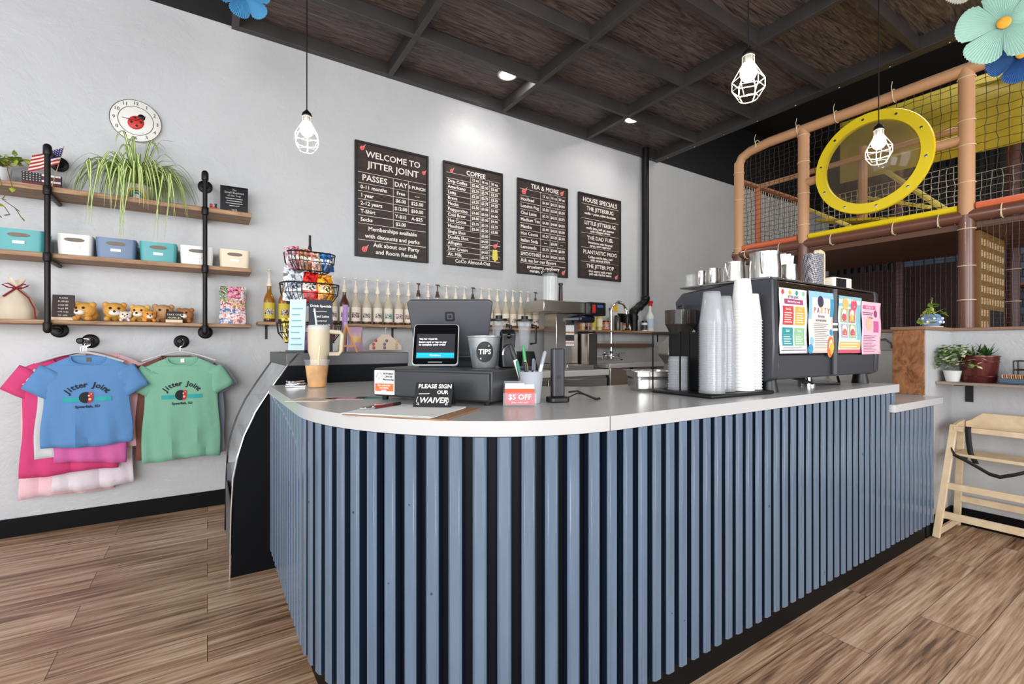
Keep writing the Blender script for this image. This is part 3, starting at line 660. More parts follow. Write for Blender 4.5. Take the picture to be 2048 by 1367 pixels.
def shirt(name_label, x, y, ztop, w, L, col, rz=0, sleeve=0.13, print_=None, group=None, tagc=None, lean=0, seed=0):
    """x: neck centre, ztop: back of the collar, w: chest width, L: length"""
    t = thing('t_shirt', name_label, 't-shirt', (x, y, ztop), rz, group)
    rg = random.Random(seed)
    ph = [rg.uniform(0, 6) for _ in range(4)]
    N = 48; rows = []
    def ring(s):       # s: 0 neck .. 1 hem
        if s < 0.16:
            u = s / 0.16; hw = 0.075 + (w / 2 - 0.012 - 0.075) * (u ** 0.85); zc = -0.055 * u ** 0.9
        else:
            u = (s - 0.16) / 0.84; hw = w / 2 - 0.012 + 0.020 * u + 0.004 * math.sin(u * 9 + ph[0]); zc = -0.055 - (L - 0.055) * u
        return hw, zc
    S = [0, 0.02, 0.05, 0.08, 0.11, 0.14, 0.16] + [0.16 + 0.84 * i / 16 for i in range(1, 17)]
    vs = []; fs = []
    def dep(s): return 0.010 + 0.010 * min(1, s * 4)
    for s in S:
        hw, zc = ring(s)
        for i in range(N):
            a = 2 * PI * i / N; ca, sa = math.cos(a), math.sin(a)
            px = hw * ca; front = sa < 0
            d = dep(s) * abs(sa) ** 0.6 * (1 if sa > 0 else -1)
            rip = (0.0060 * math.sin(px * 44 + ph[1] + 2.6 * s) + 0.0035 * math.sin(px * 90 + ph[0] - 5 * s)) * max(0, s - 0.22) * 2.0 * abs(sa)
            z = zc
            if s < 0.16 and front: z -= 0.050 * (1 - s / 0.16) ** 1.2 * abs(sa) ** 0.7
            z += (0.006 * math.sin(px * 16 + ph[2]) if s > 0.95 else 0) + lean * px * s
            vs.append((px + 0.010 * lean * s, d + rip, z))
    for j in range(len(S) - 1):
        for i in range(N): fs.append((j * N + i, j * N + (i + 1) % N, (j + 1) * N + (i + 1) % N, (j + 1) * N + i))
    mb = MB(); mb.add(vs, fs)
    for sg in (-1, 1):     # sleeves
        M_ = 16; x0 = w / 2 - 0.045; vs = []; fs = []; 
        for j in range(6):
            u = j / 5; cx = (x0 + (sleeve - 0.02) * u * 0.62) * sg; cz = -0.088 - (sleeve - 0.01) * u * 0.95
            rx_ = 0.030 + 0.022 * (0.4 + 0.6 * u); 
            dirx, dirz = 0.66, -0.75     # sleeve axis; width goes along the perpendicular
            for i in range(M_):
                a = 2 * PI * i / M_; q = (0.062 + 0.006 * u) * math.cos(a)
                vs.append((cx + sg * q * 0.84, 0.017 * math.sin(a) * (1 + 0.35 * math.sin(u * 8 + ph[3] + q * 60)), cz + q * 0.54 + 0.012 * (1 - u)))
        for j in range(5):
            for i in range(M_): fs.append((j * M_ + i, j * M_ + (i + 1) % M_, (j + 1) * M_ + (i + 1) % M_, (j + 1) * M_ + i))
        mb.add(vs, fs)
    cl = mat(col[0], col[1], 0.85, bump=0.55, bscale=14)
    mb.build('body', cl, t, solid=0.0014)
    r = MB(); r.tube([(0.077 * math.cos(2 * PI * i / 32), (0.012 if math.sin(2 * PI * i / 32) > 0 else 0.012) * math.sin(2 * PI * i / 32), 0.0015 - (0.052 * abs(math.sin(2 * PI * i / 32)) ** 0.7 if math.sin(2 * PI * i / 32) < 0 else 0)) for i in range(32)], 0.0042, 6, closed=True)
    r.build('collar', cl, t)
    if tagc: MB().box(-0.010, 0.010, 0.0075, 0.0085, -0.030, -0.006).build('neck_label', tagc, t, smooth=False)
    if print_:
        def surf(q):
            px, z = q[0], q[1]; s = 0.16 + 0.84 * (-z - 0.055) / (L - 0.055); hw, _ = ring(s); sa = math.sqrt(max(0.01, 1 - (px / hw) ** 2))
            rip = (0.0060 * math.sin(px * 44 + ph[1] + 2.6 * s) + 0.0035 * math.sin(px * 90 + ph[0] - 5 * s)) * max(0, s - 0.22) * 2.0 * sa
            return (px, -dep(s) * sa ** 0.6 + rip - 0.0042 - q[2], z)
        mb = MB(); cz = print_; ch = 'Jitter Joint'
        for i, c_ in enumerate(ch):
            a = R(90 + 62 - 124 * i / (len(ch) - 1)); rr_ = 0.088
            if c_ != ' ': mb.text(c_, rr_ * 1.12 * math.cos(a), cz + 0.012 + rr_ * 0.82 * math.sin(a) - 0.01, 0.042, 0, rot=(a - PI / 2) * 0.8, warp=surf, bold=0.0012)
        mb.text('Spearfish, SD', 0, cz - 0.050, 0.020, 0, warp=surf, bold=0.0006)
        for k_, (a0, a1) in enumerate(((-0.105, -0.03), (0.03, 0.105))):
            g = 6
            for i in range(g):
                xa = a0 + (a1 - a0) * i / g; xb = a0 + (a1 - a0) * (i + 1) / g
                mb.add([surf((xa, cz - 0.020, 0)), surf((xb, cz - 0.020, 0)), surf((xb, cz + 0.004, 0)), surf((xa, cz + 0.004, 0))], [(0, 1, 2, 3)], 1)
        def disc(cx, cy, rx_, ry_, k, off, a0=0, a1=360):
            p = [surf((cx + rx_ * math.cos(R(a0 + (a1 - a0) * i / 16)), cy + ry_ * math.sin(R(a0 + (a1 - a0) * i / 16)), off)) for i in range(17)]
            mb.add(p, [tuple(range(17))], k)
        disc(-0.008, cz + 0.002, 0.029, 0.032, 0, 0.0004); disc(0.004, cz + 0.0, 0.020, 0.030, 2, 0.001, -100, 80); disc(0.014, cz + 0.022, 0.010, 0.010, 2, 0.0014)
        disc(0.010, cz - 0.008, 0.006, 0.007, 3, 0.0018); disc(0.006, cz + 0.012, 0.004, 0.005, 3, 0.0018); disc(0.016, cz + 0.021, 0.003, 0.003, 3, 0.0018)
        mb.build('print', [mat('print_black', (24, 28, 38), 0.8), mat('print_teal', (40, 160, 160), 0.8), mat('print_red', (196, 52, 48), 0.8), mat('print_cream', (232, 206, 170), 0.8)], t, smooth=False)
    return t
GL, GR = 'T-shirts hanging from the left peg', 'T-shirts hanging from the right peg'
shirt('blue T-shirt with ladybug logo hanging at the front of the left peg', -0.572, 3.585, 1.042, 0.385, 0.510, ('cotton_blue', (88, 134, 184)), 0, 0.135, -0.235, GL, BLACKP, seed=1)
shirt('hot pink T-shirt sticking out left behind the blue shirt', -0.660, 3.660, 1.040, 0.40, 0.665, ('cotton_hot_pink', (206, 62, 116)), R(4), 0.135, None, GL, seed=2)
shirt('orchid pink T-shirt showing its hem below the blue shirt', -0.565, 3.622, 1.030, 0.31, 0.600, ('cotton_orchid', (204, 96, 160)), 0, 0.10, None, GL, lean=-0.10, seed=3)
shirt('pale grey T-shirt peeking out at the left side of the blue shirt', -0.610, 3.640, 1.020, 0.385, 0.545, ('cotton_pale_grey', (196, 198, 200)), 0, 0.09, None, GL, seed=4)
shirt('white T-shirt with the lowest hem hanging behind the left peg bunch', -0.570, 3.735, 1.030, 0.36, 0.775, ('cotton_white', (226, 214, 222)), R(2), 0.12, None, GL, seed=5)
shirt('long pale pink T-shirt hanging lowest near the wall on the left peg', -0.690, 3.770, 1.030, 0.40, 0.800, ('cotton_blush', (232, 190, 198)), R(3), 0.12, None, GL, seed=6)
shirt('light pink T-shirt showing at the right side of the blue shirt', -0.525, 3.700, 1.050, 0.40, 0.560, ('cotton_light_pink', (226, 178, 184)), R(-3), 0.12, None, GL, seed=7)
shirt('sage green T-shirt with ladybug logo hanging at the front of the right peg', -0.132, 3.625, 1.028, 0.395, 0.635, ('cotton_sage', (122, 176, 150)), 0, 0.135, -0.235, GR, PAPER, seed=8)
shirt('brown T-shirt showing its left edge behind the green shirt', -0.165, 3.680, 1.035, 0.40, 0.630, ('cotton_brown', (118, 74, 60)), R(2), 0.10, None, GR, seed=9)
shirt('grey blue T-shirt showing at the right edge of the green shirt', -0.100, 3.715, 1.020, 0.39, 0.625, ('cotton_grey_blue', (150, 158, 172)), R(-2), 0.135, None, GR, seed=10)
shirt('pale mauve T-shirt nearest the wall on the right peg', -0.120, 3.765, 1.030, 0.385, 0.660, ('cotton_mauve', (196, 180, 186)), 0, 0.11, None, GR, seed=11)
HW = mat('hanger_wood', (190, 146, 96), 0.5); HC = mat('hanger_clear', (220, 222, 226), 0.2, alpha=0.6)
for x, y, m, lb in ((-0.572, 3.586, HC, 'clear hanger inside the blue T-shirt'), (-0.640, 3.661, HW, 'wooden hanger inside the hot pink T-shirt'), (-0.565, 3.701, HW, 'wooden hanger inside the light pink T-shirt'), (-0.600, 3.640, HC, 'clear hanger in the middle of the left bunch'), (-0.600, 3.738, HW, 'wooden hanger nearest the wall on the left peg')):
    hanger(-0.605, y, 1.125, lb, m)
for y, m, lb in ((3.626, HC, 'clear hanger inside the sage green T-shirt'), (3.682, HW, 'wooden hanger inside the brown T-shirt')):
    hanger(-0.145, y, 1.125, lb, m)

# ---------------------------------------------------------------- chalk boards
def chalkboard(x0, x1, z0, z1, label):
    t = thing('menu_board', label, 'menu board', ((x0 + x1) / 2, WY, z0), 0, 'menu boards on the back wall')
    w, h = x1 - x0, z1 - z0; f = 0.017
    MB().box(-w / 2 + 0.004, w / 2 - 0.004, -0.016, -0.004, 0.004, h - 0.004).build('panel', BOARD, t, smooth=False)
    mb = MB(); mb.box(-w / 2, -w / 2 + f, -0.024, 0, 0, h).box(w / 2 - f, w / 2, -0.024, 0, 0, h).box(-w / 2 + f, w / 2 - f, -0.024, 0, 0, f).box(-w / 2 + f, w / 2 - f, -0.024, 0, h - f, h)
    mb.build('frame', BOARDF, t, bevel=0.002)
    mb = MB(); mb.M = Matrix.Translation((-w / 2, -0.0172, h)) @ Matrix.Rotation(R(90), 4, 'X')      # x right, y = -down
    return t, mb, w, h
rj = random.Random(9)
def T(mb, s, x, y, size, al='CENTER', k=0, wide=1.0, bold=0.0011): mb.text(s, x, -y, size, k, al, rot=rj.uniform(-0.012, 0.012), wide=wide, bold=bold)
def HL(mb, x0, x1, y, th=0.0028): mb.add([(x0, -y - th / 2, 0), (x1, -y - th / 2 + rj.uniform(-.002, .002), 0), (x1, -y + th / 2, 0), (x0, -y + th / 2, 0)], [(0, 1, 2, 3)], 0)
def VL(mb, x, y0, y1, th=0.0028): mb.add([(x - th / 2, -y1, 0), (x + th / 2, -y1, 0), (x + th / 2, -y0, 0), (x - th / 2, -y0, 0)], [(0, 1, 2, 3)], 0)
def bug(mb, x, y, s):
    def dsc(cx, cy, r, k, z):
        mb.add([(cx + r * math.cos(2 * PI * i / 16), -cy + r * math.sin(2 * PI * i / 16), z) for i in range(16)], [tuple(range(16))], k)
    dsc(x, y, s, 1, 0.0004); dsc(x + s * 0.8, y - s * 0.8, s * 0.5, 1, 0.0003)
    for a, b in ((-0.4, 0.3), (0.3, 0.35), (0, -0.4)): dsc(x + a * s, y + b * s, s * 0.16, 2, 0.0008)
    mb.add([(x + s * 0.9, -y + s * 1.1, 0.0002), (x + s * 1.5, -y + s * 1.9, 0.0002), (x + s * 1.6, -y + s * 1.8, 0.0002), (x + s * 1.05, -y + s * 1.0, 0.0002)], [(0, 1, 2, 3)], 0)
BM = [CHALKW, PINK, BOARD, mat('chalk_yellow', (228, 206, 90), 0.8)]
t, mb, w, h = chalkboard(0.989, 1.616, 1.822, 2.750, 'largest lettered menu board, WELCOME TO JITTER JOINT, leftmost of the four')
T(mb, 'WELCOME TO', w * .51, h * .105, .071); T(mb, 'JITTER JOINT', w * .51, h * .195, .075)
T(mb, 'PASSES', w * .255, h * .315, .068); T(mb, 'DAY', w * .605, h * .320, .056); T(mb, '5 PUNCH', w * .835, h * .322, .036)
ys = [.268, .362, .432, .502, .572, .642, .712]
for y in ys: HL(mb, w * .04, w * .96, h * y)
rows = [('0-11 months', 'Free', '—'), ('1 year', '$6.00', '$25.00'), ('2-12 years', '$12.00', '$50.00'), ('T-Shirt', 'Y-$15', 'A-$25'), ('Socks', '$2.00', '')]
for i, (a, b, c) in enumerate(rows):
    y = (ys[1 + i] + ys[2 + i]) / 2 * h; T(mb, a, w * .07, y, .042, 'LEFT'); T(mb, b, w * .605, y, .040); T(mb, c, w * .835, y, .040)
VL(mb, w * .50, h * .268, h * .712); VL(mb, w * .71, h * .268, h * .572)
T(mb, 'Memberships available', w * .5, h * .752, .046); T(mb, 'with discounts and perks', w * .5, h * .818, .046); HL(mb, w * .04, w * .96, h * .853)
T(mb, 'Ask about our Party', w * .55, h * .890, .048); T(mb, 'and Room Rentals', w * .55, h * .950, .048)
bug(mb, w * .09, h * .06, .018); bug(mb, w * .93, h * .165, .016); bug(mb, w * .12, h * .935, .022)
mb.build('chalk_lettering', BM, t, smooth=False)
t, mb, w, h = chalkboard(1.757, 2.377, 1.828, 2.750, 'COFFEE menu board with three price columns, second from the left')
T(mb, 'COFFEE', w * .53, h * .075, .058); bug(mb, w * .13, h * .085, .016)
rows = ['', 'Drip Coffee', 'Americano', 'Latte', 'Breve', 'Mocha', 'Frappuccino', 'Cold Brew', 'Hot Cocoa', 'Macchiato', 'Single Shot', 'Double Shot', 'Affogato', 'Sour Cream', 'Alt. Milk']
pr = random.Random(2); y0, dy = .105, .0545
for i, s in enumerate(rows):
    y = (y0 + dy * (i + .5)) * h; HL(mb, w * .05, w * .95, h * (y0 + dy * i)); T(mb, s, w * .07, y, .040, 'LEFT')
    if i == 0:
        for cx, q in ((.52, '12 oz'), (.68, '16 oz'), (.85, '20 oz')): T(mb, q, w * cx, y, .032)
    else:
        b = 2 + pr.randint(0, 8) * .25
        if i < 10: T(mb, '$%.2f' % b, w * .52, y, .034)
        T(mb, '$%.2f' % (b + .5), w * .68, y, .034)
        if i < 10: T(mb, '$%.2f' % (b + 1), w * .85, y, .034)
HL(mb, w * .05, w * .95, h * (y0 + dy * 15)); VL(mb, w * .44, h * y0, h * (y0 + dy * 10)); VL(mb, w * .60, h * y0, h * (y0 + dy * 15)); VL(mb, w * .765, h * y0, h * (y0 + dy * 15))
T(mb, 'CoCo Almond-Oat', w * .48, h * .955, .046)
bug(mb, w * .86, h * .765, .020)
mb.prism([(w * .82, -h * .80), (w * .90, -h * .80), (w * .91, -h * .90), (w * .88, -h * .905), (w * .86, -h * .93), (w * .84, -h * .905), (w * .81, -h * .90)], 0.0, 0.0006, 3)
mb.build('chalk_lettering', BM, t, smooth=False)
t, mb, w, h = chalkboard(2.545, 3.181, 1.815, 2.750, 'TEA & MORE menu board with price grid, third from the left')
T(mb, 'TEA & MORE', w * .53, h * .062, .062); bug(mb, w * .12, h * .135, .026); bug(mb, w * .87, h * .070, .020)
rows = ['', 'Hot/Iced', 'London Fog', 'Chai Latte', 'Medium Tea', 'Matcha', 'Hot Cocoa', 'Italian Soda', 'Lemonade', 'SMOOTHIES']
y0, dy = .105, .072
for i, s in enumerate(rows):
    y = (y0 + dy * (i + .5)) * h; HL(mb, w * .05, w * .95, h * (y0 + dy * i)); T(mb, s, w * .06, y, .046, 'LEFT')
    for cx, q in ((.54, '12 oz'), (.71, '16 oz'), (.87, '20 oz')):
        T(mb, q if i == 0 else ('—' if i == 7 and cx != .71 else '$%.2f' % (2.5 + pr.randint(0, 10) * .25)), w * cx, y, .036)
HL(mb, w * .05, w * .95, h * (y0 + dy * 10)); VL(mb, w * .44, h * y0, h * (y0 + dy * 10)); VL(mb, w * .63, h * y0, h * (y0 + dy * 10)); VL(mb, w * .79, h * y0, h * (y0 + dy * 10))
T(mb, 'Ask me for our flavors', w * .06, h * .857, .048, 'LEFT'); HL(mb, w * .05, w * .95, h * .886); T(mb, 'strawberry, raspberry', w * .50, h * .920, .046); T(mb, 'mango, peach', w * .42, h * .962, .044)
bug(mb, w * .90, h * .95, .020)
mb.build('chalk_lettering', BM, t, smooth=False)
t, mb, w, h = chalkboard(3.329, 3.961, 1.832, 2.753, 'HOUSE SPECIALS menu board with five drinks, rightmost of the four')
T(mb, 'HOUSE SPECIALS', w * .50, h * .080, .068)
yy = [.125, .295, .465, .635, .80]
sec = [('THE JITTERBUG', ['vanilla + pecan, white choc latte']), ('LITTLE JITTERBUG', ['vanilla latte, half caf, steamer', 'with whipped cream']), ('THE DAD FUEL', ['Americano with flavored', 'syrup, extra espresso']), ('PLANTASTIC FROG', ['Coffee matcha latte, iced', 'with caramel drizzle']), ('THE JITTER POP', ['Our energy with cream', 'and with magical sauce'])]
for y, (a, ls) in zip(yy, sec):
    HL(mb, w * .06, w * .94, h * y); T(mb, a, w * .5, h * (y + .052), .058)
    for i, s in enumerate(ls): T(mb, s, w * .5, h * (y + .108 + .034 * i), .036)
bug(mb, w * .88, h * .955, .020)
mb.build('chalk_lettering', BM, t, smooth=False)

# ---------------------------------------------------------------- syrup shelf and bottles
SY = 1.272
ORD = ['first', 'second', 'third', 'fourth', 'fifth', 'sixth', 'seventh', 'eighth', 'ninth', 'tenth', 'eleventh', 'twelfth', 'thirteenth', 'fourteenth', 'fifteenth', 'sixteenth', 'seventeenth', 'eighteenth', 'nineteenth', 'twentieth', 'twenty first', 'twenty second', 'twenty third']
t = thing('wall_shelf', 'long narrow wooden wall shelf carrying the syrup bottles below the menu boards', 'shelf')
MB().box(0.294, 4.85, 3.70, WY, SY - 0.02, SY).build('board', SHELFWOOD, t, bevel=0.002)
for x in (0.36, 1.30, 2.30, 3.30, 4.60): MB().box(x - 0.008, x + 0.008, 3.76, WY, SY - 0.026, SY - 0.0205).box(x - 0.008, x + 0.008, WY - 0.006, WY, SY - 0.12, SY - 0.0205).build('bracket', BLACKM, t)
BG = mat('bottle_clear', (224, 206, 176), 0.06, alpha=0.55, spec=0.8)
PUMPW = mat('pump_ivory', (232, 222, 204), 0.35)
def syrup(x, y, label, liquid, lab, labc2, pump=PUMPW, hs=1.0, group='syrup bottles on the wall shelf'):
    t = thing('syrup_bottle', label, 'bottle', (x, y, SY + 0.0005), random.uniform(-0.3, 0.3), group)
    MB().lathe([(0.0001, 0), (0.034, 0.0), (0.036, 0.006), (0.036, 0.150 * hs), (0.031, 0.172 * hs), (0.016, 0.205 * hs), (0.0135, 0.225 * hs), (0.0135, 0.245 * hs), (0.016, 0.247 * hs), (0.016, 0.256 * hs), (0.012, 0.257 * hs)], n=18).build('bottle', liquid if isinstance(liquid, bpy.types.Material) else BG, t)
    mb = MB(); n = 18
    for (z0, z1, k, r) in ((0.024, 0.132, 0, 0.0366), (0.050, 0.090, 1, 0.0370)):
        vs = []; fs = []
        for i in range(n + 1):
            a = PI + PI * i / n; 
            if k == 1: a = PI + PI * (0.22 + 0.56 * i / n)
            vs += [(r * math.cos(a), r * math.sin(a), z0 * hs), (r * math.cos(a), r * math.sin(a), z1 * hs)]
        for i in range(n): fs.append((2 * i, 2 * i + 2, 2 * i + 3, 2 * i + 1))
        mb.add(vs, fs, k)
    mb.lathe([(0.0352, 0.0032), (0.0368, 0.007), (0.0368, 0.021 * hs)], n=18, k=2)
    mb.build('label_wrap', [lab, labc2, CARA], t)
    if pump:
        mb = MB(); mb.lathe([(0.018, 0.246 * hs), (0.018, 0.268 * hs), (0.012, 0.278 * hs), (0.012, 0.300 * hs), (0.005, 0.302 * hs), (0.005, 0.350 * hs), (0.016, 0.352 * hs), (0.016, 0.360 * hs), (0.004, 0.362 * hs)], n=14)
        mb.tube([(0, 0, 0.349 * hs), (0, -0.03, 0.350 * hs), (0, -0.045, 0.340 * hs)], 0.0045, 6); mb.build('pump', pump, t)
    return t
CARA = mat('caramel_syrup', (84, 48, 34), 0.12, coat=0.5)
AMB = mat('amber_syrup', (150, 96, 34), 0.1, coat=0.5); LY = mat('label_yellow', (206, 186, 58), 0.6); LW = mat('label_cream', (232, 222, 206), 0.6)
cw_ = (232, 224, 210)
LD = print_mat('label_dark_print', [(52, 42, 46), cw_, (150, 130, 120)], 70); LR = print_mat('label_red_print', [(176, 56, 60), cw_, (60, 50, 50)], 70); LT = print_mat('label_teal_print', [(100, 164, 150), cw_, (70, 80, 76)], 60); LP = print_mat('label_pink_print', [(206, 150, 170), cw_, (90, 60, 70)], 60); LB = print_mat('label_brown_print', [(110, 72, 50), cw_, (70, 50, 40)], 60)
CARA = mat('caramel_syrup', (96, 58, 40), 0.12, coat=0.5)
syrup(0.372, 3.775, 'amber syrup bottle with a yellow label at the left end of the syrup shelf', AMB, LY, LD, hs=1.04)
syrup(0.466, 3.775, 'darker amber syrup bottle with yellow label, second from the left', AMB, LY, LB, hs=1.02)
syrup(0.560, 3.775, 'syrup bottle with a pale green label just left of the candy rack', BG, mat('label_pale_green', (206, 214, 170), 0.6), LY, hs=0.98)
for i in range(23):
    x = 0.805 + i * 0.0868
    cc = [LD, LB, LB, LD, LD, LT, LP, LR][i % 8]
    nm = ORD[i]
    syrup(x, 3.775 + random.uniform(-0.006, 0.006), 'cream labelled syrup bottle with %s pump, %s right of the candy rack' % ('dark' if i in (8, 10, 14, 22) else 'ivory', nm), CARA if i in (1,) else BG, LW, cc, pump=(mat('pump_dark', (70, 58, 44), 0.35) if i in (8, 10, 14, 22) else PUMPW))
# dark pumps of the bottles standing behind
# jars and bottles at the right part of the shelf
def jar(x, y, h, r, body, lid, lidh, label, name='jar', cat='jar', labm=None, neck=False):
    t = thing(name, label, cat, (x, y, SY + 0.0005))
    if neck: MB().lathe([(0.0001, 0), (r, 0), (r, h * 0.55), (r * 0.45, h * 0.72), (r * 0.38, h * 0.92), (r * 0.38, h)], n=16).build('bottle', body, t)
    else: MB().lathe([(0.0001, 0), (r, 0), (r * 1.03, 0.005), (r * 1.03, h * 0.9), (r * 0.8, h)], n=18).build('body', body, t)
    MB().lathe([(r * (0.42 if neck else 0.9), h - 0.004), (r * (0.42 if neck else 0.9), h + lidh), (0.0001, h + lidh)], n=16).build('lid', lid, t)
    if labm: MB().lathe([(r * 1.045, h * 0.15), (r * 1.045, h * (0.5 if neck else 0.7))], n=18).build('label_wrap', labm, t)
    return t
ORG = mat('sauce_orange', (176, 84, 44), 0.2, coat=0.4); DKB = mat('sauce_dark', (84, 40, 30), 0.2, coat=0.4)
jar(3.13, 3.78, 0.16, 0.040, WHITE, CREAM, 0.02, 'white tub with a cream lid just right of the coffee brewer', labm=LP)
jar(3.235, 3.77, 0.15, 0.040, ORG, mat('lid_orange', (206, 110, 60), 0.4), 0.06, 'orange sauce bottle next to the white tub', 'sauce_bottle', 'bottle')
jar(3.330, 3.785, 0.25, 0.032, mat('glass_lemon', (226, 214, 140), 0.15, alpha=0.7), PUMPW, 0.05, 'pale yellow bottle with a white pump between the sauce bottles', 'sauce_bottle', 'bottle', LW, True)
jar(3.405, 3.775, 0.22, 0.030, DKB, RED, 0.03, 'slim dark red bottle with a red cap', 'sauce_bottle', 'bottle', LR, True)
jar(3.485, 3.785, 0.24, 0.032, mat('glass_green', (196, 204, 140), 0.15, alpha=0.7), BLACKP, 0.04, 'greenish bottle with a black cap left of the sink faucet', 'sauce_bottle', 'bottle', LY, True)
jar(3.570, 3.775, 0.25, 0.034, mat('glass_honey', (214, 190, 110), 0.15, alpha=0.75), BLACKP, 0.05, 'honey coloured bottle with a tall black pourer', 'sauce_bottle', 'bottle', CREAM, True)
jar(3.660, 3.77, 0.095, 0.044, ORG, BLACKP, 0.012, 'squat orange spice jar behind the faucet', labm=LR)
jar(3.745, 3.79, 0.22, 0.030, mat('glass_olive', (150, 150, 90), 0.2, alpha=0.8), BLACKP, 0.03, 'olive green bottle right behind the gooseneck faucet', 'sauce_bottle', 'bottle', None, True)
jar(3.850, 3.78, 0.16, 0.033, mat('grey_can', (88, 84, 80), 0.3, 0.6), BLACKP, 0.012, 'dark grey can right of the gooseneck faucet')
jar(3.985, 3.77, 0.09, 0.046, mat('can_orange_print', (190, 118, 84), 0.3), BLACKP, 0.10, 'low round tin with a tall black lid near the drain pipe', labm=mat('can_cream', (226, 206, 180), 0.5))
t = thing('picture_card', 'yellow edged white card standing behind the bottles near the faucet', 'card', (3.94, 3.82, SY))
MB().box(-0.13, 0.13, -0.003, 0.003, 0.0005, 0.30).build('card', mat('card_grey', (200, 200, 196), 0.6), t, smooth=False)
MB().box(-0.125, -0.055, -0.0045, -0.003, 0.22, 0.30).build('yellow_corner', mat('card_yellow', (226, 178, 40), 0.6), t, smooth=False)
MB().box(-0.05, 0.125, -0.0045, -0.003, 0.10, 0.20).build('black_band', BLACKP, t, smooth=False)
t = thing('soap_bottle', 'white cleaner bottle with a red trigger cap on the shelf right of the drain pipe', 'bottle', (4.375, 3.775, SY + 0.0005))
MB().lathe([(0.0001, 0), (0.047, 0), (0.049, 0.005), (0.049, 0.17), (0.040, 0.20), (0.020, 0.23), (0.016, 0.30)], n=20).build('bottle', mat('bottle_white_green', (224, 228, 220), 0.35), t)
MB().lathe([(0.0495, 0.04), (0.0495, 0.15)], n=20).build('label_wrap', mat('label_sky', (190, 206, 224), 0.6), t)
mb = MB(); mb.lathe([(0.018, 0.30), (0.018, 0.325), (0.010, 0.34)], n=14); mb.box(-0.012, 0.045, -0.010, 0.010, 0.335, 0.360); mb.bar((0.03, 0, 0.335), (0.04, 0, 0.30), 0.008, 0.006); mb.build('trigger', RED, t)
jar(4.270, 3.765, 0.105, 0.034, WHITE, BLACKP, 0.02, 'small white and black canister left of the white cleaner bottle', labm=DARKG)

# tags hanging under the shelf
t = thing('earring_card', 'clear hook rack with peach pastry cards hanging under the syrup shelf', 'card', (1.20, 3.72, 1.07))
MB().front([(-0.13, 0), (0.13, 0), (0.13, 0.035), (0.03, 0.125), (-0.03, 0.125), (-0.13, 0.035)], -0.002, 0.002).build('card', mat('card_peach', (228, 206, 184), 0.6), t, smooth=False)
mb = MB(); pr = random.Random(4)
for i in range(9): mb.ball((-0.09 + 0.09 * (i % 3) + pr.uniform(-.012, .012), -0.004, 0.018 + 0.028 * (i // 3)), 0.013, i % 3, 8, 5, sy=0.2)
mb.build('printed_dots', [mat('dot_red', (200, 96, 84), 0.6), mat('dot_grey', (120, 124, 128), 0.6), mat('dot_tan', (208, 176, 130), 0.6)], t)
MB().tube([(0, 0, 0.125), (0, 0, 0.175), (0.01, 0, 0.18)], 0.002, 6).build('hook', CHROME, t)

# ---------------------------------------------------------------- back counter: fridge, coffee brewer, blenders, sink
t = thing('undercounter_fridge', 'low white and grey undercounter fridge against the back wall left of the sink', 'fridge', (2.43, 3.50, 0))
MB().box(-0.52, 0.70, -0.28, 0.32, 0.02, 0.83).build('cabinet', mat('fridge_grey', (150, 150, 152), 0.3, 0.6), t, bevel=0.004)
MB().box(-0.53, 0.715, -0.31, 0.33, 0.831, 0.885).build('top', mat('fridge_top_white', (214, 210, 206), 0.3), t, bevel=0.006)
MB().box(-0.51, -0.005, -0.305, -0.281, 0.06, 0.81).build('door', STEEL, t, bevel=0.003); MB().box(0.005, 0.69, -0.305, -0.281, 0.06, 0.81).build('door', STEEL, t, bevel=0.003)
t = thing('coffee_brewer', 'tall stainless batch coffee brewer with black control head behind the counter', 'coffee machine', (2.83, 3.42, 0.886))
MB().box(-0.17, 0.15, -0.20, 0.20, 0.0, 0.05).build('base', STEEL, t, bevel=0.006)
MB().box(-0.13, 0.13, 0.0, 0.19, 0.05, 0.52).build('column', STEEL, t, bevel=0.005)
MB().box(-0.35, 0.13, -0.10, 0.19, 0.520, 0.625).build('head', STEEL, t, bevel=0.005)
MB().box(0.131, 0.34, -0.16, 0.14, 0.500, 0.625).build('control_head', BLACKP, t, bevel=0.01)
MB().box(0.045, 0.235, -0.13, 0.08, 0.435, 0.499).build('brew_basket', mat('basket_navy', (24, 28, 44), 0.25), t, bevel=0.02, seg=3)
MB().box(0.165, 0.205, -0.1625, -0.1605, 0.525, 0.60).build('switch', RED, t, smooth=False); MB().box(0.225, 0.30, -0.1625, -0.1605, 0.575, 0.60).build('display', mat('display_blue', (60, 90, 150), 0.3), t, smooth=False)
mb = MB()
for z0, z1, k in ((0.42, 0.46, 2), (0.35, 0.41, 0), (0.25, 0.345, 0), (0.215, 0.24, 0), (0.335, 0.345, 1), (0.243, 0.25, 1), (0.265, 0.32, 2)): mb.box(-0.02, 0.08, -0.0025 - 0.001 * k, -0.0005, z0, z1, k)
mb.build('stickers', [PAPER, mat('sticker_orange', (230, 140, 70), 0.6), DARKG], t, smooth=False)
MB().box(0.15, 0.27, -0.12, 0.06, 0.0, 0.34).box(0.16, 0.26, -0.11, 0.05, 0.34, 0.36).build('thermal_server', STEELD, t, bevel=0.012, seg=3)
t = thing('filter_cylinder', 'clear cylinder full of white paper filters on top of the coffee brewer', 'canister', (2.625, 3.42, 1.512))
MB().lathe([(0.0001, 0), (0.070, 0), (0.070, 0.245)], n=24).build('cylinder', CLEARP, t)
mb = MB(); n = 30; vs = []; fs = []
for z in (0.003, 0.22):
    for i in range(n): a = 2 * PI * i / n; r = 0.062 + (0.005 if i % 2 else -0.004); vs.append((r * math.cos(a), r * math.sin(a), z))
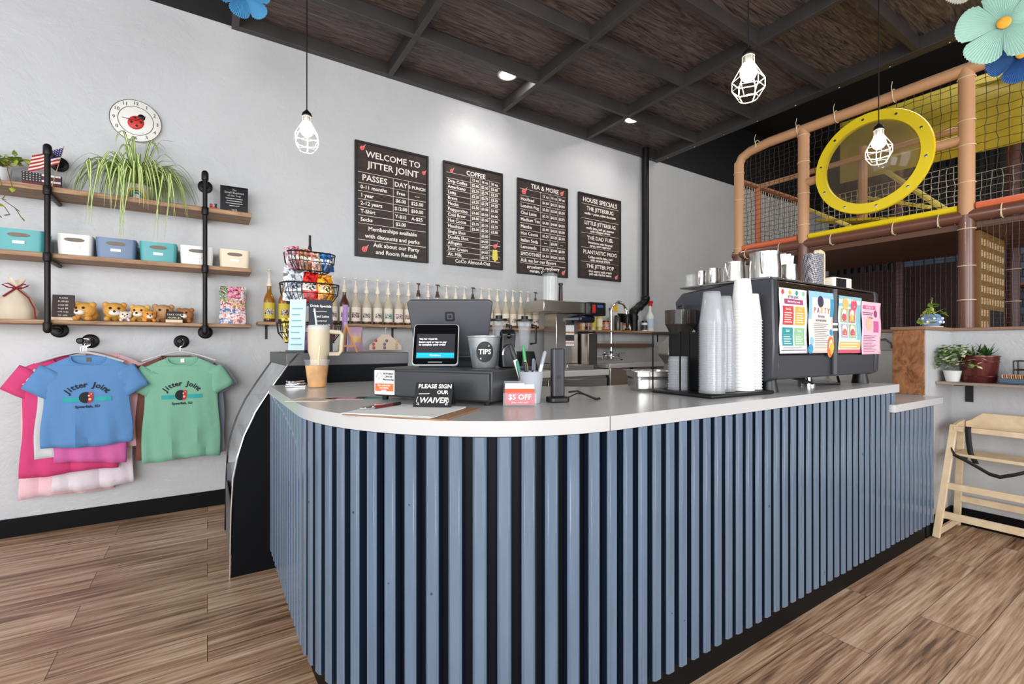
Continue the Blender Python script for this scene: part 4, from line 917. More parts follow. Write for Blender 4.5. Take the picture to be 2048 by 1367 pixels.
for i in range(n): fs.append((i, (i + 1) % n, n + (i + 1) % n, n + i))
fs.append(tuple(range(n, 2 * n))); mb.add(vs, fs); mb.build('filters', PAPER, t, smooth=False)
MB().lathe([(0.072, 0.245), (0.072, 0.258), (0.0001, 0.26)], n=24).build('lid', BLACKP, t)
t = thing('pepper_mill', 'slim dark brown shaker standing beside the paper filter cylinder', 'shaker', (2.765, 3.44, 1.512))
MB().lathe([(0.018, 0), (0.020, 0.02), (0.018, 0.145), (0.0001, 0.15)], n=16).build('body', mat('mill_brown', (58, 34, 30), 0.35), t)
MB().lathe([(0.020, 0.1505), (0.021, 0.175), (0.0001, 0.18)], n=16).build('cap', BLACKP, t)
def blender(x, y, label):
    t = thing('blender', label, 'blender', (x, y, 0.886))
    MB().prism(rrect(-0.09, 0.09, -0.10, 0.10, 0.03), 0, 0.17, top=rrect(-0.065, 0.065, -0.07, 0.07, 0.025)).build('base', BLACKP, t, bevel=0.005)
    MB().lathe([(0.045, 0.172), (0.052, 0.20), (0.075, 0.42), (0.077, 0.43)], n=4).build('jug', CLEARP, t, smooth=False, bevel=0.012)
    MB().lathe([(0.074, 0.431), (0.074, 0.445), (0.03, 0.45), (0.03, 0.475), (0.0001, 0.478)], n=16).build('lid', BLACKP, t)
    MB().tube([(0.075, 0, 0.40), (0.12, 0, 0.395), (0.12, 0, 0.24), (0.062, 0, 0.235)], 0.010, 8).build('handle', BLACKP, t)
    return t
blender(2.31, 3.37, 'clear jug blender just left of the coffee brewer')
blender(2.08, 3.42, 'clear jug blender half hidden behind the register')

SSTL = mat('sink_steel', (206, 202, 198), 0.34, 0.55); SSTD = mat('sink_steel_bowl', (140, 124, 112), 0.35, 0.5)
t = thing('compartment_sink', 'stainless three compartment sink with high backsplash against the back wall', 'sink', (3.76, 3.5, 0))
X0, X1 = -0.60, 0.80
mb = MB(); mb.front([(X0, 0.90), (X1, 0.90), (X1, 1.08), (X1 - 0.08, 1.155), (X0, 1.155)], 0.30, 0.345); mb.build('backsplash', SSTL, t, bevel=0.004)
mb = MB(); mb.box(X0, X1, -0.30, -0.26, 0.895, 0.935).box(X0, X1, 0.26, 0.30, 0.895, 0.925)
for x in (X0, -0.29, 0.02, 0.33): mb.box(x, x + 0.04, -0.26, 0.26, 0.895, 0.925)
mb.box(0.34, X1, -0.26, 0.26, 0.90, 0.92); mb.build('rim', SSTL, t, bevel=0.004)
for x in (X0 + 0.04, -0.25, 0.06):
    mb = MB(); x1 = x + (0.34 if x < -0.5 else 0.32) - 0.02; x1 = x + 0.268
    mb.box(x, x1, -0.26, -0.255, 0.60, 0.90).box(x, x1, 0.255, 0.26, 0.60, 0.90).box(x, x + 0.005, -0.26, 0.26, 0.60, 0.90).box(x1 - 0.005, x1, -0.26, 0.26, 0.60, 0.90).box(x, x1, -0.26, 0.26, 0.595, 0.60)
    mb.build('bowl', SSTD, t, smooth=False)
mb = MB()
for x in (X0 + 0.03, X1 - 0.05):
    for y in (-0.27, 0.27): MB().tube([(x, y, 0), (x, y, 0.895)], 0.018, 10).build('leg', STEEL, t)
MB().box(X0 + 0.2, X1 - 0.2, 0.20, 0.299, 1.09, 1.13).build('rail_shelf', mat('walnut_strip', (92, 68, 54), 0.5), t, bevel=0.003)
t = thing('sprayer_faucet', 'chrome gooseneck pre-rinse faucet with spring hose above the sink', 'faucet', (3.69, 3.70, 0))
mb = MB()
for s in (-1, 1):
    mb.tube([(0, 0.02, 0.985), (s * 0.10, 0.02, 0.985), (s * 0.10, 0.10, 0.985)], 0.014, 10)
    mb.lathe([(0.022, 0.96), (0.024, 1.01), (0.015, 1.02)], (s * 0.10, 0.02, 0), 12); mb.bar((s * 0.10, 0.02, 1.02), (s * 0.15, -0.04, 1.03), 0.014, 0.008)
mb.tube([(0, 0.02, 0.985), (-0.02, -0.10, 0.99), (-0.02, -0.16, 0.96)], 0.012, 10); mb.lathe([(0.024, 0.965), (0.024, 1.03), (0.014, 1.05)], (0, 0.02, 0), 14)
mb.build('mixer_body', CHROME, t)
MB().tube([(0, 0.02, 1.04), (0, 0.02, 1.48)] + [(0.085 - 0.085 * math.cos(a), 0.02 - 0.02 * a, 1.48 + 0.10 * math.sin(a)) for a in [PI * i / 12 for i in range(1, 12)]] + [(0.172, -0.05, 1.44)], 0.011, 10).build('riser', CHROME, t)
mb = MB(); pts = []
for i in range(150):
    s = i / 149; a = s * PI; cx = 0.085 - 0.085 * math.cos(a); cz = 1.48 + 0.10 * math.sin(a); cy = 0.02 - 0.02 * a; ph = i * 0.9
    pts.append((cx + 0.017 * math.cos(ph) * math.cos(a), cy + 0.017 * math.sin(ph), cz + 0.017 * math.cos(ph) * math.sin(a)))
mb.tube(pts, 0.0028, 5); mb.build('spring', CHROME, t)
mb = MB(); mb.lathe([(0.012, 1.30), (0.018, 1.33), (0.020, 1.42), (0.012, 1.45)], (0.172, -0.055, 0), 12); mb.bar((0.18, -0.06, 1.41), (0.20, -0.09, 1.31), 0.012, 0.008); mb.lathe([(0.025, 1.275), (0.027, 1.29), (0.014, 1.305)], (0.172, -0.055, 0), 14); mb.build('spray_head', BLACKP, t)

# hand sink by the half wall
t = thing('hand_sink', 'small stainless wall hand sink with chrome tap behind the right end of the counter', 'sink', (3.90, 1.40, 0))
MB().box(-0.025, 0.018, -0.24, 0.26, 0.80, 1.072).build('backsplash', SSTL, t, bevel=0.004)
mb = MB(); mb.box(-0.36, -0.026, -0.24, -0.22, 0.70, 0.86).box(-0.36, -0.026, 0.24, 0.26, 0.70, 0.86).box(-0.36, -0.34, -0.22, 0.24, 0.70, 0.86).box(-0.36, -0.026, -0.24, 0.26, 0.69, 0.70); mb.build('bowl', STEEL, t, bevel=0.004)
MB().tube([(-0.03, -0.13, 1.09), (-0.05, -0.13, 1.12), (-0.09, -0.11, 1.145), (-0.14, -0.07, 1.135), (-0.16, -0.055, 1.10)], 0.009, 10).build('tap', CHROME, t)

# ---------------------------------------------------------------- candy rack on the display case
t = thing('candy_rack', 'three tier black wire basket stand filled with snacks on the pastry case', 'rack', (0.515, 3.02, 1.0665), R(8))
MB().tube([(0, 0, 0.005), (0, 0, 0.695)], 0.007, 10).build('pole', BLACKM, t); MB().lathe([(0.011, 0.555), (0.011, 0.62), (0.006, 0.64)], n=12).build('finial', BLACKM, t)
def rr_ring(hw, hd, z): return [(p[0], p[1], z) for p in rrect(-hw, hw, -hd, hd, min(hw, hd) * 0.75, 5)]
for (z, hw, hd, h) in ((0.055, 0.175, 0.115, 0.115), (0.285, 0.160, 0.105, 0.115), (0.475, 0.137, 0.095, 0.105)):
    mb = MB(); a = rr_ring(hw, hd, z + h); b = rr_ring(hw * 0.96, hd * 0.96, z + h * 0.5); c = rr_ring(hw * 0.72, hd * 0.72, z)
    mb.tube(a, 0.0042, 6, closed=True); mb.tube(b, 0.0024, 6, closed=True); mb.tube(c, 0.0036, 6, closed=True)
    for i in range(len(a)): mb.tube([a[i], b[i], c[i]], 0.0021, 5)
    for i in range(-4, 5): mb.tube([(i * hw * 0.17, -hd * 0.70, z), (i * hw * 0.17, hd * 0.70, z)], 0.0021, 5)
    mb.build('basket', BLACKM, t)
MB().lathe([(0.09, 0.0), (0.09, 0.008)], n=24).build('foot', BLACKM, t)
ch = t
def packet(x, y, z, w, h, rz, ry, m, m2, label, group='snack packets in the wire baskets', lean=-0.12):
    t = thing('snack_packet', label, 'packet', (x, y, z), rz, group)
    mb = MB(); mb.at(rx=lean, ry=ry); NX, NZ = 6, 8; vs = []; fs = []; ks = []
    for s in (-1, 1):
        for j in range(NZ + 1):
            for i in range(NX + 1):
                u = i / NX * 2 - 1; v = j / NZ
                vs.append((u * w / 2 * (1 + 0.04 * math.sin(v * 11)), s * 0.016 * (1 - u ** 4) * math.sin(PI * v) ** 0.5 + 0.002 * math.sin(u * 9 + v * 7), v * h))
    m_ = (NX + 1) * (NZ + 1)
    for s in (0, 1):
        for j in range(NZ):
            for i in range(NX):
                a = s * m_ + j * (NX + 1) + i; q = (a, a + 1, a + NX + 2, a + NX + 1); fs.append(q if s == 0 else q[::-1]); ks.append(1 if (j in (3, 4) and 1 <= i <= 4) else 0)
    o = len(mb.v); mb.v += [mb.M @ Vector(p) for p in vs]
    for f, k in zip(fs, ks): mb.f.append([o + i for i in f]); mb.mi.append(k)
    mb.build('wrapper', [m, m2], t); return t
def RM(n, c):
    if n.endswith('_band'): return print_mat('wrap_' + n, [(40, 34, 40), c, (246, 240, 232)], 90, 0.25)
    d = tuple(int(v * 0.55) for v in c); l = tuple(min(255, int(v * 1.25 + 20)) for v in c)
    return print_mat('wrap_' + n, [d, c, c, l], 34, 0.25)
CX, CY, CZ = 0.515, 3.02, 1.0665
c8, s8 = math.cos(R(8)), math.sin(R(8))
def cr(x, y): return (CX + x * c8 - y * s8, CY + x * s8 + y * c8)
for i, (nm, c, c2, dz) in enumerate([('pink_silver', (196, 150, 166), (230, 226, 228), 0.0), ('rose', (190, 96, 116), (236, 214, 200), 0.012), ('copper', (170, 110, 80), (228, 200, 160), 0.0), ('rust', (190, 100, 90), (214, 184, 150), 0.004), ('peach', (206, 150, 130), (240, 224, 206), -0.01), ('turquoise', (30, 120, 160), (200, 220, 230), -0.004), ('deep_blue', (34, 96, 168), (220, 226, 236), -0.006)]):
    x, y = cr(-0.105 + i * 0.035, -0.030 + 0.01 * (i % 2)); packet(x, y, CZ + 0.482, 0.060, 0.125 + dz, R(8 + 12 * (i % 2)), R(-8), RM(nm, c), RM(nm + '_band', c2), '%s snack bar in the top basket, %s from the left' % (nm.replace('_', ' '), ORD[i]))
for i, (nm, c, c2, w, x0) in enumerate([('silver_blue', (196, 204, 216), (110, 150, 190), 0.11, -0.105), ('bright_red', (206, 34, 34), (240, 226, 210), 0.12, -0.012), ('orange', (228, 140, 34), (250, 214, 90), 0.11, 0.085)]):
    x, y = cr(x0, -0.035 + 0.004 * i); packet(x, y, CZ + 0.292, w, 0.195 - 0.01 * i, R(8 + 4 * (i - 1)), R(3 - 3 * i), RM(nm, c), RM(nm + '_band', c2), '%s crisp packet in the middle basket' % nm.replace('_', ' '))
for i, (nm, c, c2, x0) in enumerate([('striped_yellow', (214, 184, 80), (90, 60, 60), -0.12), ('white_brown', (214, 206, 196), (130, 80, 60), -0.07), ('coral', (214, 120, 90), (250, 230, 200), 0.10)]):
    x, y = cr(x0, -0.04); packet(x, y, CZ + 0.062, 0.075, 0.135, R(8), R(-4), RM(nm, c), RM(nm + '_band', c2), '%s candy packet in the bottom basket' % nm.replace('_', ' '))
packet(0.455, 2.86, 1.0665, 0.075, 0.11, R(6), 0, mat('cup_lilac', (206, 150, 206), 0.35), mat('cup_lilac_band', (222, 180, 222), 0.35), 'lilac packet standing before the bottom basket', None, 0.0)
packet(0.735, 3.12, 1.0665, 0.035, 0.30, R(5), R(2), mat('box_violet', (176, 140, 204), 0.4), mat('box_violet_band', (206, 180, 224), 0.4), 'tall violet packet just right of the candy rack', None, 0.0)
packet(0.790, 3.05, 1.0665, 0.095, 0.155, R(5), 0, mat('bag_mixed', (186, 150, 170), 0.3), mat('bag_mixed_band', (214, 170, 90), 0.3), 'mixed candy bag with gold band right of the candy rack', None, -0.05)

t = thing('slate_sign', 'black chalk sign on a folding frame behind the tumbler, lettered Drink Specials', 'sign', (0.510, 2.72, 1.0665), R(-10))
mb = MB(); mb.side([(-0.055, 0), (-0.047, 0), (-0.004, 0.285), (-0.012, 0.285)], -0.050, 0.068); mb.build('front_board', mat('slate_navy', (28, 34, 48), 0.55), t, smooth=False)
MB().side([(0.047, 0), (0.055, 0), (0.012, 0.285), (0.004, 0.285)], -0.050, 0.068).build('rear_board', MATS['slate_navy'], t, smooth=False)
mb = MB(); a = math.atan2(0.043, 0.285); mb.M = Matrix.Translation((0.009, -0.0565, 0)) @ Matrix.Rotation(R(90) - a, 4, 'X')
mb.text('Drink Specials', 0, 0.253, 0.0185, bold=0.0005); mb.add([(-0.04, 0.222, 0), (0.03, 0.224, 0), (0.03, 0.226, 0), (-0.04, 0.2245, 0)], [(0, 1, 2, 3)]); mb.text('Iced Latte', 0.005, 0.196, 0.018, bold=0.0004); mb.text('caramel', 0.005, 0.172, 0.016); mb.text('sweet + milk', 0.008, 0.150, 0.015); mb.text('ask us!', 0, 0.11, 0.018)
mb.build('lettering', CHALKW, t, smooth=False)
t = thing('pale_menu_card', 'pale aqua menu card standing left of the black chalk sign', 'card', (0.405, 2.745, 1.0665), R(-38))
MB().side([(-0.012, 0), (-0.008, 0), (0.012, 0.285), (0.008, 0.285)], -0.045, 0.045).build('card', mat('card_aqua', (196, 222, 224), 0.5), t, smooth=False)
MB().box(-0.052, 0.052, -0.025, 0.025, -0.0002, 0.012).build('base', DARKG, t)
mb = MB(); 
for i in range(7): mb.box(-0.03, 0.03 - 0.008 * (i % 3), -0.0125 + i * 0.0027 - 0.0015, -0.0115 + i * 0.0027, 0.04 + i * 0.032, 0.046 + i * 0.032)
mb.build('print', mat('print_aqua_dark', (120, 170, 180), 0.6), t, smooth=False)
t = thing('mini_easel', 'small wooden easel with a floral card right of the tumbler', 'easel', (0.655, 2.74, 1.0665))
for p in (((-0.045, -0.03, 0), (0.0, 0.0, 0.15)), ((0.055, -0.03, 0), (0.005, 0.0, 0.15)), ((0.0, 0.05, 0), (0.0, 0.0, 0.145))): MB().bar(p[0], p[1], 0.010, 0.006).build('leg', mat('easel_wood', (196, 138, 70), 0.5), t)
MB().box(-0.045, 0.05, -0.034, -0.028, 0.030, 0.040).build('ledge', MATS['easel_wood'], t, smooth=False)

# ---------------------------------------------------------------- things on the worktop
t = thing('travel_tumbler', 'cream handled travel tumbler with a straw, behind the iced drink on the worktop', 'tumbler', (0.463, 2.475, ZC + 0.0005), R(-12))
TC = mat('tumbler_cream', (218, 204, 176), 0.4)
MB().lathe([(0.0001, 0), (0.036, 0), (0.037, 0.004), (0.040, 0.135), (0.050, 0.165), (0.051, 0.270)], n=28).build('body', TC, t)
MB().lathe([(0.052, 0.270), (0.052, 0.284), (0.046, 0.292), (0.0001, 0.292)], n=28).build('lid', mat('lid_clear_grey', (206, 206, 204), 0.2), t)
MB().tube([(0.048, 0, 0.262), (0.100, 0, 0.258), (0.108, 0, 0.245), (0.104, 0, 0.165), (0.092, 0, 0.150), (0.046, 0, 0.150)], 0.0105, 10).build('handle', TC, t)
MB().tube([(-0.01, 0, 0.29), (-0.02, 0, 0.375)], 0.0045, 8).build('straw', mat('straw_clear', (214, 222, 232), 0.3), t)
t = thing('iced_drink', 'clear plastic cup of iced orange coffee drink on the worktop before the tumbler', 'drink', (0.425, 2.315, ZC + 0.0005))
MB().lathe([(0.0001, 0.002), (0.037, 0.002), (0.0500, 0.100), (0.0001, 0.102)], n=28).build('drink', mat('iced_coffee_orange', (226, 160, 74), 0.25, vary=0.35, vscale=18), t)
MB().lathe([(0.0385, 0), (0.053, 0.118), (0.056, 0.120), (0.056, 0.127)], n=28).build('cup', THINP, t)
MB().tube([(0.0, 0, 0.03), (0.012, -0.004, 0.19)], 0.0045, 8).build('straw', mat('straw_cream', (236, 226, 180), 0.4), t)
mb = MB(); pr = random.Random(6)
for i in range(16):
    a = pr.uniform(0, 6.28); z = pr.uniform(0.05, 0.095); r = pr.uniform(0.012, 0.034); mb.at(r * math.cos(a), r * math.sin(a), z, a, pr.uniform(0, 1)); mb.box(-.009, .009, -.009, .009, -.009, .009)
mb.build('ice', mat('ice_peach', (240, 214, 180), 0.15, alpha=0.7), t, bevel=0.002)
for i, (z, x, y) in enumerate(((0.0, 0.352, 2.395), (0.010, 0.347, 2.400), (0.020, 0.345, 2.402))):
    tag(MB().at(x, y, ZC + 0.0005 + z, R(-20 + 12 * i)).prism(rrect(-0.048 + 0.006 * i, 0.048 - 0.006 * i, -0.028, 0.028, 0.008), 0, 0.0085).build('steel_dish', CHROME, bevel=0.003), ('bottom', 'middle', 'top')[i] + ' one of three stacked flat steel dishes left of the iced drink', 'dish', 'stacked steel dishes')
for i, (x, y, rz, w, d, m, lb) in enumerate(((0.315, 1.775, R(-35), 0.15, 0.11, mat('card_ivory', (220, 208, 184), 0.6), 'ivory printed card lying near the rounded corner of the worktop'), (0.425, 1.765, R(-28), 0.14, 0.09, mat('card_rose', (196, 160, 156), 0.6), 'rose printed card lying between the ivory and green cards'), (0.500, 1.725, R(-30), 0.10, 0.07, mat('card_green', (90, 134, 120), 0.6), 'green card lying at the left front corner of the cash drawer'))):
    t = thing('flat_card', lb, 'card', (x, y, ZC + 0.0004), rz)
    MB().box(-w / 2, w / 2, -d / 2, d / 2, 0, 0.0012).build('card', m, t, smooth=False)
    mb = MB()
    for j in range(4): mb.box(-w * 0.36, w * (0.36 - 0.1 * (j % 2)), -d * 0.32 + j * d * 0.2, -d * 0.32 + j * d * 0.2 + d * 0.06, 0.00125, 0.0015)
    mb.build('print', mat('card_print_%d' % i, ((150, 120, 110), (160, 110, 116), (60, 96, 90))[i], 0.7), t, smooth=False)

# cash drawer frame: x' along its front, y' into its depth
DX, DY, DA = 0.492, 1.663, R(-58)
def dw(x, y): return (DX + x * math.cos(DA) - y * math.sin(DA), DY + x * math.sin(DA) + y * math.cos(DA))
DZ = 1.024
t = thing('cash_drawer', 'wide dark grey cash drawer under the register on the worktop', 'cash drawer', (DX, DY, ZC), DA)
DR = mat('drawer_charcoal', (54, 55, 58), 0.38, 0.15)
MB().box(0.0, 0.470, 0.006, 0.355, 0.014, DZ - ZC - 0.0005).build('case', DR, t, bevel=0.004)
MB().box(0.006, 0.464, -0.006, 0.0055, 0.018, 0.104).build('drawer_front', DR, t, bevel=0.003)
mb = MB()
for x in (0.03, 0.44):
    for y in (0.03, 0.33): MB().lathe([(0.010, 0.0005), (0.012, 0.014)], (x, y, 0), 12).build('foot', BLACKP, t)
t = thing('sticker_card', 'white and orange reward card stuck on the left of the cash drawer front', 'card', (DX, DY, ZC), DA)
MB().box(0.014, 0.100, -0.0095, -0.0065, 0.022, 0.106).build('card', PAPER, t, smooth=False)
mb = MB(); mb.box(0.018, 0.097, -0.0105, -0.0096, 0.034, 0.060, 0)
mb.M = Matrix.Translation((0, -0.0108, 0)) @ Matrix.Rotation(R(90), 4, 'X')
for i, s in enumerate(('REWARDS', 'CENTER', 'Membership')): mb.text(s, 0.076, 0.094 - i * 0.010, 0.0095, 1, bold=0.0003)
for i, s in enumerate(('Earn points for', 'free drinks', 'today!')): mb.text(s, 0.057, 0.054 - i * 0.0085, 0.009, 2, bold=0.0002)
mb.tube([(0.022, 0.080, 0), (0.03, 0.095, 0), (0.042, 0.098, 0), (0.05, 0.085, 0), (0.036, 0.080, 0), (0.034, 0.072, 0)], 0.0008, 4, 3)
mb.build('print', [mat('orange_print', (234, 112, 56), 0.6), DARKG, PAPER, mat('grey_line', (110, 116, 124), 0.6)], t, smooth=False)

# register (seller screen seen from behind) and customer terminal
x, y = dw(0.140, 0.285)
t = thing('register', 'large grey point of sale register seen from behind on the cash drawer', 'register', (x, y, DZ), R(-34))
mb = MB(); mb.at(0, 0, 0.045, rx=R(20)); mb.prism([(p[0], p[1]) for p in rrect(-0.165, 0.165, -0.008, 0.008, 0.006)], 0.0, 0.0) if False else None
def slab(w0, w1, h, th, r=0.012, n=4):
    o = [(-w0 / 2 + r, 0), (w0 / 2 - r, 0)]
    pts = [(-w0 / 2 + r, 0), (w0 / 2 - r, 0), (w0 / 2, r), (w1 / 2, h - r), (w1 / 2 - r, h), (-w1 / 2 + r, h), (-w1 / 2, h - r), (-w0 / 2, r)]
    return pts
mb = MB(); mb.at(0, 0.03, 0.040, rx=R(14)); mb.front(slab(0.285, 0.335, 0.225, 0.02), -0.012, 0.012); mb.build('screen_housing', REGG, t, bevel=0.006, seg=3)
mb = MB(); mb.at(0, 0.03, 0.040, rx=R(14)); mb.front(slab(0.275, 0.322, 0.215, 0.02), 0.0122, 0.014); mb.build('screen', mat('screen_black', (10, 10, 12), 0.1), t)
mb = MB(); mb.at(0, 0.03, 0.040, rx=R(14)); sq = rrect(-0.019, 0.019, 0.141, 0.179, 0.007); s2 = rrect(-0.011, 0.011, 0.149, 0.171, 0.003); s3 = rrect(-0.006, 0.006, 0.154, 0.166, 0.002)
mb.front(sq, -0.0128, -0.0121, 0); mb.front(s2, -0.0134, -0.0129, 1); mb.front(s3, -0.0140, -0.0135, 0); mb.build('square_emblem', [BLACKP, REGG], t, smooth=False)
MB().side([(-0.06, 0.0005), (0.11, 0.0005), (0.11, 0.012), (0.06, 0.10), (0.035, 0.10), (0.025, 0.03)], -0.09, 0.09).build('stand', DARKG, t, bevel=0.004)
x, y = dw(0.172, 0.130)
t = thing('customer_terminal', 'small tilted customer display showing white text and a blue button', 'display', (x, y, DZ), R(-30)); t.scale = (1.06, 1.06, 1.06)
mb = MB(); mb.at(0, 0, 0.004, rx=R(-24)); mb.front(rrect(-0.079, 0.079, 0, 0.157, 0.012), -0.007, 0.007); mb.build('housing', mat('terminal_white_edge', (205, 206, 210), 0.3), t, bevel=0.003)
mb = MB(); mb.at(0, 0, 0.004, rx=R(-24)); mb.front(rrect(-0.076, 0.076, 0.003, 0.154, 0.011), -0.0078, -0.0071); mb.build('glass', MATS['screen_black'], t)
mb = MB(); mb.at(0, 0, 0.004, rx=R(-24)); mb.box(-0.066, 0.066, -0.0084, -0.0079, 0.024, 0.118, 0).box(-0.064, 0.064, -0.0088, -0.0085, 0.027, 0.046, 1); mb.box(-0.024, 0.024, -0.0086, -0.0079, 0.008, 0.013, 3)
mb.M = mb.M @ Matrix.Translation((0, -0.0092, 0)) @ Matrix.Rotation(R(90), 4, 'X')
mb.text('Continue', 0, 0.0365, 0.010, 2); mb.text('Tap for rewards', -0.058, 0.098, 0.0095, 2, 'LEFT', bold=0.0002); mb.text('Insert card or tap to pay', -0.058, 0.086, 0.0095, 2, 'LEFT', bold=0.0003); mb.text('to complete your order', -0.058, 0.076, 0.0095, 2, 'LEFT', bold=0.0003)
mb.build('display', [mat('screen_grey', (46, 46, 50), 0.2, emit=(46, 46, 50), es=0.6), mat('button_blue', (30, 150, 200), 0.3, emit=(30, 160, 214), es=0.8), mat('screen_text', (240, 240, 240), 0.4, emit=(240, 240, 240), es=0.7), mat('slot_silver', (150, 152, 156), 0.3, 0.6)], t, smooth=False)
MB().side([(-0.010, 0.0005), (0.085, 0.0005), (0.080, 0.012), (0.052, 0.085), (0.042, 0.083), (0.012, 0.012)], -0.055, 0.055).build('stand', BLACKP, t, bevel=0.002)
x, y = dw(0.352, 0.170)
t = thing('tip_bucket', 'galvanised bucket with a black round TIPS sticker on the cash drawer', 'bucket', (x, y, DZ + 0.0005), R(-26))
GAL = mat('galvanised', (176, 180, 182), 0.38, 0.75, vary=0.2, vscale=24)
MB().lathe([(0.0001, 0.002), (0.040, 0), (0.042, 0.004), (0.058, 0.106), (0.0605, 0.108), (0.0605, 0.112), (0.056, 0.112), (0.040, 0.006), (0.0001, 0.006)], n=36).build('pail', GAL, t)
def onc(q):     # wrap a flat design round the bucket's front
    z = 0.056 + q[1]; r = 0.042 + 0.016 * (z - 0.004) / 0.102 + 0.0009 + q[2]; a = q[0] / r
    return (r * math.sin(a), -r * math.cos(a), z)
mb = MB(); mb.add([onc((0.031 * math.cos(2 * PI * i / 40), 0.036 * math.sin(2 * PI * i / 40), 0)) for i in range(40)] + [onc((0, 0, 0.0006))] + [onc((0.016 * math.cos(2 * PI * i / 40), 0.019 * math.sin(2 * PI * i / 40), 0.0003)) for i in range(40)], [(i, (i + 1) % 40, 41 + (i + 1) % 40, 41 + i) for i in range(40)] + [(41 + i, 41 + (i + 1) % 40, 40) for i in range(40)], 0)
mb.text('TIPS', 0, 0.0, 0.024, 1, warp=lambda q: onc((q[0], q[1], 0.0016)), bold=0.0007)
for s in (-1, 1): mb.text('»' if s < 0 else '«', -s * -0.014 * -1, s * -0.022, 0.014, 1, warp=lambda q: onc((q[0], q[1], 0.0016)))
mb.build('tips_sticker', [mat('sticker_charcoal', (40, 42, 44), 0.6), PAPER], t, smooth=False)
x, y = dw(0.420, 0.22)
t = thing('barcode_scanner', 'black handheld scanner in its cradle between the bucket and the pens', 'scanner', (x, y, DZ + 0.0005), R(-15))
MB().side([(-0.03, 0), (0.035, 0), (0.030, 0.02), (0.012, 0.09), (0.016, 0.125), (-0.006, 0.138), (-0.022, 0.12), (-0.012, 0.06)], -0.026, 0.026).build('cradle', BLACKP, t, bevel=0.006, seg=3)
MB().tube([(0.024 * math.cos(PI * i / 12), -0.022, 0.045 + 0.034 * math.sin(PI * i / 12)) for i in range(13)], 0.004, 8).build('grip_ring', mat('chrome_dark', (150, 150, 152), 0.2, 1), t)
MB().ball((0, -0.016, 0.112), 0.010).build('lens', mat('lens_black', (8, 8, 10), 0.08), t)
x, y = dw(0.29, 0.292)
t = thing('card_reader_display', 'small dark grey screen standing behind the scanner on the cash drawer', 'display', (x, y, DZ), R(-25))
mb = MB(); mb.at(0, 0, 0.055, rx=R(-8)); mb.front(rrect(-0.060, 0.060, 0, 0.058, 0.006), -0.006, 0.006); mb.build('housing', REGG, t, bevel=0.002)
MB().box(-0.012, 0.012, -0.006, 0.006, 0.0005, 0.06).box(-0.035, 0.035, -0.025, 0.025, 0.0005, 0.006).build('stand', BLACKP, t)

# pens in a grey cup
PX, PY = 0.905, 1.285
t = thing('pen_cup', 'light grey cup holding pens and markers right of the cash drawer', 'pen cup', (PX, PY, ZC + 0.0005))
MB().lathe([(0.0001, 0.003), (0.030, 0), (0.032, 0.003), (0.043, 0.103), (0.0445, 0.105), (0.0415, 0.105), (0.030, 0.006), (0.0001, 0.006)], n=28).build('cup', mat('cup_grey', (176, 180, 188), 0.4), t)
pens = [('white marker with a black cap', (228, 230, 232), (30, 32, 36), -0.018, 0.004, -0.055, 0.19, 0.0075), ('green tipped pencil', (196, 200, 150), (60, 150, 90), 0.000, 0.008, -0.02, 0.185, 0.005), ('dark green marker', (30, 80, 66), (40, 120, 96), -0.030, 0.0, -0.03, 0.135, 0.006), ('black pen', (28, 30, 34), (28, 30, 34), -0.018, -0.012, -0.012, 0.130, 0.005), ('orange pencil', (206, 150, 90), (120, 90, 60), -0.008, -0.012, -0.012, 0.128, 0.004), ('white stylus leaning right', (226, 226, 230), (160, 160, 170), 0.012, -0.004, 0.045, 0.165, 0.006), ('navy pen', (40, 50, 90), (120, 130, 160), 0.016, 0.010, 0.008, 0.14, 0.0045), ('silver pen', (180, 180, 186), (90, 90, 96), 0.022, 0.002, 0.006, 0.135, 0.0045)]
for i, (nm, c, c2, ox, oy, tilt, L, r) in enumerate(pens):
    tt = thing('pen', nm + ' in the light grey cup', 'pen', (PX + ox * 0.6, PY + oy * 0.6, ZC + 0.008), 0, 'pens in the grey cup')
    a = Vector((0, 0, 0)); b = Vector((tilt, 0.3 * tilt * -1 + 0.004, L))
    MB().tube([a, a.lerp(b, 0.72)], r, 10).build('barrel', mat('pen_%d' % i, c, 0.4), tt); MB().tube([a.lerp(b, 0.72), a.lerp(b, 0.97), b], [r * 1.08, r * 1.08, r * 0.5], 10).build('cap', mat('pen_cap_%d' % i, c2, 0.4), tt)

# phone / charger tower
t = thing('card_terminal', 'slim black upright handset in its round dock right of the pens', 'handset', (0.998, 1.258, ZC + 0.0005), R(-20))
MB().prism(rrect(-0.038, 0.038, -0.028, 0.028, 0.02, 6), 0, 0.018).build('dock', BLACKP, t, bevel=0.004)
MB().prism(rrect(-0.0235, 0.0235, -0.014, 0.014, 0.011, 6), 0.0185, 0.181).build('handset', mat('handset_black', (46, 48, 54), 0.35, 0.2), t, bevel=0.003)
MB().lathe([(0.007, 0), (0.007, -0.001)], (0, -0.0142, 0.085), 16, ax='Y').build('button', BLACKP, t)
for i, (dx, dy, lb) in enumerate(((0.0, 0.0, 'thick black cable curling on the worktop right of the handset dock'), (0.015, 0.018, 'thin black cable looping behind the handset dock'))):
    tag(MB().tube([(1.04 + dx, 1.25 + dy, ZC + 0.012 + 0.02 * (1 - i)), (1.07 + dx, 1.24 + dy, ZC + 0.035 - 0.01 * i), (1.11 + dx, 1.235 + dy, ZC + 0.018), (1.14 + dx, 1.22 + dy, ZC + 0.004), (1.17 + dx, 1.235 + dy, ZC + 0.0035)], 0.0034 - 0.0008 * i, 8).build('cable', BLACKP), lb, 'cable')

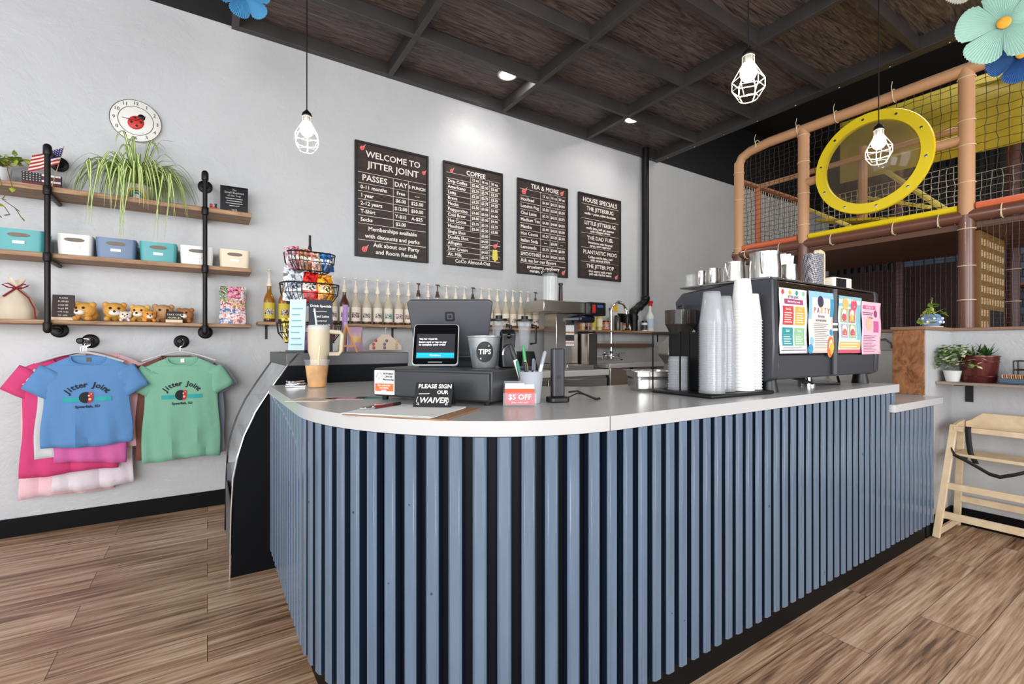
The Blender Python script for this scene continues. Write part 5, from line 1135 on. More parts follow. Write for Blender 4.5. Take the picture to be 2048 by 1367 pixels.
# coupon holder
t = thing('coupon_holder', 'clear holder with red $5 OFF cards in front of the pen cup', 'card holder', (0.838, 1.250, ZC + 0.0005), R(-33))
mb = MB(); mb.box(-0.052, 0.052, -0.030, 0.030, 0, 0.003); mb.side([(-0.030, 0.003), (-0.027, 0.003), (-0.012, 0.040), (-0.015, 0.040)], -0.052, 0.052); mb.side([(0.026, 0.003), (0.029, 0.003), (0.045, 0.075), (0.042, 0.075)], -0.052, 0.052)
for s in (-1, 1): mb.side([(-0.030, 0), (0.029, 0), (0.040, 0.05), (-0.012, 0.040)], s * 0.052 - 0.001, s * 0.052 + 0.001)
mb.build('holder', THINP, t, smooth=False)
for j in range(5):
    tt = thing('coupon_card', 'red and white $5 OFF coupon, %s card of the stack in the clear holder' % ORD[j], 'card', (0.838, 1.250, ZC + 0.0005), R(-33), 'coupons in the clear holder')
    mb = MB(); mb.at(0, -0.019 + j * 0.008, 0.0035, rx=R(-20)); mb.box(-0.047, 0.047, -0.0012, 0.0012, 0, 0.052 + 0.004 * j, 0); mb.build('card', PAPER, tt, smooth=False)
    if j in (0, 4):
        mb = MB(); mb.at(0, -0.019 + j * 0.008, 0.0035, rx=R(-20))
        if j == 0:
            mb.box(-0.047, 0.047, -0.0018, -0.0013, 0.0, 0.040, 0).box(-0.047, 0.047, -0.0018, -0.0013, 0.0405, 0.052, 1)
            mb.M = mb.M @ Matrix.Translation((0, -0.0022, 0)) @ Matrix.Rotation(R(90), 4, 'X'); mb.text('$5 OFF', 0, 0.024, 0.024, 2, bold=0.0005); mb.text('your next visit', 0, 0.008, 0.009, 2)
        else: mb.box(-0.044, 0.02, -0.0018, -0.0013, 0.054, 0.062, 3)
        mb.build('print', [mat('coupon_red', (206, 52, 56), 0.5), mat('coupon_orange', (228, 84, 40), 0.5), PAPER, mat('coupon_green', (120, 150, 130), 0.6)], tt, smooth=False)

# clipboard, paper, waiver sign, pen
t = thing('clipboard', 'brown wooden clipboard lying near the front of the worktop', 'clipboard', (0.498, 1.290, ZC + 0.0004), R(-52))
MB().prism(rrect(-0.160, 0.160, -0.118, 0.118, 0.012), 0, 0.0032).build('board', mat('hardboard', (158, 116, 82), 0.55), t, bevel=0.0008)
MB().box(-0.153, -0.120, -0.045, 0.045, 0.0068, 0.012).build('clip', CHROME, t, bevel=0.002)
for j in range(3):
    tag(MB().at(0.478 + 0.004 * j, 1.302 + 0.002 * j, ZC + 0.0041 + 0.0008 * j, R(-52 + 1.5 * j)).box(-0.140, 0.139, -0.108, 0.108, 0, 0.0006).build('paper_sheet', PAPER, smooth=False), 'white sheet on the clipboard, %s of the pile' % ('bottom', 'middle', 'top')[j], 'paper', 'sheets on the clipboard')
t = thing('waiver_sign', 'small black folded sign lettered PLEASE SIGN OUR WAIVER on the clipboard', 'sign', (0.588, 1.345, ZC + 0.0068), R(-38))
MB().side([(-0.038, 0), (-0.034, 0), (0.0, 0.070), (-0.004, 0.070)], -0.058, 0.058).build('front_panel', mat('sign_black', (22, 23, 26), 0.5), t, smooth=False)
MB().side([(0.030, 0), (0.034, 0), (0.0005, 0.070), (-0.0035, 0.070)], -0.058, 0.058).build('rear_panel', MATS['sign_black'], t, smooth=False)
mb = MB(); a = math.atan2(0.034, 0.070); mb.M = Matrix.Translation((0, -0.0388, 0)) @ Matrix.Rotation(R(90) - a, 4, 'X')
mb.text('PLEASE SIGN', 0.003, 0.066, 0.0185, bold=0.0005); mb.text('OUR', 0.028, 0.047, 0.016, bold=0.0005); mb.text('WAIVER', 0.003, 0.021, 0.024, bold=0.0006, font_shear=0.15)
mb.add([(-0.045, 0.041, 0), (-0.012, 0.042, 0), (-0.012, 0.0435, 0), (-0.045, 0.0425, 0)], [(0, 1, 2, 3)])
for s in (-1, 1): mb.tube([(s * 0.046, 0.032, 0.0003), (s * 0.050, 0.018, 0.0003), (s * 0.040, 0.007, 0.0003)], 0.0008, 4); mb.tube([(s * 0.048, 0.008, 0.0003), (s * 0.040, 0.007, 0.0003), (s * 0.042, 0.014, 0.0003)], 0.0008, 4)
mb.build('lettering', CHALKW, t, smooth=False)
t = thing('ballpoint_pen', 'dark red ballpoint pen lying on the paper at the left of the waiver sign', 'pen', (0.435, 1.385, ZC + 0.0115), R(28))
MB().tube([(-0.030, 0, 0), (0.045, 0, 0)], 0.0050, 12).build('barrel', mat('pen_wine', (104, 30, 40), 0.3), t)
MB().tube([(-0.062, 0, 0), (-0.045, 0, 0), (-0.031, 0, 0)], [0.0018, 0.0045, 0.0050], 12).build('tip', CHROME, t); MB().tube([(0.046, 0, 0), (0.078, 0, 0)], 0.0052, 12).build('cap', BLACKP, t)

# ---------------------------------------------------------------- steel pan, grinder, cup organiser
t = thing('steel_pan', 'small rounded stainless steel food pan on the worktop left of the cup rack', 'pan', (1.600, 1.385, ZC + 0.0005), R(-32))
mb = MB(); o0 = rrect(-0.070, 0.070, -0.062, 0.062, 0.035, 6); o1 = rrect(-0.080, 0.080, -0.072, 0.072, 0.030, 6); o2 = rrect(-0.096, 0.096, -0.088, 0.088, 0.022, 6); n = len(o0)
L_ = [(o0, 0.0), (o1, 0.012), (o1, 0.080), (o2, 0.088), (o2, 0.0855), (rrect(-0.077, 0.077, -0.069, 0.069, 0.028, 6), 0.078), (o0, 0.006)]
L_ = [(o0, 0.0), (o1, 0.012), (o1, 0.058), (rrect(-0.084, 0.084, -0.076, 0.076, 0.03, 6), 0.062), (rrect(-0.084, 0.084, -0.076, 0.076, 0.03, 6), 0.080), (o2, 0.083), (o2, 0.085), (rrect(-0.082, 0.082, -0.074, 0.074, 0.028, 6), 0.084), (rrect(-0.078, 0.078, -0.070, 0.070, 0.028, 6), 0.014), (o0, 0.003)]
vs = [(p[0], p[1], z) for o, z in L_ for p in o]; fs = [tuple(range(n - 1, -1, -1)), tuple(range((len(L_) - 1) * n, len(L_) * n))]
for j in range(len(L_) - 1): fs += [(j * n + i, j * n + (i + 1) % n, (j + 1) * n + (i + 1) % n, (j + 1) * n + i) for i in range(n)]
mb.add(vs, fs); mb.build('pan', STEEL, t)
t = thing('coffee_grinder', 'silver coffee grinder with smoky round hopper behind the cup rack', 'grinder', (1.850, 1.415, ZC + 0.0005), R(-123))
MB().side([(-0.10, 0), (0.10, 0), (0.10, 0.24), (-0.03, 0.24), (-0.075, 0.20), (-0.085, 0.15), (-0.055, 0.11), (-0.06, 0.03), (-0.10, 0.02)], -0.075, 0.075).build('body', mat('cast_silver', (170, 166, 158), 0.35, 0.85), t, bevel=0.008, seg=3)
MB().lathe([(0.045, 0.241), (0.066, 0.285), (0.070, 0.29), (0.070, 0.355), (0.0001, 0.356)], n=28).build('hopper', mat('smoke_plastic', (60, 50, 44), 0.12, alpha=0.8), t)
MB().lathe([(0.034, 0.076), (0.034, 0.098), (0.030, 0.102), (0.0001, 0.102)], (0, -0.035, 0.175), 24, ax='X').build('knob', CHROME, t)
MB().tube([(-0.03, 0, 0.356), (-0.03, 0, 0.378), (0.03, 0, 0.378), (0.03, 0, 0.356)], 0.006, 8).build('lid_handle', BLACKP, t)

t = thing('cup_rack', 'black four column cup organiser on the worktop beside the espresso machine', 'rack', (1.72, 1.135, ZC + 0.0005), R(-3))
mb = MB(); mb.box(-0.205, 0.175, -0.125, 0.165, 0, 0.014); mb.build('base', BLACKP, t, bevel=0.006)
for (x0, x1, y0, y1) in ((-0.100, -0.096, -0.06, 0.16), (-0.006, -0.002, -0.06, 0.16), (0.084, 0.088, -0.06, 0.16), (0.170, 0.174, -0.06, 0.16)):
    MB().box(x0, x1, y0, y1, 0.0145, 0.245).build('divider', BLACKP, t, smooth=False)
for x in (-0.198, -0.10, -0.004, 0.086, 0.172): MB().box(x - 0.002, x + 0.002, 0.158, 0.162, 0.0145, 0.245).build('rear_wire', BLACKP, t, smooth=False)
for x in (-0.200, -0.150): MB().box(x, x + 0.005, 0.02, 0.025, 0.0145, 0.245).build('side_wire', BLACKP, t, smooth=False)
MB().box(-0.200, 0.174, 0.158, 0.162, 0.235, 0.245).build('rear_bar', BLACKP, t, smooth=False)
MB().box(-0.202, -0.198, 0.02, 0.162, 0.235, 0.245).build('side_bar', BLACKP, t, smooth=False)
def cup_stack(x, y, z0, z1, r0, r1, ch, step, m, lab, grp, nm, cat='cup'):
    """upside-down nested cups: rim r0 at the bottom, base r1 on top"""
    n = int(round((z1 - z0 - ch) / step)) + 1; first = None
    for i in range(n):
        z = z0 + i * step
        if first is None:
            mb = MB(); mb.lathe([(r0, 0), (r0 + 0.0016, 0.0015), (r0 + 0.0016, 0.004), (r0 - 0.0008, 0.0055), (r1, ch - 0.002), (r1 - 0.001, ch), (0.0001, ch - 0.001)], n=22); o = mb.build(nm, m); first = o
        else: o = first.copy(); COL.objects.link(o)
        o.location = (x, y, z)
        tag(o, lab % (ORD[i] if i < len(ORD) else 'number %d' % (i + 1)), cat, grp)
def cup_stack2(x, y, z0, z1, r0, r1, ch, n, m, lab, grp, nm):
    step = (z1 - z0 - ch) / (n - 1); first = None
    for i in range(n):
        if first is None:
            mb = MB(); mb.lathe([(r0, 0), (r0 + 0.0016, 0.0015), (r0 + 0.0016, 0.0038), (r0 - 0.0008, 0.005), (r1, ch - 0.002), (r1 - 0.001, ch), (0.0001, ch - 0.001)], n=22); first = mb.build(nm, m); o = first
        else: o = first.copy(); COL.objects.link(o)
        o.location = (x, y, z0 + i * step); tag(o, lab, 'cup', grp)
z0 = ZC + 0.016
cup_stack2(1.572, 1.065, z0, 1.302, 0.0455, 0.030, 0.125, 30, CLEARP, 'clear plastic cup in the tall front stack at the left of the cup rack', 'clear cups, tall left stack', 'plastic_cup')
cup_stack2(1.672, 1.085, z0, 1.292, 0.0435, 0.030, 0.125, 26, CLEARP, 'clear plastic cup in the second stack from the left in the cup rack', 'clear cups, second stack', 'plastic_cup')
cup_stack2(1.762, 1.060, z0, 1.362, 0.0420, 0.029, 0.120, 24, mat('paper_cup_white', (240, 240, 238), 0.55), 'white paper cup in the tallest stack of the cup rack', 'white paper cups, tallest stack', 'paper_cup')
cup_stack2(1.848, 1.075, z0, 1.310, 0.0400, 0.028, 0.110, 24, mat('paper_cup_grey', (214, 214, 212), 0.55), 'white cup in the stack nearest the espresso machine', 'white cups, right stack', 'paper_cup')
cup_stack2(1.575, 1.215, z0, 1.060, 0.0400, 0.036, 0.020, 12, CLEARP, 'clear dome lid stacked at the back left of the cup rack', 'clear lids, back stack', 'dome_lid')
cup_stack2(1.672, 1.215, z0, 1.150, 0.0430, 0.036, 0.020, 16, mat('lid_black', (40, 40, 42), 0.4), 'black lid stacked behind the second column of the cup rack', 'black lids, back stack', 'flat_drink_cover')

# ---------------------------------------------------------------- espresso machine with posters
t = thing('espresso_machine', 'large dark grey espresso machine with rounded black feet on the counter', 'espresso machine', (1.90, 1.016, ZC), 0)
EM = mat('machine_grey', (70, 71, 78), 0.32, 0.4); EB = mat('machine_bronze', (84, 66, 58), 0.18, 0.7)
sp = [(0.0, 0.06), (-0.006, 0.20), (0.002, 0.462), (0.02, 0.472), (0.43, 0.440), (0.47, 0.40), (0.46, 0.34), (0.36, 0.26), (0.34, 0.12), (0.36, 0.05), (0.03, 0.045)]
MB().side(sp, 0.0, 0.045).build('side_panel', EM, t, bevel=0.006); MB().side(sp, 0.975, 1.015).build('side_panel', EM, t, bevel=0.006)
MB().box(0.046, 0.974, 0.004, 0.10, 0.052, 0.155).build('lower_panel', EM, t, bevel=0.008)
MB().box(0.046, 0.974, 0.002, 0.10, 0.158, 0.455).build('back_panel', EB, t, bevel=0.004)
MB().box(0.046, 0.974, 0.101, 0.34, 0.06, 0.44).build('boiler_housing', DARKG, t, smooth=False)
MB().box(-0.004, 1.019, 0.010, 0.44, 0.462, 0.470).build('cup_tray', mat('tray_steel', (150, 148, 148), 0.25, 0.9), t, bevel=0.002)
MB().tube([(0.515, -0.004, 0.06), (0.515, -0.004, 0.45)], 0.014, 12).build('centre_post', DARKG, t)
mb = MB()
for z in (0.26, 0.285): mb.lathe([(0.017, z), (0.017, z + 0.010)], (0.515, -0.004, 0), 14)
mb.build('post_ring', CHROME, t)
for x in (0.06, 0.93):
    for y in (0.05, 0.32): MB().lathe([(0.038, 0.0005), (0.036, 0.01), (0.030, 0.045), (0.030, 0.052)], (x, y, 0), 20).build('foot', BLACKP, t)
mb = MB(); mb.tube([(0.35, 0.10, 0.045), (0.45, 0.06, 0.02), (0.55, 0.10, 0.005), (0.70, 0.05, 0.006), (0.85, 0.12, 0.03)], 0.006, 8); mb.build('hose', BLACKP, t)
MB().lathe([(0.03, 0.0005), (0.03, 0.012), (0.012, 0.014), (0.012, 0.045)], (0.50, 0.10, 0), 16).build('drain_fitting', CHROME, t)
for s, lz in ((0.045, 0.0), (0.60, 0.0)): MB().tube([(s + 0.15, 0.40, 0.30), (s + 0.15, 0.46, 0.27)], 0.03, 16).build('group_head', CHROME, t)

PY_ = 1.016 - 0.0055
def pcol(n, c): return mat('poster_' + n, c, 0.55)
def poster(x0, x1, z0, z1, label, base, draw, y=PY_, curl=0.004):
    t = thing('poster', label, 'poster', (x0, y, z0), 0, 'posters on the espresso machine')
    w, h = x1 - x0, z1 - z0
    def sf(q): return (q[0], -0.0006 - curl * math.sin(q[1] / h * 5 + x0 * 9) ** 2 * 1.0 - q[2], q[1])
    mb = MB(); N = 10
    vs = [sf((i / N * w, j / N * h, 0)) for j in range(N + 1) for i in range(N + 1)]
    mb.add(vs, [(j * (N + 1) + i, j * (N + 1) + i + 1, (j + 1) * (N + 1) + i + 1, (j + 1) * (N + 1) + i) for j in range(N) for i in range(N)])
    mb.build('sheet', base, t, solid=0.0004)
    p = MB()
    def rect(a, b, c, d, k, off=0.0006):     # fractions from the left / the top, gridded so that it follows the curl
        n = max(1, int(abs(d - b) * 10))
        for j in range(n):
            u0 = b + (d - b) * j / n; u1 = b + (d - b) * (j + 1) / n
            p.add([sf((a * w, (1 - u1) * h, off)), sf((c * w, (1 - u1) * h, off)), sf((c * w, (1 - u0) * h, off)), sf((a * w, (1 - u0) * h, off))], [(0, 1, 2, 3)], k)
    def disc(cx, cy, r, k, off=0.0010, sy=1): p.add([sf(((cx + r * math.cos(2 * PI * i / 14)) * w, (1 - cy + r * sy * 0.8 * math.sin(2 * PI * i / 14)) * h, off)) for i in range(14)], [tuple(range(14))], k)
    def tx(s, cx, cy, size, k): p.text(s, cx * w, (1 - cy) * h, size, k, warp=lambda q: sf((q[0], q[1], 0.0014)), bold=0.0002)
    ms = draw(rect, disc, tx); p.build('artwork', ms, t, smooth=False); return t
def d1(rect, disc, tx):
    tx('JITTER JOINT', .5, .13, .015, 1); rect(.17, .16, .85, .24, 0); tx('Membership Levels', .51, .20, .013, 6)
    for (a, b, c, d, k, s) in ((.10, .27, .48, .56, 2, 'Bronze'), (.53, .27, .90, .56, 3, 'Silver'), (.10, .60, .48, .88, 4, 'Gold'), (.53, .60, .90, .88, 5, 'Family')):
        rect(a, b, c, d, k); tx(s, (a + c) / 2, b + .05, .014, 6)
        for i in range(5): rect(a + .05, b + .10 + i * .035, c - .06 - .04 * (i % 2), b + .112 + i * .035, 6, .0009)
    for i in range(4): disc(.12 + .25 * i, .06, .05, 2 + i)
    rect(.05, .945, .93, .955, 1); rect(.12, .91, .8, .918, 1)
    return [pcol('maroon', (170, 70, 110)), pcol('ink', (60, 56, 66)), pcol('red', (206, 68, 64)), pcol('amber', (232, 176, 70)), pcol('teal', (44, 150, 156)), pcol('mint', (150, 196, 150)), pcol('white', (244, 240, 238))]
def d2(rect, disc, tx):
    rect(0, 0, 1, .10, 1); rect(0, .1, .12, .45, 1); rect(.85, .1, 1, .4, 2)
    for i, c in enumerate('PARTY'): tx(c, .22 + .14 * i, .31, .034, (3, 4, 5, 6, 3)[i])
    disc(.45, .16, .12, 7); tx('Birthday', .5, .40, .018, 4); tx('NOW BOOKING', .5, .47, .013, 7)
    for i in range(14): rect(.22, .52 + .03 * i, .80 - .08 * (i % 3), .530 + .03 * i, 8)
    disc(.86, .90, .14, 6, sy=1.6); disc(.92, .92, .08, 5, .0013, 1.6); disc(.10, .80, .08, 1); disc(.06, .93, .10, 2); disc(.90, .66, .07, 2)
    return [PAPER, pcol('sky', (150, 200, 220)), pcol('blue', (70, 156, 196)), pcol('crimson', (204, 62, 88)), pcol('violet', (140, 96, 170)), pcol('sun', (240, 190, 60)), pcol('tangerine', (230, 120, 50)), pcol('plum', (60, 56, 80)), pcol('grey_text', (130, 124, 130))]
def d3(rect, disc, tx):
    rect(0, 0, 1, .18, 0); disc(.28, .13, .13, 1); disc(.65, .15, .14, 2); tx('SUMMER MENU', .48, .06, .016, 6)
    for r in range(2):
        for c in range(2):
            rect(.10 + .34 * c, .22 + .27 * r, .40 + .34 * c, .46 + .27 * r, (3, 4, 5, 3)[r * 2 + c]); disc(.25 + .34 * c, .31 + .27 * r, .10, 6, .0012); disc(.25 + .34 * c, .37 + .27 * r, .09, (2, 1, 4, 2)[r * 2 + c], .0015)
            rect(.14 + .34 * c, .42 + .27 * r, .36 + .34 * c, .432 + .27 * r, 6, .0015)
    rect(.78, .18, .98, .76, 0); rect(.05, .80, .95, .92, 1); rect(.10, .83, .86, .845, 6, .001); rect(.10, .88, .8, .892, 6, .001); rect(0, .94, 1, 1, 2)
    return [pcol('aqua', (140, 196, 206)), pcol('apricot', (238, 190, 110)), pcol('rose', (214, 90, 110)), pcol('sage', (170, 190, 130)), pcol('brick', (204, 120, 96)), pcol('lilac', (190, 170, 200)), pcol('cream', (244, 236, 220))]
def d4(rect, disc, tx):
    rect(.06, .07, .72, .14, 0); tx('Kids Night Out', .40, .105, .014, 3)
    rect(.05, .20, .60, .215, 1); rect(.05, .235, .55, .25, 1); tx('6-9 pm', .45, .30, .016, 1); disc(.35, .42, .16, 2); rect(.58, .36, .86, .58, 0); disc(.72, .22, .09, 1)
    for i in range(11): rect(.08, .64 + .030 * i, .75 - .1 * (i % 3), .650 + .030 * i, 1)
    return [pcol('magenta', (206, 96, 150)), pcol('wine', (150, 70, 110)), pcol('peach', (238, 186, 150)), pcol('blush', (250, 236, 240))]
poster(1.935, 2.158, 1.070, 1.338, 'poster with four red, amber, teal and mint panels, leftmost on the espresso machine', mat('poster_paper_white', (236, 236, 242), 0.6), d1)
poster(2.172, 2.398, 1.070, 1.340, 'pale blue and cream party poster with rainbow lettering and an orange balloon', mat('poster_paper_cream', (240, 226, 216), 0.6), d2)
poster(2.448, 2.688, 1.068, 1.335, 'aqua summer menu poster with four small pictures and a yellow base', mat('poster_paper_blue', (206, 226, 232), 0.6), d3)
poster(2.680, 2.902, 1.060, 1.320, 'pink poster with magenta heading at the right end of the espresso machine', mat('poster_paper_pink', (238, 190, 206), 0.6), d4, PY_ - 0.006)

# things on top of the machine
ZT = ZC + 0.4705
def pitcher(x, y, r, h, label, rz=R(200)):
    t = thing('milk_pitcher', label, 'pitcher', (x, y, ZT), rz, 'steel pitchers on the espresso machine')
    MB().lathe([(0.0001, 0.002), (r * 0.93, 0), (r, 0.004), (r * 1.0, h * 0.45), (r * 0.92, h * 0.86), (r * 0.97, h), (r * 0.94, h), (r * 0.88, h * 0.86), (r * 0.95, h * 0.4), (r * 0.9, 0.006), (0.0001, 0.006)], n=32).build('jug', STEEL, t)
    MB().tube([(r * 0.95, 0, h * 0.92), (r * 1.45, 0, h * 0.90), (r * 1.50, 0, h * 0.70), (r * 1.05, 0, h * 0.18)], max(0.003, r * 0.07), 8).build('handle', STEEL, t)
    MB().add([(-r * 0.90, -r * 0.30, h * 0.98), (-r * 0.90, r * 0.30, h * 0.98), (-r * 1.20, 0, h * 1.06), (-r * 0.88, 0, h * 0.78)], [(0, 2, 3), (2, 1, 3), (0, 1, 2)]).build('spout', STEEL, t, solid=0.001)
pitcher(1.985, 1.095, 0.062, 0.113, 'largest steel pitcher at the front corner of the machine top')
pitcher(2.165, 1.090, 0.036, 0.078, 'small steel cup right of the largest pitcher', R(150))
pitcher(1.960, 1.215, 0.047, 0.088, 'medium steel pitcher behind the largest one, its rim to the left', R(180))
pitcher(1.965, 1.325, 0.033, 0.076, 'slim steel pitcher third back along the left edge of the machine')
pitcher(1.985, 1.400, 0.030, 0.075, 'small steel pitcher at the back left of the machine top')
t = thing('glass_mug', 'clear glass mug at the far back left edge of the machine top', 'mug', (1.945, 1.43, ZT), R(200))
MB().lathe([(0.0001, 0.002), (0.024, 0), (0.024, 0.06)], n=20).build('glass', GLASS, t); MB().tube([(0.024, 0, 0.05), (0.042, 0, 0.045), (0.040, 0, 0.02), (0.024, 0, 0.015)], 0.003, 6).build('handle', GLASS, t)
t = thing('paper_bags', 'bundle of white paper sleeves standing behind the small steel cup', 'paper bundle', (2.235, 1.165, ZT), R(-8))
mb = MB(); 
for i in range(10): mb.at(0, 0, 0, ry=R(-8 + 1.6 * i), rx=R(1)); mb.box(-0.030 + 0.007 * i - 0.03, -0.0295 + 0.007 * i - 0.02, -0.05, 0.05, 0.004, 0.135 + 0.006 * math.sin(i * 2.1))
mb.build('bags', PAPER, t, smooth=False)
def lidpile(x, y, label):
    t = thing('cup_sleeve_stack', label, 'sleeve stack', (x, y, ZT), R(-10))
    m = mat('sleeve_check', (44, 42, 50), 0.45); nt = m.node_tree
    if not any(n.type == 'TEX_CHECKER' for n in nt.nodes):
        tc = nt.nodes.new('ShaderNodeTexCoord'); mp = nt.nodes.new('ShaderNodeMapping'); mp.inputs['Rotation'].default_value = (0, R(45), R(20)); ck = nt.nodes.new('ShaderNodeTexChecker'); ck.inputs['Scale'].default_value = 190; ck.inputs[1].default_value = srgb(36, 34, 42); ck.inputs[2].default_value = srgb(170, 168, 176)
        nt.links.new(tc.outputs['Object'], mp.inputs[0]); nt.links.new(mp.outputs[0], ck.inputs[0]); nt.links.new(ck.outputs[0], nt.nodes['Principled BSDF'].inputs['Base Color'])
    MB().prism(rrect(-0.048, 0.048, -0.032, 0.032, 0.028, 8), 0.0005, 0.150).build('sleeves', m, t, bevel=0.003)
lidpile(2.390, 1.090, 'stack of black and silver chequered cup sleeves on the machine top')
tag(MB().at(2.520, 1.12, ZT + 0.0005, R(12)).front(rrect(-0.055, 0.055, 0, 0.185, 0.022), -0.014, 0.014).build('serving_board', mat('board_birch', (226, 212, 176), 0.5), bevel=0.003), 'pale wooden board standing right of the chequered sleeves', 'board')
t = thing('napkin_box', 'white box with a black window front near the right of the machine top', 'box', (2.660, 1.12, ZT + 0.0005), R(-4))
MB().prism(rrect(-0.085, 0.085, -0.05, 0.05, 0.015), 0, 0.058).build('box', mat('box_white', (222, 220, 212), 0.5), t, bevel=0.004); MB().box(-0.070, 0.018, -0.0525, -0.0505, 0.006, 0.052).build('black_window', BLACKP, t, smooth=False)
t = thing('folded_cloth', 'folded cream cloth at the right end of the machine top', 'cloth', (2.830, 1.14, ZT + 0.0005), R(6))
mb = MB(); n = 12; vs = []; fs = []
for j in range(n + 1):
    for i in range(n + 1):
        u = i / n * 2 - 1; v = j / n * 2 - 1; vs.append((u * 0.085, v * 0.06, 0.001 + 0.022 * (1 - u * u) ** 0.5 * (1 - v * v) ** 0.5 * (1 + 0.2 * math.sin(u * 6 + v * 3))))
for j in range(n):
    for i in range(n): a = j * (n + 1) + i; fs.append((a, a + 1, a + n + 2, a + n + 1))
mb.add(vs, fs); mb.build('cloth', mat('cloth_cream', (226, 206, 176), 0.8), t, solid=0.002)

# ---------------------------------------------------------------- lamps
BULB = mat('bulb_glow', (255, 250, 240), 0.3, emit=(255, 247, 232), es=14)
def pendant(x, y, z, label, rz):
    t = thing('pendant_lamp', label, 'pendant lamp', (x, y, z), rz, 'caged pendant lamps above the counter')
    top = 3.43 - z
    MB().tube([(0, 0, 0.195), (0, 0, top)], 0.0028, 6).build('cord', BLACKP, t)
    MB().lathe([(0.004, 0.205), (0.010, 0.198), (0.020, 0.188), (0.024, 0.176), (0.022, 0.174), (0.0001, 0.176)], n=20).build('cap', BLACKP, t)
    MB().lathe([(0.018, 0.176), (0.018, 0.146), (0.016, 0.140)], n=18).build('socket', mat('socket_silver', (200, 196, 188), 0.3, 0.6), t)
    MB().ball((0, 0, 0.106), 0.031, None, 18, 12, sz=1.15).build('bulb', BULB, t)
    mb = MB(); N = 6; pr_ = [(0.021, 0.168), (0.022, 0.140), (0.060, 0.075), (0.060, 0.040), (0.036, 0.002)]
    for i in range(N):
        a = 2 * PI * i / N; mb.tube([(r * math.cos(a), r * math.sin(a), zz) for r, zz in pr_], 0.0019, 6)
    for r, zz in ((0.060, 0.075), (0.060, 0.040), (0.036, 0.002), (0.022, 0.140), (0.022, 0.168)):
        mb.tube([(r * math.cos(2 * PI * i / N), r * math.sin(2 * PI * i / N), zz) for i in range(N)] if r > 0.05 else [(r * math.cos(2 * PI * i / 18), r * math.sin(2 * PI * i / 18), zz) for i in range(18)], 0.0019, 6, closed=True)
    mb.build('cage', mat('cage_white', (226, 222, 206), 0.35), t)
    l = bpy.data.lights.new('bulb_light', 'POINT'); l.energy = 5; l.shadow_soft_size = 0.03; l.color = (1, 0.95, 0.86)
    o = bpy.data.objects.new('bulb_light', l); o.location = (x, y, z + 0.055); COL.objects.link(o)
pendant(0.417, 2.528, 2.073, 'caged pendant lamp hanging before the grey wall left of the menu boards', 0.3)
pendant(1.813, 1.066, 2.085, 'caged pendant lamp hanging highest in the picture before the dark ceiling', 0.1)
pendant(2.930, 1.020, 2.052, 'caged pendant lamp hanging in front of the yellow round window', 0.5)
for x, y, lb in ((2.165, 3.415, 'recessed ceiling downlight above the COFFEE board'), (3.660, 3.385, 'recessed ceiling downlight near the drain pipe')):
    t = thing('downlight', lb, 'ceiling light', (x, y, 3.43), 0, 'recessed downlights')
    MB().lathe([(0.088, 0), (0.086, -0.006), (0.070, -0.007), (0.068, -0.001)], n=32).build('trim_ring', WHITE, t)
    MB().lathe([(0.069, -0.003), (0.0001, -0.003)], n=32).build('lens', mat('downlight_glow', (255, 255, 255), 0.4, emit=(255, 252, 246), es=10), t)
    l = bpy.data.lights.new('downlight_beam', 'SPOT'); l.energy = 30; l.spot_size = R(140); l.spot_blend = 1.0; l.shadow_soft_size = 0.06; l.color = (1, 0.97, 0.92)
    o = bpy.data.objects.new('downlight_beam', l); o.location = (x, y, 3.415); COL.objects.link(o)

# ---------------------------------------------------------------- paper flowers
def flower(x, y, z, r, rz, rx, mp_, mc, label, petals=5, top=3.43):
    t = thing('paper_flower', label, 'paper flower', (x, y, z), rz, 'hanging paper flowers')
    mb = MB(); mb.at(rx=rx)
    for p in range(petals):
        a0 = 2 * PI * p / petals + 0.35; n = 30; half = PI / petals * 0.98
        rim = []
        for i in range(n + 1):
            a = a0 - half + 2 * half * i / n; u = (i / n * 2 - 1)
            rr_ = r * (0.66 + 0.34 * math.sqrt(max(0, 1 - abs(u) ** 2.6)))
            rim.append((rr_ * math.cos(a), (-0.014 if i % 2 else 0.004) - 0.01 * math.cos(u * 1.4) + 0.004 * (p % 2), rr_ * math.sin(a)))
        vs = [(0, 0, 0)] + [(q[0] * 0.12, q[1] * 0.3, q[2] * 0.12) for q in rim] + rim
        fs = [(0, 1 + i, 2 + i) for i in range(n)] + [(1 + i, n + 2 + i, n + 3 + i, 2 + i) for i in range(n)]
        mb.add(vs, fs, 0)
    mb.build('petals', mp_, t, smooth=False, solid=0.0012)
    mb = MB(); mb.at(rx=rx); mb.ball((0, -0.012, 0), r * 0.15, None, 12, 6, sy=0.35); mb.build('centre', mc, t)
    MB().tube([(0, 0.006, 0), (0, 0.006, top - z)], 0.0008, 4).build('thread', mat('thread_grey', (150, 150, 150), 0.6), t)
YC = mat('flower_orange', (226, 160, 40), 0.6)
flower(3.119, 0.600, 2.605, 0.172, R(-68), R(12), mat('paper_mint', (200, 230, 220), 0.7), YC, 'mint green paper flower with orange centre at the top right')
flower(0.165, 2.960, 3.030, 0.135, R(5), R(10), mat('paper_sky', (110, 186, 224), 0.7), YC, 'sky blue paper flower hanging at the left end of the ceiling grid', 6)
flower(3.530, 0.800, 3.145, 0.150, R(-60), R(10), mat('paper_white', (222, 224, 214), 0.7), YC, 'white paper flower cut off by the top edge of the picture')
flower(3.330, 0.585, 2.520, 0.130, R(-60), R(10), mat('paper_blue', (90, 140, 196), 0.7), YC, 'blue paper flower peeking out behind the mint green one', 6)

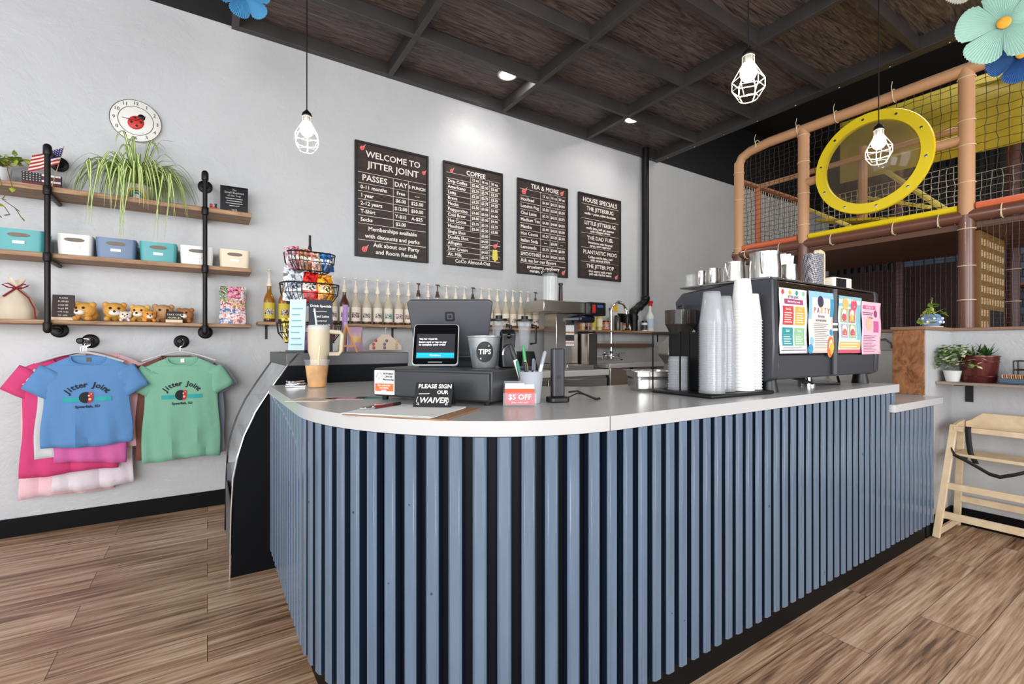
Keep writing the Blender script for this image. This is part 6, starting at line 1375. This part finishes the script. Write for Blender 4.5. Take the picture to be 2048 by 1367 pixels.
# ---------------------------------------------------------------- indoor play structure
ps = thing('play_structure', 'indoor climbing frame with tan padded poles, nets and a yellow round bubble window', 'playground', (0, 0, 0))
TAN_ = mat('foam_tan', (196, 148, 108), 0.5); BRN_ = mat('foam_brown', (112, 72, 58), 0.32, coat=0.3); DBR = mat('foam_maroon', (72, 38, 34), 0.4)
YLW = mat('vinyl_yellow', (236, 208, 30), 0.35); ORA = mat('vinyl_orange', (220, 110, 70), 0.45); NETB = mat('net_brown', (44, 30, 24), 0.7); NETG = mat('net_grey', (150, 144, 136), 0.7); NETW = mat('net_pale', (176, 168, 160), 0.7)
FX = 4.15
for y, z1 in ((2.53, 2.80), (1.965, 2.89), (0.967, 2.90), (-0.45, 2.90)):
    MB().tube([(FX, y, 1.95), (FX, y, z1)], 0.042, 16).build('upper_post', TAN_, ps)
    MB().tube([(FX, y, 0.0), (FX, y, 1.95)], 0.042, 16).build('lower_post', BRN_, ps)
MB().tube([(FX, 2.53, 2.78), (FX, 2.50, 2.84), (FX, 2.42, 2.875), (FX, 2.25, 2.895), (FX, 1.0, 2.90), (FX, -1.6, 2.90)], 0.040, 16).build('top_rail', TAN_, ps)
MB().tube([(FX, 2.58, 1.945), (FX, -1.6, 1.945)], 0.040, 16).build('deck_rail', BRN_, ps)
MB().tube([(5.3, 2.58, 1.945), (5.3, -1.6, 1.945)], 0.040, 12).build('deck_rail', DBR, ps)
for y in (2.53, 1.70, 0.967, -0.45):
    MB().tube([(5.3, y, 0), (5.3, y, 2.9)], 0.042, 12).build('rear_post', DBR, ps)
    MB().tube([(FX, y, 1.945), (5.3, y, 1.945)], 0.036, 12).build('cross_rail', BRN_, ps)
MB().tube([(FX, 1.965, 2.45), (FX, 1.82, 2.45)], 0.034, 12).build('window_stub', TAN_, ps); MB().tube([(FX, 1.13, 2.45), (FX, 0.967, 2.45)], 0.034, 12).build('window_stub', TAN_, ps)
MB().tube([(FX, 2.53, 2.635), (5.3, 2.53, 2.635)], 0.024, 10).build('cross_rail', mat('foam_rust', (150, 92, 56), 0.5), ps)
MB().tube([(4.46, 2.53, 2.635), (4.46, 1.0, 2.635)], 0.022, 10).build('inner_rail', TAN_, ps)
MB().tube([(4.46, 2.53, 1.95), (4.46, 2.53, 2.64)], 0.030, 10).build('inner_post', mat('foam_orange', (190, 110, 70), 0.5), ps)
MB().box(FX + 0.02, 5.32, -1.6, 2.53, 1.865, 1.905).build('deck', mat('deck_brown', (96, 62, 42), 0.5), ps, smooth=False)
MB().tube([(FX - 0.005, 1.92, 2.003), (FX - 0.005, 1.01, 2.003)], 0.021, 10).build('yellow_pad', YLW, ps)
MB().tube([(FX, 2.50, 2.003), (FX, 2.01, 2.003)], 0.024, 10).build('orange_pad', ORA, ps); MB().tube([(FX, 0.92, 2.003), (FX, -1.5, 2.003)], 0.024, 10).build('orange_pad', ORA, ps)
def net(u0, u1, z0, z1, P, s, m, nm='net', th=0.0022, hole=None, wob=0.006, seed=1):
    """square netting; P maps (u, z) to a point"""
    rg = random.Random(seed); nu = max(1, int(round(abs(u1 - u0) / s))); nz = max(1, int(round((z1 - z0) / s)))
    G = [[(u0 + (u1 - u0) * i / nu + (rg.uniform(-wob, wob) if 0 < i < nu else 0), z0 + (z1 - z0) * j / nz + (rg.uniform(-wob, wob) if 0 < j < nz else 0)) for j in range(nz + 1)] for i in range(nu + 1)]
    mb = MB()
    def seg(a, b):
        if hole and (math.hypot(a[0] - hole[0], a[1] - hole[1]) < hole[2] and math.hypot(b[0] - hole[0], b[1] - hole[1]) < hole[2]): return
        mb.tube([P(*a), P(*b)], th, 3, cap=False)
    for i in range(nu + 1):
        for j in range(nz + 1):
            if i < nu: seg(G[i][j], G[i + 1][j])
            if j < nz: seg(G[i][j], G[i][j + 1])
    return mb.build(nm, m, ps, smooth=False)
pf = lambda y, z: (FX + 0.006, y, z)
net(2.50, 2.00, 1.99, 2.83, pf, 0.042, NETB, seed=1)
net(1.93, 1.00, 1.99, 2.86, pf, 0.050, NETB, hole=(1.478, 2.45, 0.36), seed=2)
net(0.93, -1.2, 1.99, 2.86, pf, 0.052, NETB, seed=3)
net(4.2, 5.3, 1.95, 2.62, lambda x, z: (x, 2.53, z), 0.040, NETW, th=0.004, seed=4)
net(1.2, -1.2, 1.95, 2.50, lambda y, z: (5.25, y, z), 0.062, NETG, th=0.0028, seed=5)
net(2.3, 1.2, 1.95, 2.60, lambda y, z: (5.25, y, z), 0.05, NETW, th=0.003, seed=6)
net(0.90, -1.2, 1.22, 1.93, lambda y, z: (FX + 0.01, y, z), 0.028, DBR, th=0.0011, wob=0.002, seed=7)
net(1.95, 1.0, 1.22, 1.93, lambda y, z: (5.2, y, z), 0.034, DBR, th=0.0016, wob=0.002, seed=8)
mb = MB(); mb.add([(4.90, 2.0, 2.60), (5.0, -1.6, 2.50), (5.0, -1.6, 3.15), (4.90, 2.0, 3.15)], [(0, 1, 2, 3)]); mb.build('yellow_panel', mat('vinyl_mustard', (216, 194, 66), 0.5, vary=0.15, vscale=5), ps, solid=0.02)
mb = MB(); mb.add([(4.3, 1.95, 2.16), (4.3, 1.02, 1.98), (5.2, 1.40, 2.02), (5.2, 1.95, 2.30)], [(0, 1, 2, 3)]); mb.build('yellow_ramp', mat('vinyl_gold', (206, 180, 40), 0.45, vary=0.3, vscale=8), ps, solid=0.02)
for a, b, r in (((5.0, 1.73, 2.68), (4.28, 1.087, 2.02), 0.020), ((4.5, 2.12, 2.34), (4.25, 1.67, 2.045), 0.016), ((5.0, 1.9, 2.47), (4.5, 1.25, 2.13), 0.014)):
    MB().tube([a, b], r, 8).build('yellow_brace', mat('vinyl_light_yellow', (238, 222, 120), 0.4), ps)
MB().tube([(4.9, 1.8, 2.72), (4.95, 0.9, 2.73), (4.95, -1.4, 2.72)], 0.016, 8).build('net_rope', mat('rope_pale', (222, 206, 130), 0.6), ps)
MB().tube([(4.7, 1.75, 2.0), (4.7, 1.75, 2.8)], 0.034, 10).build('inner_post', TAN_, ps)
# round bubble window
t = ps
mb = MB(); c = (FX - 0.055, 1.478, 2.45); n = 56
vs = []; fs = []
for (r, dx) in ((0.292, 0.0), (0.296, -0.010), (0.366, -0.010), (0.370, 0.0), (0.370, 0.012), (0.292, 0.012)):
    for i in range(n): a = 2 * PI * i / n; vs.append((c[0] + dx, c[1] + r * math.cos(a), c[2] + r * math.sin(a)))
for j in range(6):
    for i in range(n): fs.append((j * n + i, ((j + 1) % 6) * n + i, ((j + 1) % 6) * n + (i + 1) % n, j * n + (i + 1) % n))
mb.add(vs, fs); ring = mb.build('window_ring', YLW, ps)
for i in range(10):
    a = 2 * PI * (i + 0.3) / 10; MB().lathe([(0.010, -0.004), (0.009, -0.0005), (0.0001, 0.0)][::-1] if False else [(0.0001, -0.016), (0.009, -0.015), (0.010, -0.0105)], (c[0], c[1] + 0.331 * math.cos(a), c[2] + 0.331 * math.sin(a)), 10, ax='X').build('bolt', CHROME, ring)
mb = MB(); prof_ = [(0.291, 0.0), (0.285, -0.035), (0.262, -0.085), (0.215, -0.130), (0.14, -0.162), (0.06, -0.176), (0.0001, -0.178)]
mb.lathe(prof_, c, 48, ax='X'); mb.build('bubble', mat('bubble_acrylic', (110, 98, 84), 0.03, alpha=0.22, spec=1.0), ps)
# ties
TIE = mat('tie_ivory', (226, 206, 170), 0.5)
def tie(p, ax, r=0.045, tail=None):
    pts = []
    for i in range(16):
        a = 2 * PI * i / 16; u, v = r * math.cos(a), r * math.sin(a)
        pts.append((p[0] + u, p[1] + v, p[2]) if ax == 'z' else (p[0] + u, p[1], p[2] + v))
    mb = MB(); mb.tube(pts, 0.0032, 5, closed=True)
    if tail: mb.tube([(p[0] - r, p[1], p[2]), (p[0] - r - 0.01, p[1], p[2] + 0.05 * tail), (p[0] - r + 0.005, p[1], p[2] + 0.09 * tail)], 0.0022, 5)
    mb.build('zip_tie', TIE, ps)
for y, zs in ((1.965, (2.84, 2.62, 2.36, 2.10)), (0.967, (2.84, 2.56, 2.40, 2.16, 1.86, 1.62, 1.40)), (2.53, (2.70, 2.45, 2.0))):
    for z in zs: tie((FX, y, z), 'z')
for y in (2.35, 2.0, 1.72, 1.35, 0.80, 0.55): tie((FX, y, 2.90), 'y', tail=1)
for y in (2.45, 2.15, 1.75, 1.35, 1.10, 0.80, 0.5): tie((FX, y, 1.945), 'y', tail=-0.5)
for z in (1.70, 1.45): tie((5.3, 0.967, z), 'z')
# perforated mustard climbing panel; pale strips paint light coming through the holes
PXs = 4.24; mb = MB(); mb.box(PXs, 4.84, 0.925, 0.945, 0.55, 1.86, 0)
for r in range(11):
    z = 1.80 - r * 0.068 if False else 1.79 - r * 0.078
    for q in range(9):
        x = PXs + 0.045 + q * 0.063
        if r >= 6 and 3 <= q <= 7: continue
        mb.box(x - 0.008, x + 0.008, 0.9215, 0.9255, z - 0.021, z + 0.021, 1)
        mb.box(x + 0.010, x + 0.015, 0.9235, 0.9255, z - 0.018, z + 0.018, 2)
mb.box(PXs + 0.24, 4.80, 0.921, 0.925, 1.0, 1.345, 3)
mb.build('climbing_panel', [mat('panel_mustard', (142, 104, 52), 0.5), mat('panel_slot_light_paint', (226, 206, 160), 0.5), DBR, mat('panel_opening', (22, 26, 32), 0.6)], ps, smooth=False)
# blue woven mats
def weave_mat():
    m = mat('woven_blue', (44, 60, 78), 0.5); nt = m.node_tree; b = nt.nodes['Principled BSDF']
    tc = nt.nodes.new('ShaderNodeTexCoord'); mp = nt.nodes.new('ShaderNodeMapping'); mp.inputs['Rotation'].default_value = (R(90), 0, R(90)); ck = nt.nodes.new('ShaderNodeTexBrick'); ck.inputs['Scale'].default_value = 1; ck.inputs['Brick Width'].default_value = 0.085; ck.inputs['Row Height'].default_value = 0.07; ck.inputs['Mortar Size'].default_value = 0.006; ck.inputs['Color1'].default_value = srgb(40, 56, 74); ck.inputs['Color2'].default_value = srgb(62, 82, 104); ck.inputs['Mortar'].default_value = srgb(14, 18, 26)
    sp_ = nt.nodes.new('ShaderNodeSeparateXYZ'); cb = nt.nodes.new('ShaderNodeCombineXYZ')
    nt.links.new(tc.outputs['Object'], sp_.inputs[0]); nt.links.new(sp_.outputs[1], cb.inputs[0]); nt.links.new(sp_.outputs[2], cb.inputs[1]); nt.links.new(cb.outputs[0], ck.inputs[0]); nt.links.new(ck.outputs['Color'], b.inputs['Base Color'])
    return m
WV = weave_mat()
for z0, z1 in ((1.70, 2.12), (1.22, 1.64), (0.74, 1.16)):
    for y0, y1 in ((1.35, 2.0), (0.55, 1.25), (-0.3, 0.45)): MB().box(6.4, 6.45, y0, y1, z0, z1).build('woven_mat', WV, ps, smooth=False)
MB().tube([(6.38, 2.6, 1.67), (6.38, -1.4, 1.67)], 0.03, 8).build('rear_rail', DBR, ps); MB().tube([(6.38, 2.05, 0), (6.38, 2.05, 2.2)], 0.04, 8).build('rear_post', DBR, ps)
MB().box(5.6, 5.64, 1.35, 2.5, 1.2, 1.85).build('dark_panel', mat('panel_dark_maroon', (44, 24, 22), 0.6), ps, smooth=False)

# ---------------------------------------------------------------- right: high chair, wall shelf, plants, cutlery
t = thing('high_chair', 'pale wooden restaurant high chair with black straps beside the counter end', 'high chair', (0, 0, 0))
Y1, Y2 = 0.950, 0.440; TL = 0.645
def fl(z, s):      # front leg centre at height z
    return (3.520 + 0.115 * z / TL, (Y1 - 0.050 * z / TL) if s > 0 else (Y2 + 0.050 * z / TL), z)
def rl(z, s): return (3.885 - 0.120 * z / TL, (Y1 - 0.050 * z / TL) if s > 0 else (Y2 + 0.050 * z / TL), z)
for s in (1, -1):
    MB().bar(fl(0.002, s), fl(TL, s), 0.022, 0.034).build('leg', PALEWOOD, t, bevel=0.003); MB().bar(rl(0.002, s), rl(0.60, s), 0.022, 0.034).build('leg', PALEWOOD, t, bevel=0.003)
    a, b = fl(0.03, s), rl(0.03, s); MB().bar(a, b, 0.018, 0.036).build('floor_rail', PALEWOOD, t, bevel=0.003)
    a, b = fl(0.628, s), rl(0.640, s); MB().side([(0, 0)], 0, 0) if False else None
    mb = MB(); yy_ = a[1]; mb.front([(a[0] - 0.012, 0.60), (b[0] + 0.05, 0.60), (b[0] + 0.05, 0.665), (a[0] + 0.06, 0.655), (a[0] - 0.012, 0.64)], yy_ - 0.009, yy_ + 0.009); mb.build('side_board', PALEWOOD, t, bevel=0.002)
    a, b = fl(0.47, s), rl(0.47, s); MB().bar(a, b, 0.018, 0.03).build('seat_rail', PALEWOOD, t, bevel=0.002)
def cross(f, z, w, h, nm, dx=0):
    a, b = f(z, 1), f(z, -1); MB().bar((a[0] + dx, a[1], z), (b[0] + dx, b[1], z), w, h).build(nm, PALEWOOD, t, bevel=0.003)
cross(fl, 0.625, 0.028, 0.030, 'top_rail'); cross(fl, 0.300, 0.018, 0.038, 'front_rail'); cross(fl, 0.135, 0.018, 0.040, 'front_rail', 0.004); cross(rl, 0.175, 0.018, 0.038, 'rear_rail')
MB().box(3.60, 3.80, 0.495, 0.895, 0.470, 0.488).build('seat', PALEWOOD, t, bevel=0.003)
mb = MB(); mb.side([(0.888, 0.600), (0.888, 0.655), (0.862, 0.668), (0.815, 0.712), (0.575, 0.712), (0.528, 0.668), (0.502, 0.655), (0.502, 0.600)], 3.790, 3.806); mb.build('backrest', PALEWOOD, t, bevel=0.003)
SB = mat('strap_black', (24, 24, 26), 0.7)
def strap(pts, w, side=(0, 1, 0)):
    mb = MB(); P = [Vector(p) for p in pts]; sv = Vector(side) * w / 2; vs = []
    for p in P: vs += [p - sv, p + sv]
    mb.add(vs, [(2 * i, 2 * i + 1, 2 * i + 3, 2 * i + 2) for i in range(len(P) - 1)]); return mb.build('strap', SB, t, solid=0.002)
strap([(3.612, 0.835, 0.645), (3.606, 0.835, 0.625), (3.610, 0.832, 0.56), (3.61, 0.825, 0.50), (3.60, 0.80, 0.445)], 0.026)
strap([(3.60, 0.905, 0.510), (3.575, 0.88, 0.478), (3.572, 0.84, 0.462), (3.572, 0.80, 0.440), (3.572, 0.74, 0.405), (3.572, 0.70, 0.398), (3.572, 0.64, 0.425), (3.575, 0.56, 0.47)], 0.020, (0, 0, 1))
strap([(3.60, 0.905, 0.480), (3.585, 0.87, 0.472), (3.580, 0.83, 0.470)], 0.014, (0, 0, 1))
t = thing('ledge_shelf', 'narrow grey brown ledge fixed to the white half wall above the high chair', 'shelf')
MB().box(3.637, HX - 0.001, -1.2, 0.983, 0.876, 0.892).build('board', mat('ledge_wood', (150, 134, 120), 0.4, vary=0.15, vscale=6), t, bevel=0.002)
for y in (0.90, 0.1): MB().box(3.70, HX - 0.001, y - 0.018, y + 0.018, 0.868, 0.8755).box(HX - 0.008, HX - 0.001, y - 0.018, y + 0.018, 0.76, 0.868).build('bracket', BLACKM, t, smooth=False)
SZ2 = 0.8925
t = thing('burgundy_planter', 'burgundy metal planter with a spiky dark green succulent on the ledge', 'potted plant', (3.765, 0.825, SZ2))
t.scale = (0.9, 0.9, 1)
mb = MB(); mb.lathe([(0.0001, 0), (0.082, 0), (0.084, 0.004), (0.098, 0.145), (0.102, 0.148), (0.102, 0.154), (0.094, 0.152), (0.0001, 0.14)], n=32, sy=1.0)
for z in (0.035, 0.118): mb.tube([((0.0865 + 0.0965 * 0 + 0.1 * z) * math.cos(2 * PI * i / 32), (0.0865 + 0.1 * z) * math.sin(2 * PI * i / 32), z) for i in range(32)], 0.0022, 5, closed=True)
mb.build('pot', mat('burgundy_metal', (96, 44, 40), 0.22, 0.5), t)
mb = MB(); rg = random.Random(8)
for i in range(42):
    a = rg.uniform(0, 2 * PI); L = rg.uniform(0.07, 0.13); e = rg.uniform(0.35, 1.35); ox, oy = rg.uniform(-0.03, 0.04), rg.uniform(-0.05, 0.02)
    pts = [(ox + L * s * math.cos(a) * math.cos(e * (1 - 0.3 * s)), oy + min(L * s * math.sin(a) * math.cos(e), 0.13), 0.14 + L * s * math.sin(e) * (1 - 0.25 * s)) for s in (0, 0.25, 0.5, 0.75, 1)]
    mb.blade(pts, 0.0065, (-math.sin(a), math.cos(a), 0), 0)
mb.build('leaves', GREEND, t, smooth=False)
t = thing('fittonia_plant', 'bushy pale and dark green leafy plant in a white pot in the ledge corner', 'potted plant', (3.705, 0.925, SZ2))
MB().lathe([(0.0001, 0), (0.030, 0), (0.042, 0.06), (0.044, 0.064), (0.038, 0.060), (0.0001, 0.055)], n=24).build('pot', mat('pot_white_gloss', (226, 226, 224), 0.25), t)
mb = MB(); rg = random.Random(12)
for i in range(340):
    a = rg.uniform(0, 2 * PI); el = rg.uniform(-0.4, 1.5); r = rg.uniform(0.5, 1) * 0.130
    p = (r * 1.1 * math.cos(a) * math.cos(el), min(0.035, r * 1.0 * math.sin(a) * math.cos(el)) - 0.005, 0.118 + r * 0.80 * math.sin(el))
    leaf(mb, p, (math.cos(a), math.sin(a) * 0.8, rg.uniform(-0.6, 0.5)), rg.uniform(0.024, 0.036), rg.choice((0, 0, 1, 2, 2)))
for i in range(5): pts = [(0.02 * i - 0.05, -0.02 * i, 0.12), (0.03 * i - 0.05, -0.03 * i, 0.19 + 0.01 * (i % 3))]; mb.tube(pts, 0.0015, 4, 0); leaf(mb, pts[1], (0.3, -0.4, 0.6), 0.022, 1)
mb.build('foliage', [mat('leaf_mid', (110, 142, 70), 0.5), GREEND, mat('leaf_cream', (206, 214, 176), 0.5)], t, smooth=False)
t = thing('cutlery_caddy', 'black wire caddy with clear cups of white cutlery on the ledge', 'caddy', (3.845, 0.53, SZ2))
mb = MB()
for z in (0.004, 0.075, 0.125):
    mb.tube([(-0.05, -0.20, z), (0.05, -0.20, z), (0.05, 0.16, z), (-0.05, 0.16, z)], 0.003, 6, closed=True)
for y in (-0.20, -0.02, 0.16):
    for x in (-0.05, 0.05): mb.tube([(x, y, 0.004), (x, y, 0.145 if y < 0.1 else 0.125)], 0.003, 6)
mb.build('wire_frame', BLACKM, t)
for y in (0.07, -0.11): MB().lathe([(0.0001, 0.006), (0.030, 0.006), (0.040, 0.110)], (0, y, 0), 20).build('cup', CLEARP, t)
mb = MB(); rg = random.Random(3)
for i in range(18):
    y = (0.07, -0.11)[i % 2]; a = rg.uniform(0, 6.28); mb.bar((0.012 * math.cos(a), y + 0.012 * math.sin(a), 0.010), (0.034 * math.cos(a), y + 0.034 * math.sin(a), rg.uniform(0.13, 0.155)), 0.009, 0.0025)
mb.build('cutlery', WHITE, t, smooth=False)
t = thing('blue_tray', 'slate blue tray with brown and pink sachets in front of the cutlery caddy', 'tray', (3.735, 0.55, SZ2))
mb = MB(); mb.box(-0.055, 0.055, -0.30, 0.175, 0, 0.006).box(-0.055, -0.050, -0.30, 0.175, 0.006, 0.030).box(0.050, 0.055, -0.30, 0.175, 0.006, 0.030).box(-0.050, 0.050, 0.170, 0.175, 0.006, 0.030).box(-0.050, 0.050, -0.30, -0.295, 0.006, 0.030)
mb.build('tray', mat('tray_blue', (72, 92, 112), 0.45), t, bevel=0.002)
for i in range(14): tag(MB().at(3.735, 0.710 - i * 0.0085, SZ2 + 0.0065, rx=R(-6)).box(-0.044, 0.044, -0.0022, 0.0022, 0, 0.045).build('sugar_sachet', mat('sachet_brown', (176, 124, 84), 0.6) if i % 2 else mat('sachet_tan', (214, 178, 140), 0.6), smooth=False), 'brown sugar sachet standing in the left part of the slate blue tray', 'sachet', 'brown sachets in the blue tray')
for i in range(10): tag(MB().at(3.735, 0.575 - i * 0.010, SZ2 + 0.0065, rx=R(-10)).box(-0.044, 0.044, -0.0025, 0.0025, 0, 0.052 + 0.004 * (i % 3)).build('pink_sachet', mat('sachet_pink', (206, 92, 110), 0.6) if i % 2 else mat('sachet_white', (230, 222, 222), 0.6), smooth=False), 'pink or white sweetener sachet standing in the right part of the slate blue tray', 'sachet', 'pink and white sachets in the blue tray')
t = thing('teapot_planter', 'blue polka dot teapot with a trailing plant on the half wall corner', 'potted plant', (3.80, 1.050, 1.2145))
MB().lathe([(0.085, 0.0), (0.088, 0.008), (0.0001, 0.008)], (-0.05, 0, 0), 24, sy=0.8).build('saucer', mat('saucer_cream', (226, 206, 184), 0.4), t)
MB().lathe([(0.036, 0.0085), (0.055, 0.03), (0.058, 0.05), (0.045, 0.078), (0.034, 0.086), (0.030, 0.080), (0.0001, 0.078)], n=28).build('teapot', mat('teapot_blue', (120, 150, 200), 0.2, coat=0.5), t)
mb = MB()
for a in range(12):
    an = 2 * PI * a / 12; zz = 0.035 + 0.022 * (a % 2); rr_ = 0.0575 if a % 2 == 0 else 0.054; mb.ball((rr_ * math.cos(an), rr_ * math.sin(an), zz), 0.009, None, 8, 5)
mb.build('polka_dots', mat('dot_white', (236, 236, 240), 0.3), t)
MB().tube([(0.050, 0, 0.075), (0.085, -0.01, 0.078), (0.090, -0.01, 0.055), (0.052, -0.004, 0.028)], 0.006, 8).build('handle', mat('handle_aqua', (130, 190, 206), 0.2, coat=0.5), t)
mb = MB(); rg = random.Random(5)
def vine(pts):
    mb.tube(pts, 0.0016, 5, 0)
    for a, b in zip(pts[:-1], pts[1:]):
        for s in (0.3, 0.8):
            p = Vector(a).lerp(Vector(b), s); leaf(mb, p, (rg.uniform(-1, 1), rg.uniform(-1, 0.3), rg.uniform(-0.4, 0.8)), rg.uniform(0.030, 0.046), rg.randint(0, 1))
vine([(0, 0, 0.08), (-0.06, 0, 0.12), (-0.14, -0.02, 0.11), (-0.21, -0.03, 0.08), (-0.25, -0.03, 0.03), (-0.28, -0.03, 0.012)])
vine([(0, 0, 0.08), (-0.04, -0.02, 0.13), (-0.12, -0.03, 0.12), (-0.18, -0.04, 0.07), (-0.22, -0.05, 0.015)])
vine([(0, 0, 0.08), (0.01, 0, 0.14), (0.02, 0, 0.19)]); vine([(0, 0, 0.08), (0.05, -0.03, 0.11), (0.13, -0.05, 0.075)]); vine([(0, 0, 0.08), (-0.05, -0.02, 0.06), (-0.09, -0.04, 0.02)])
mb.build('foliage', [GREENY, GREEN], t, smooth=False)
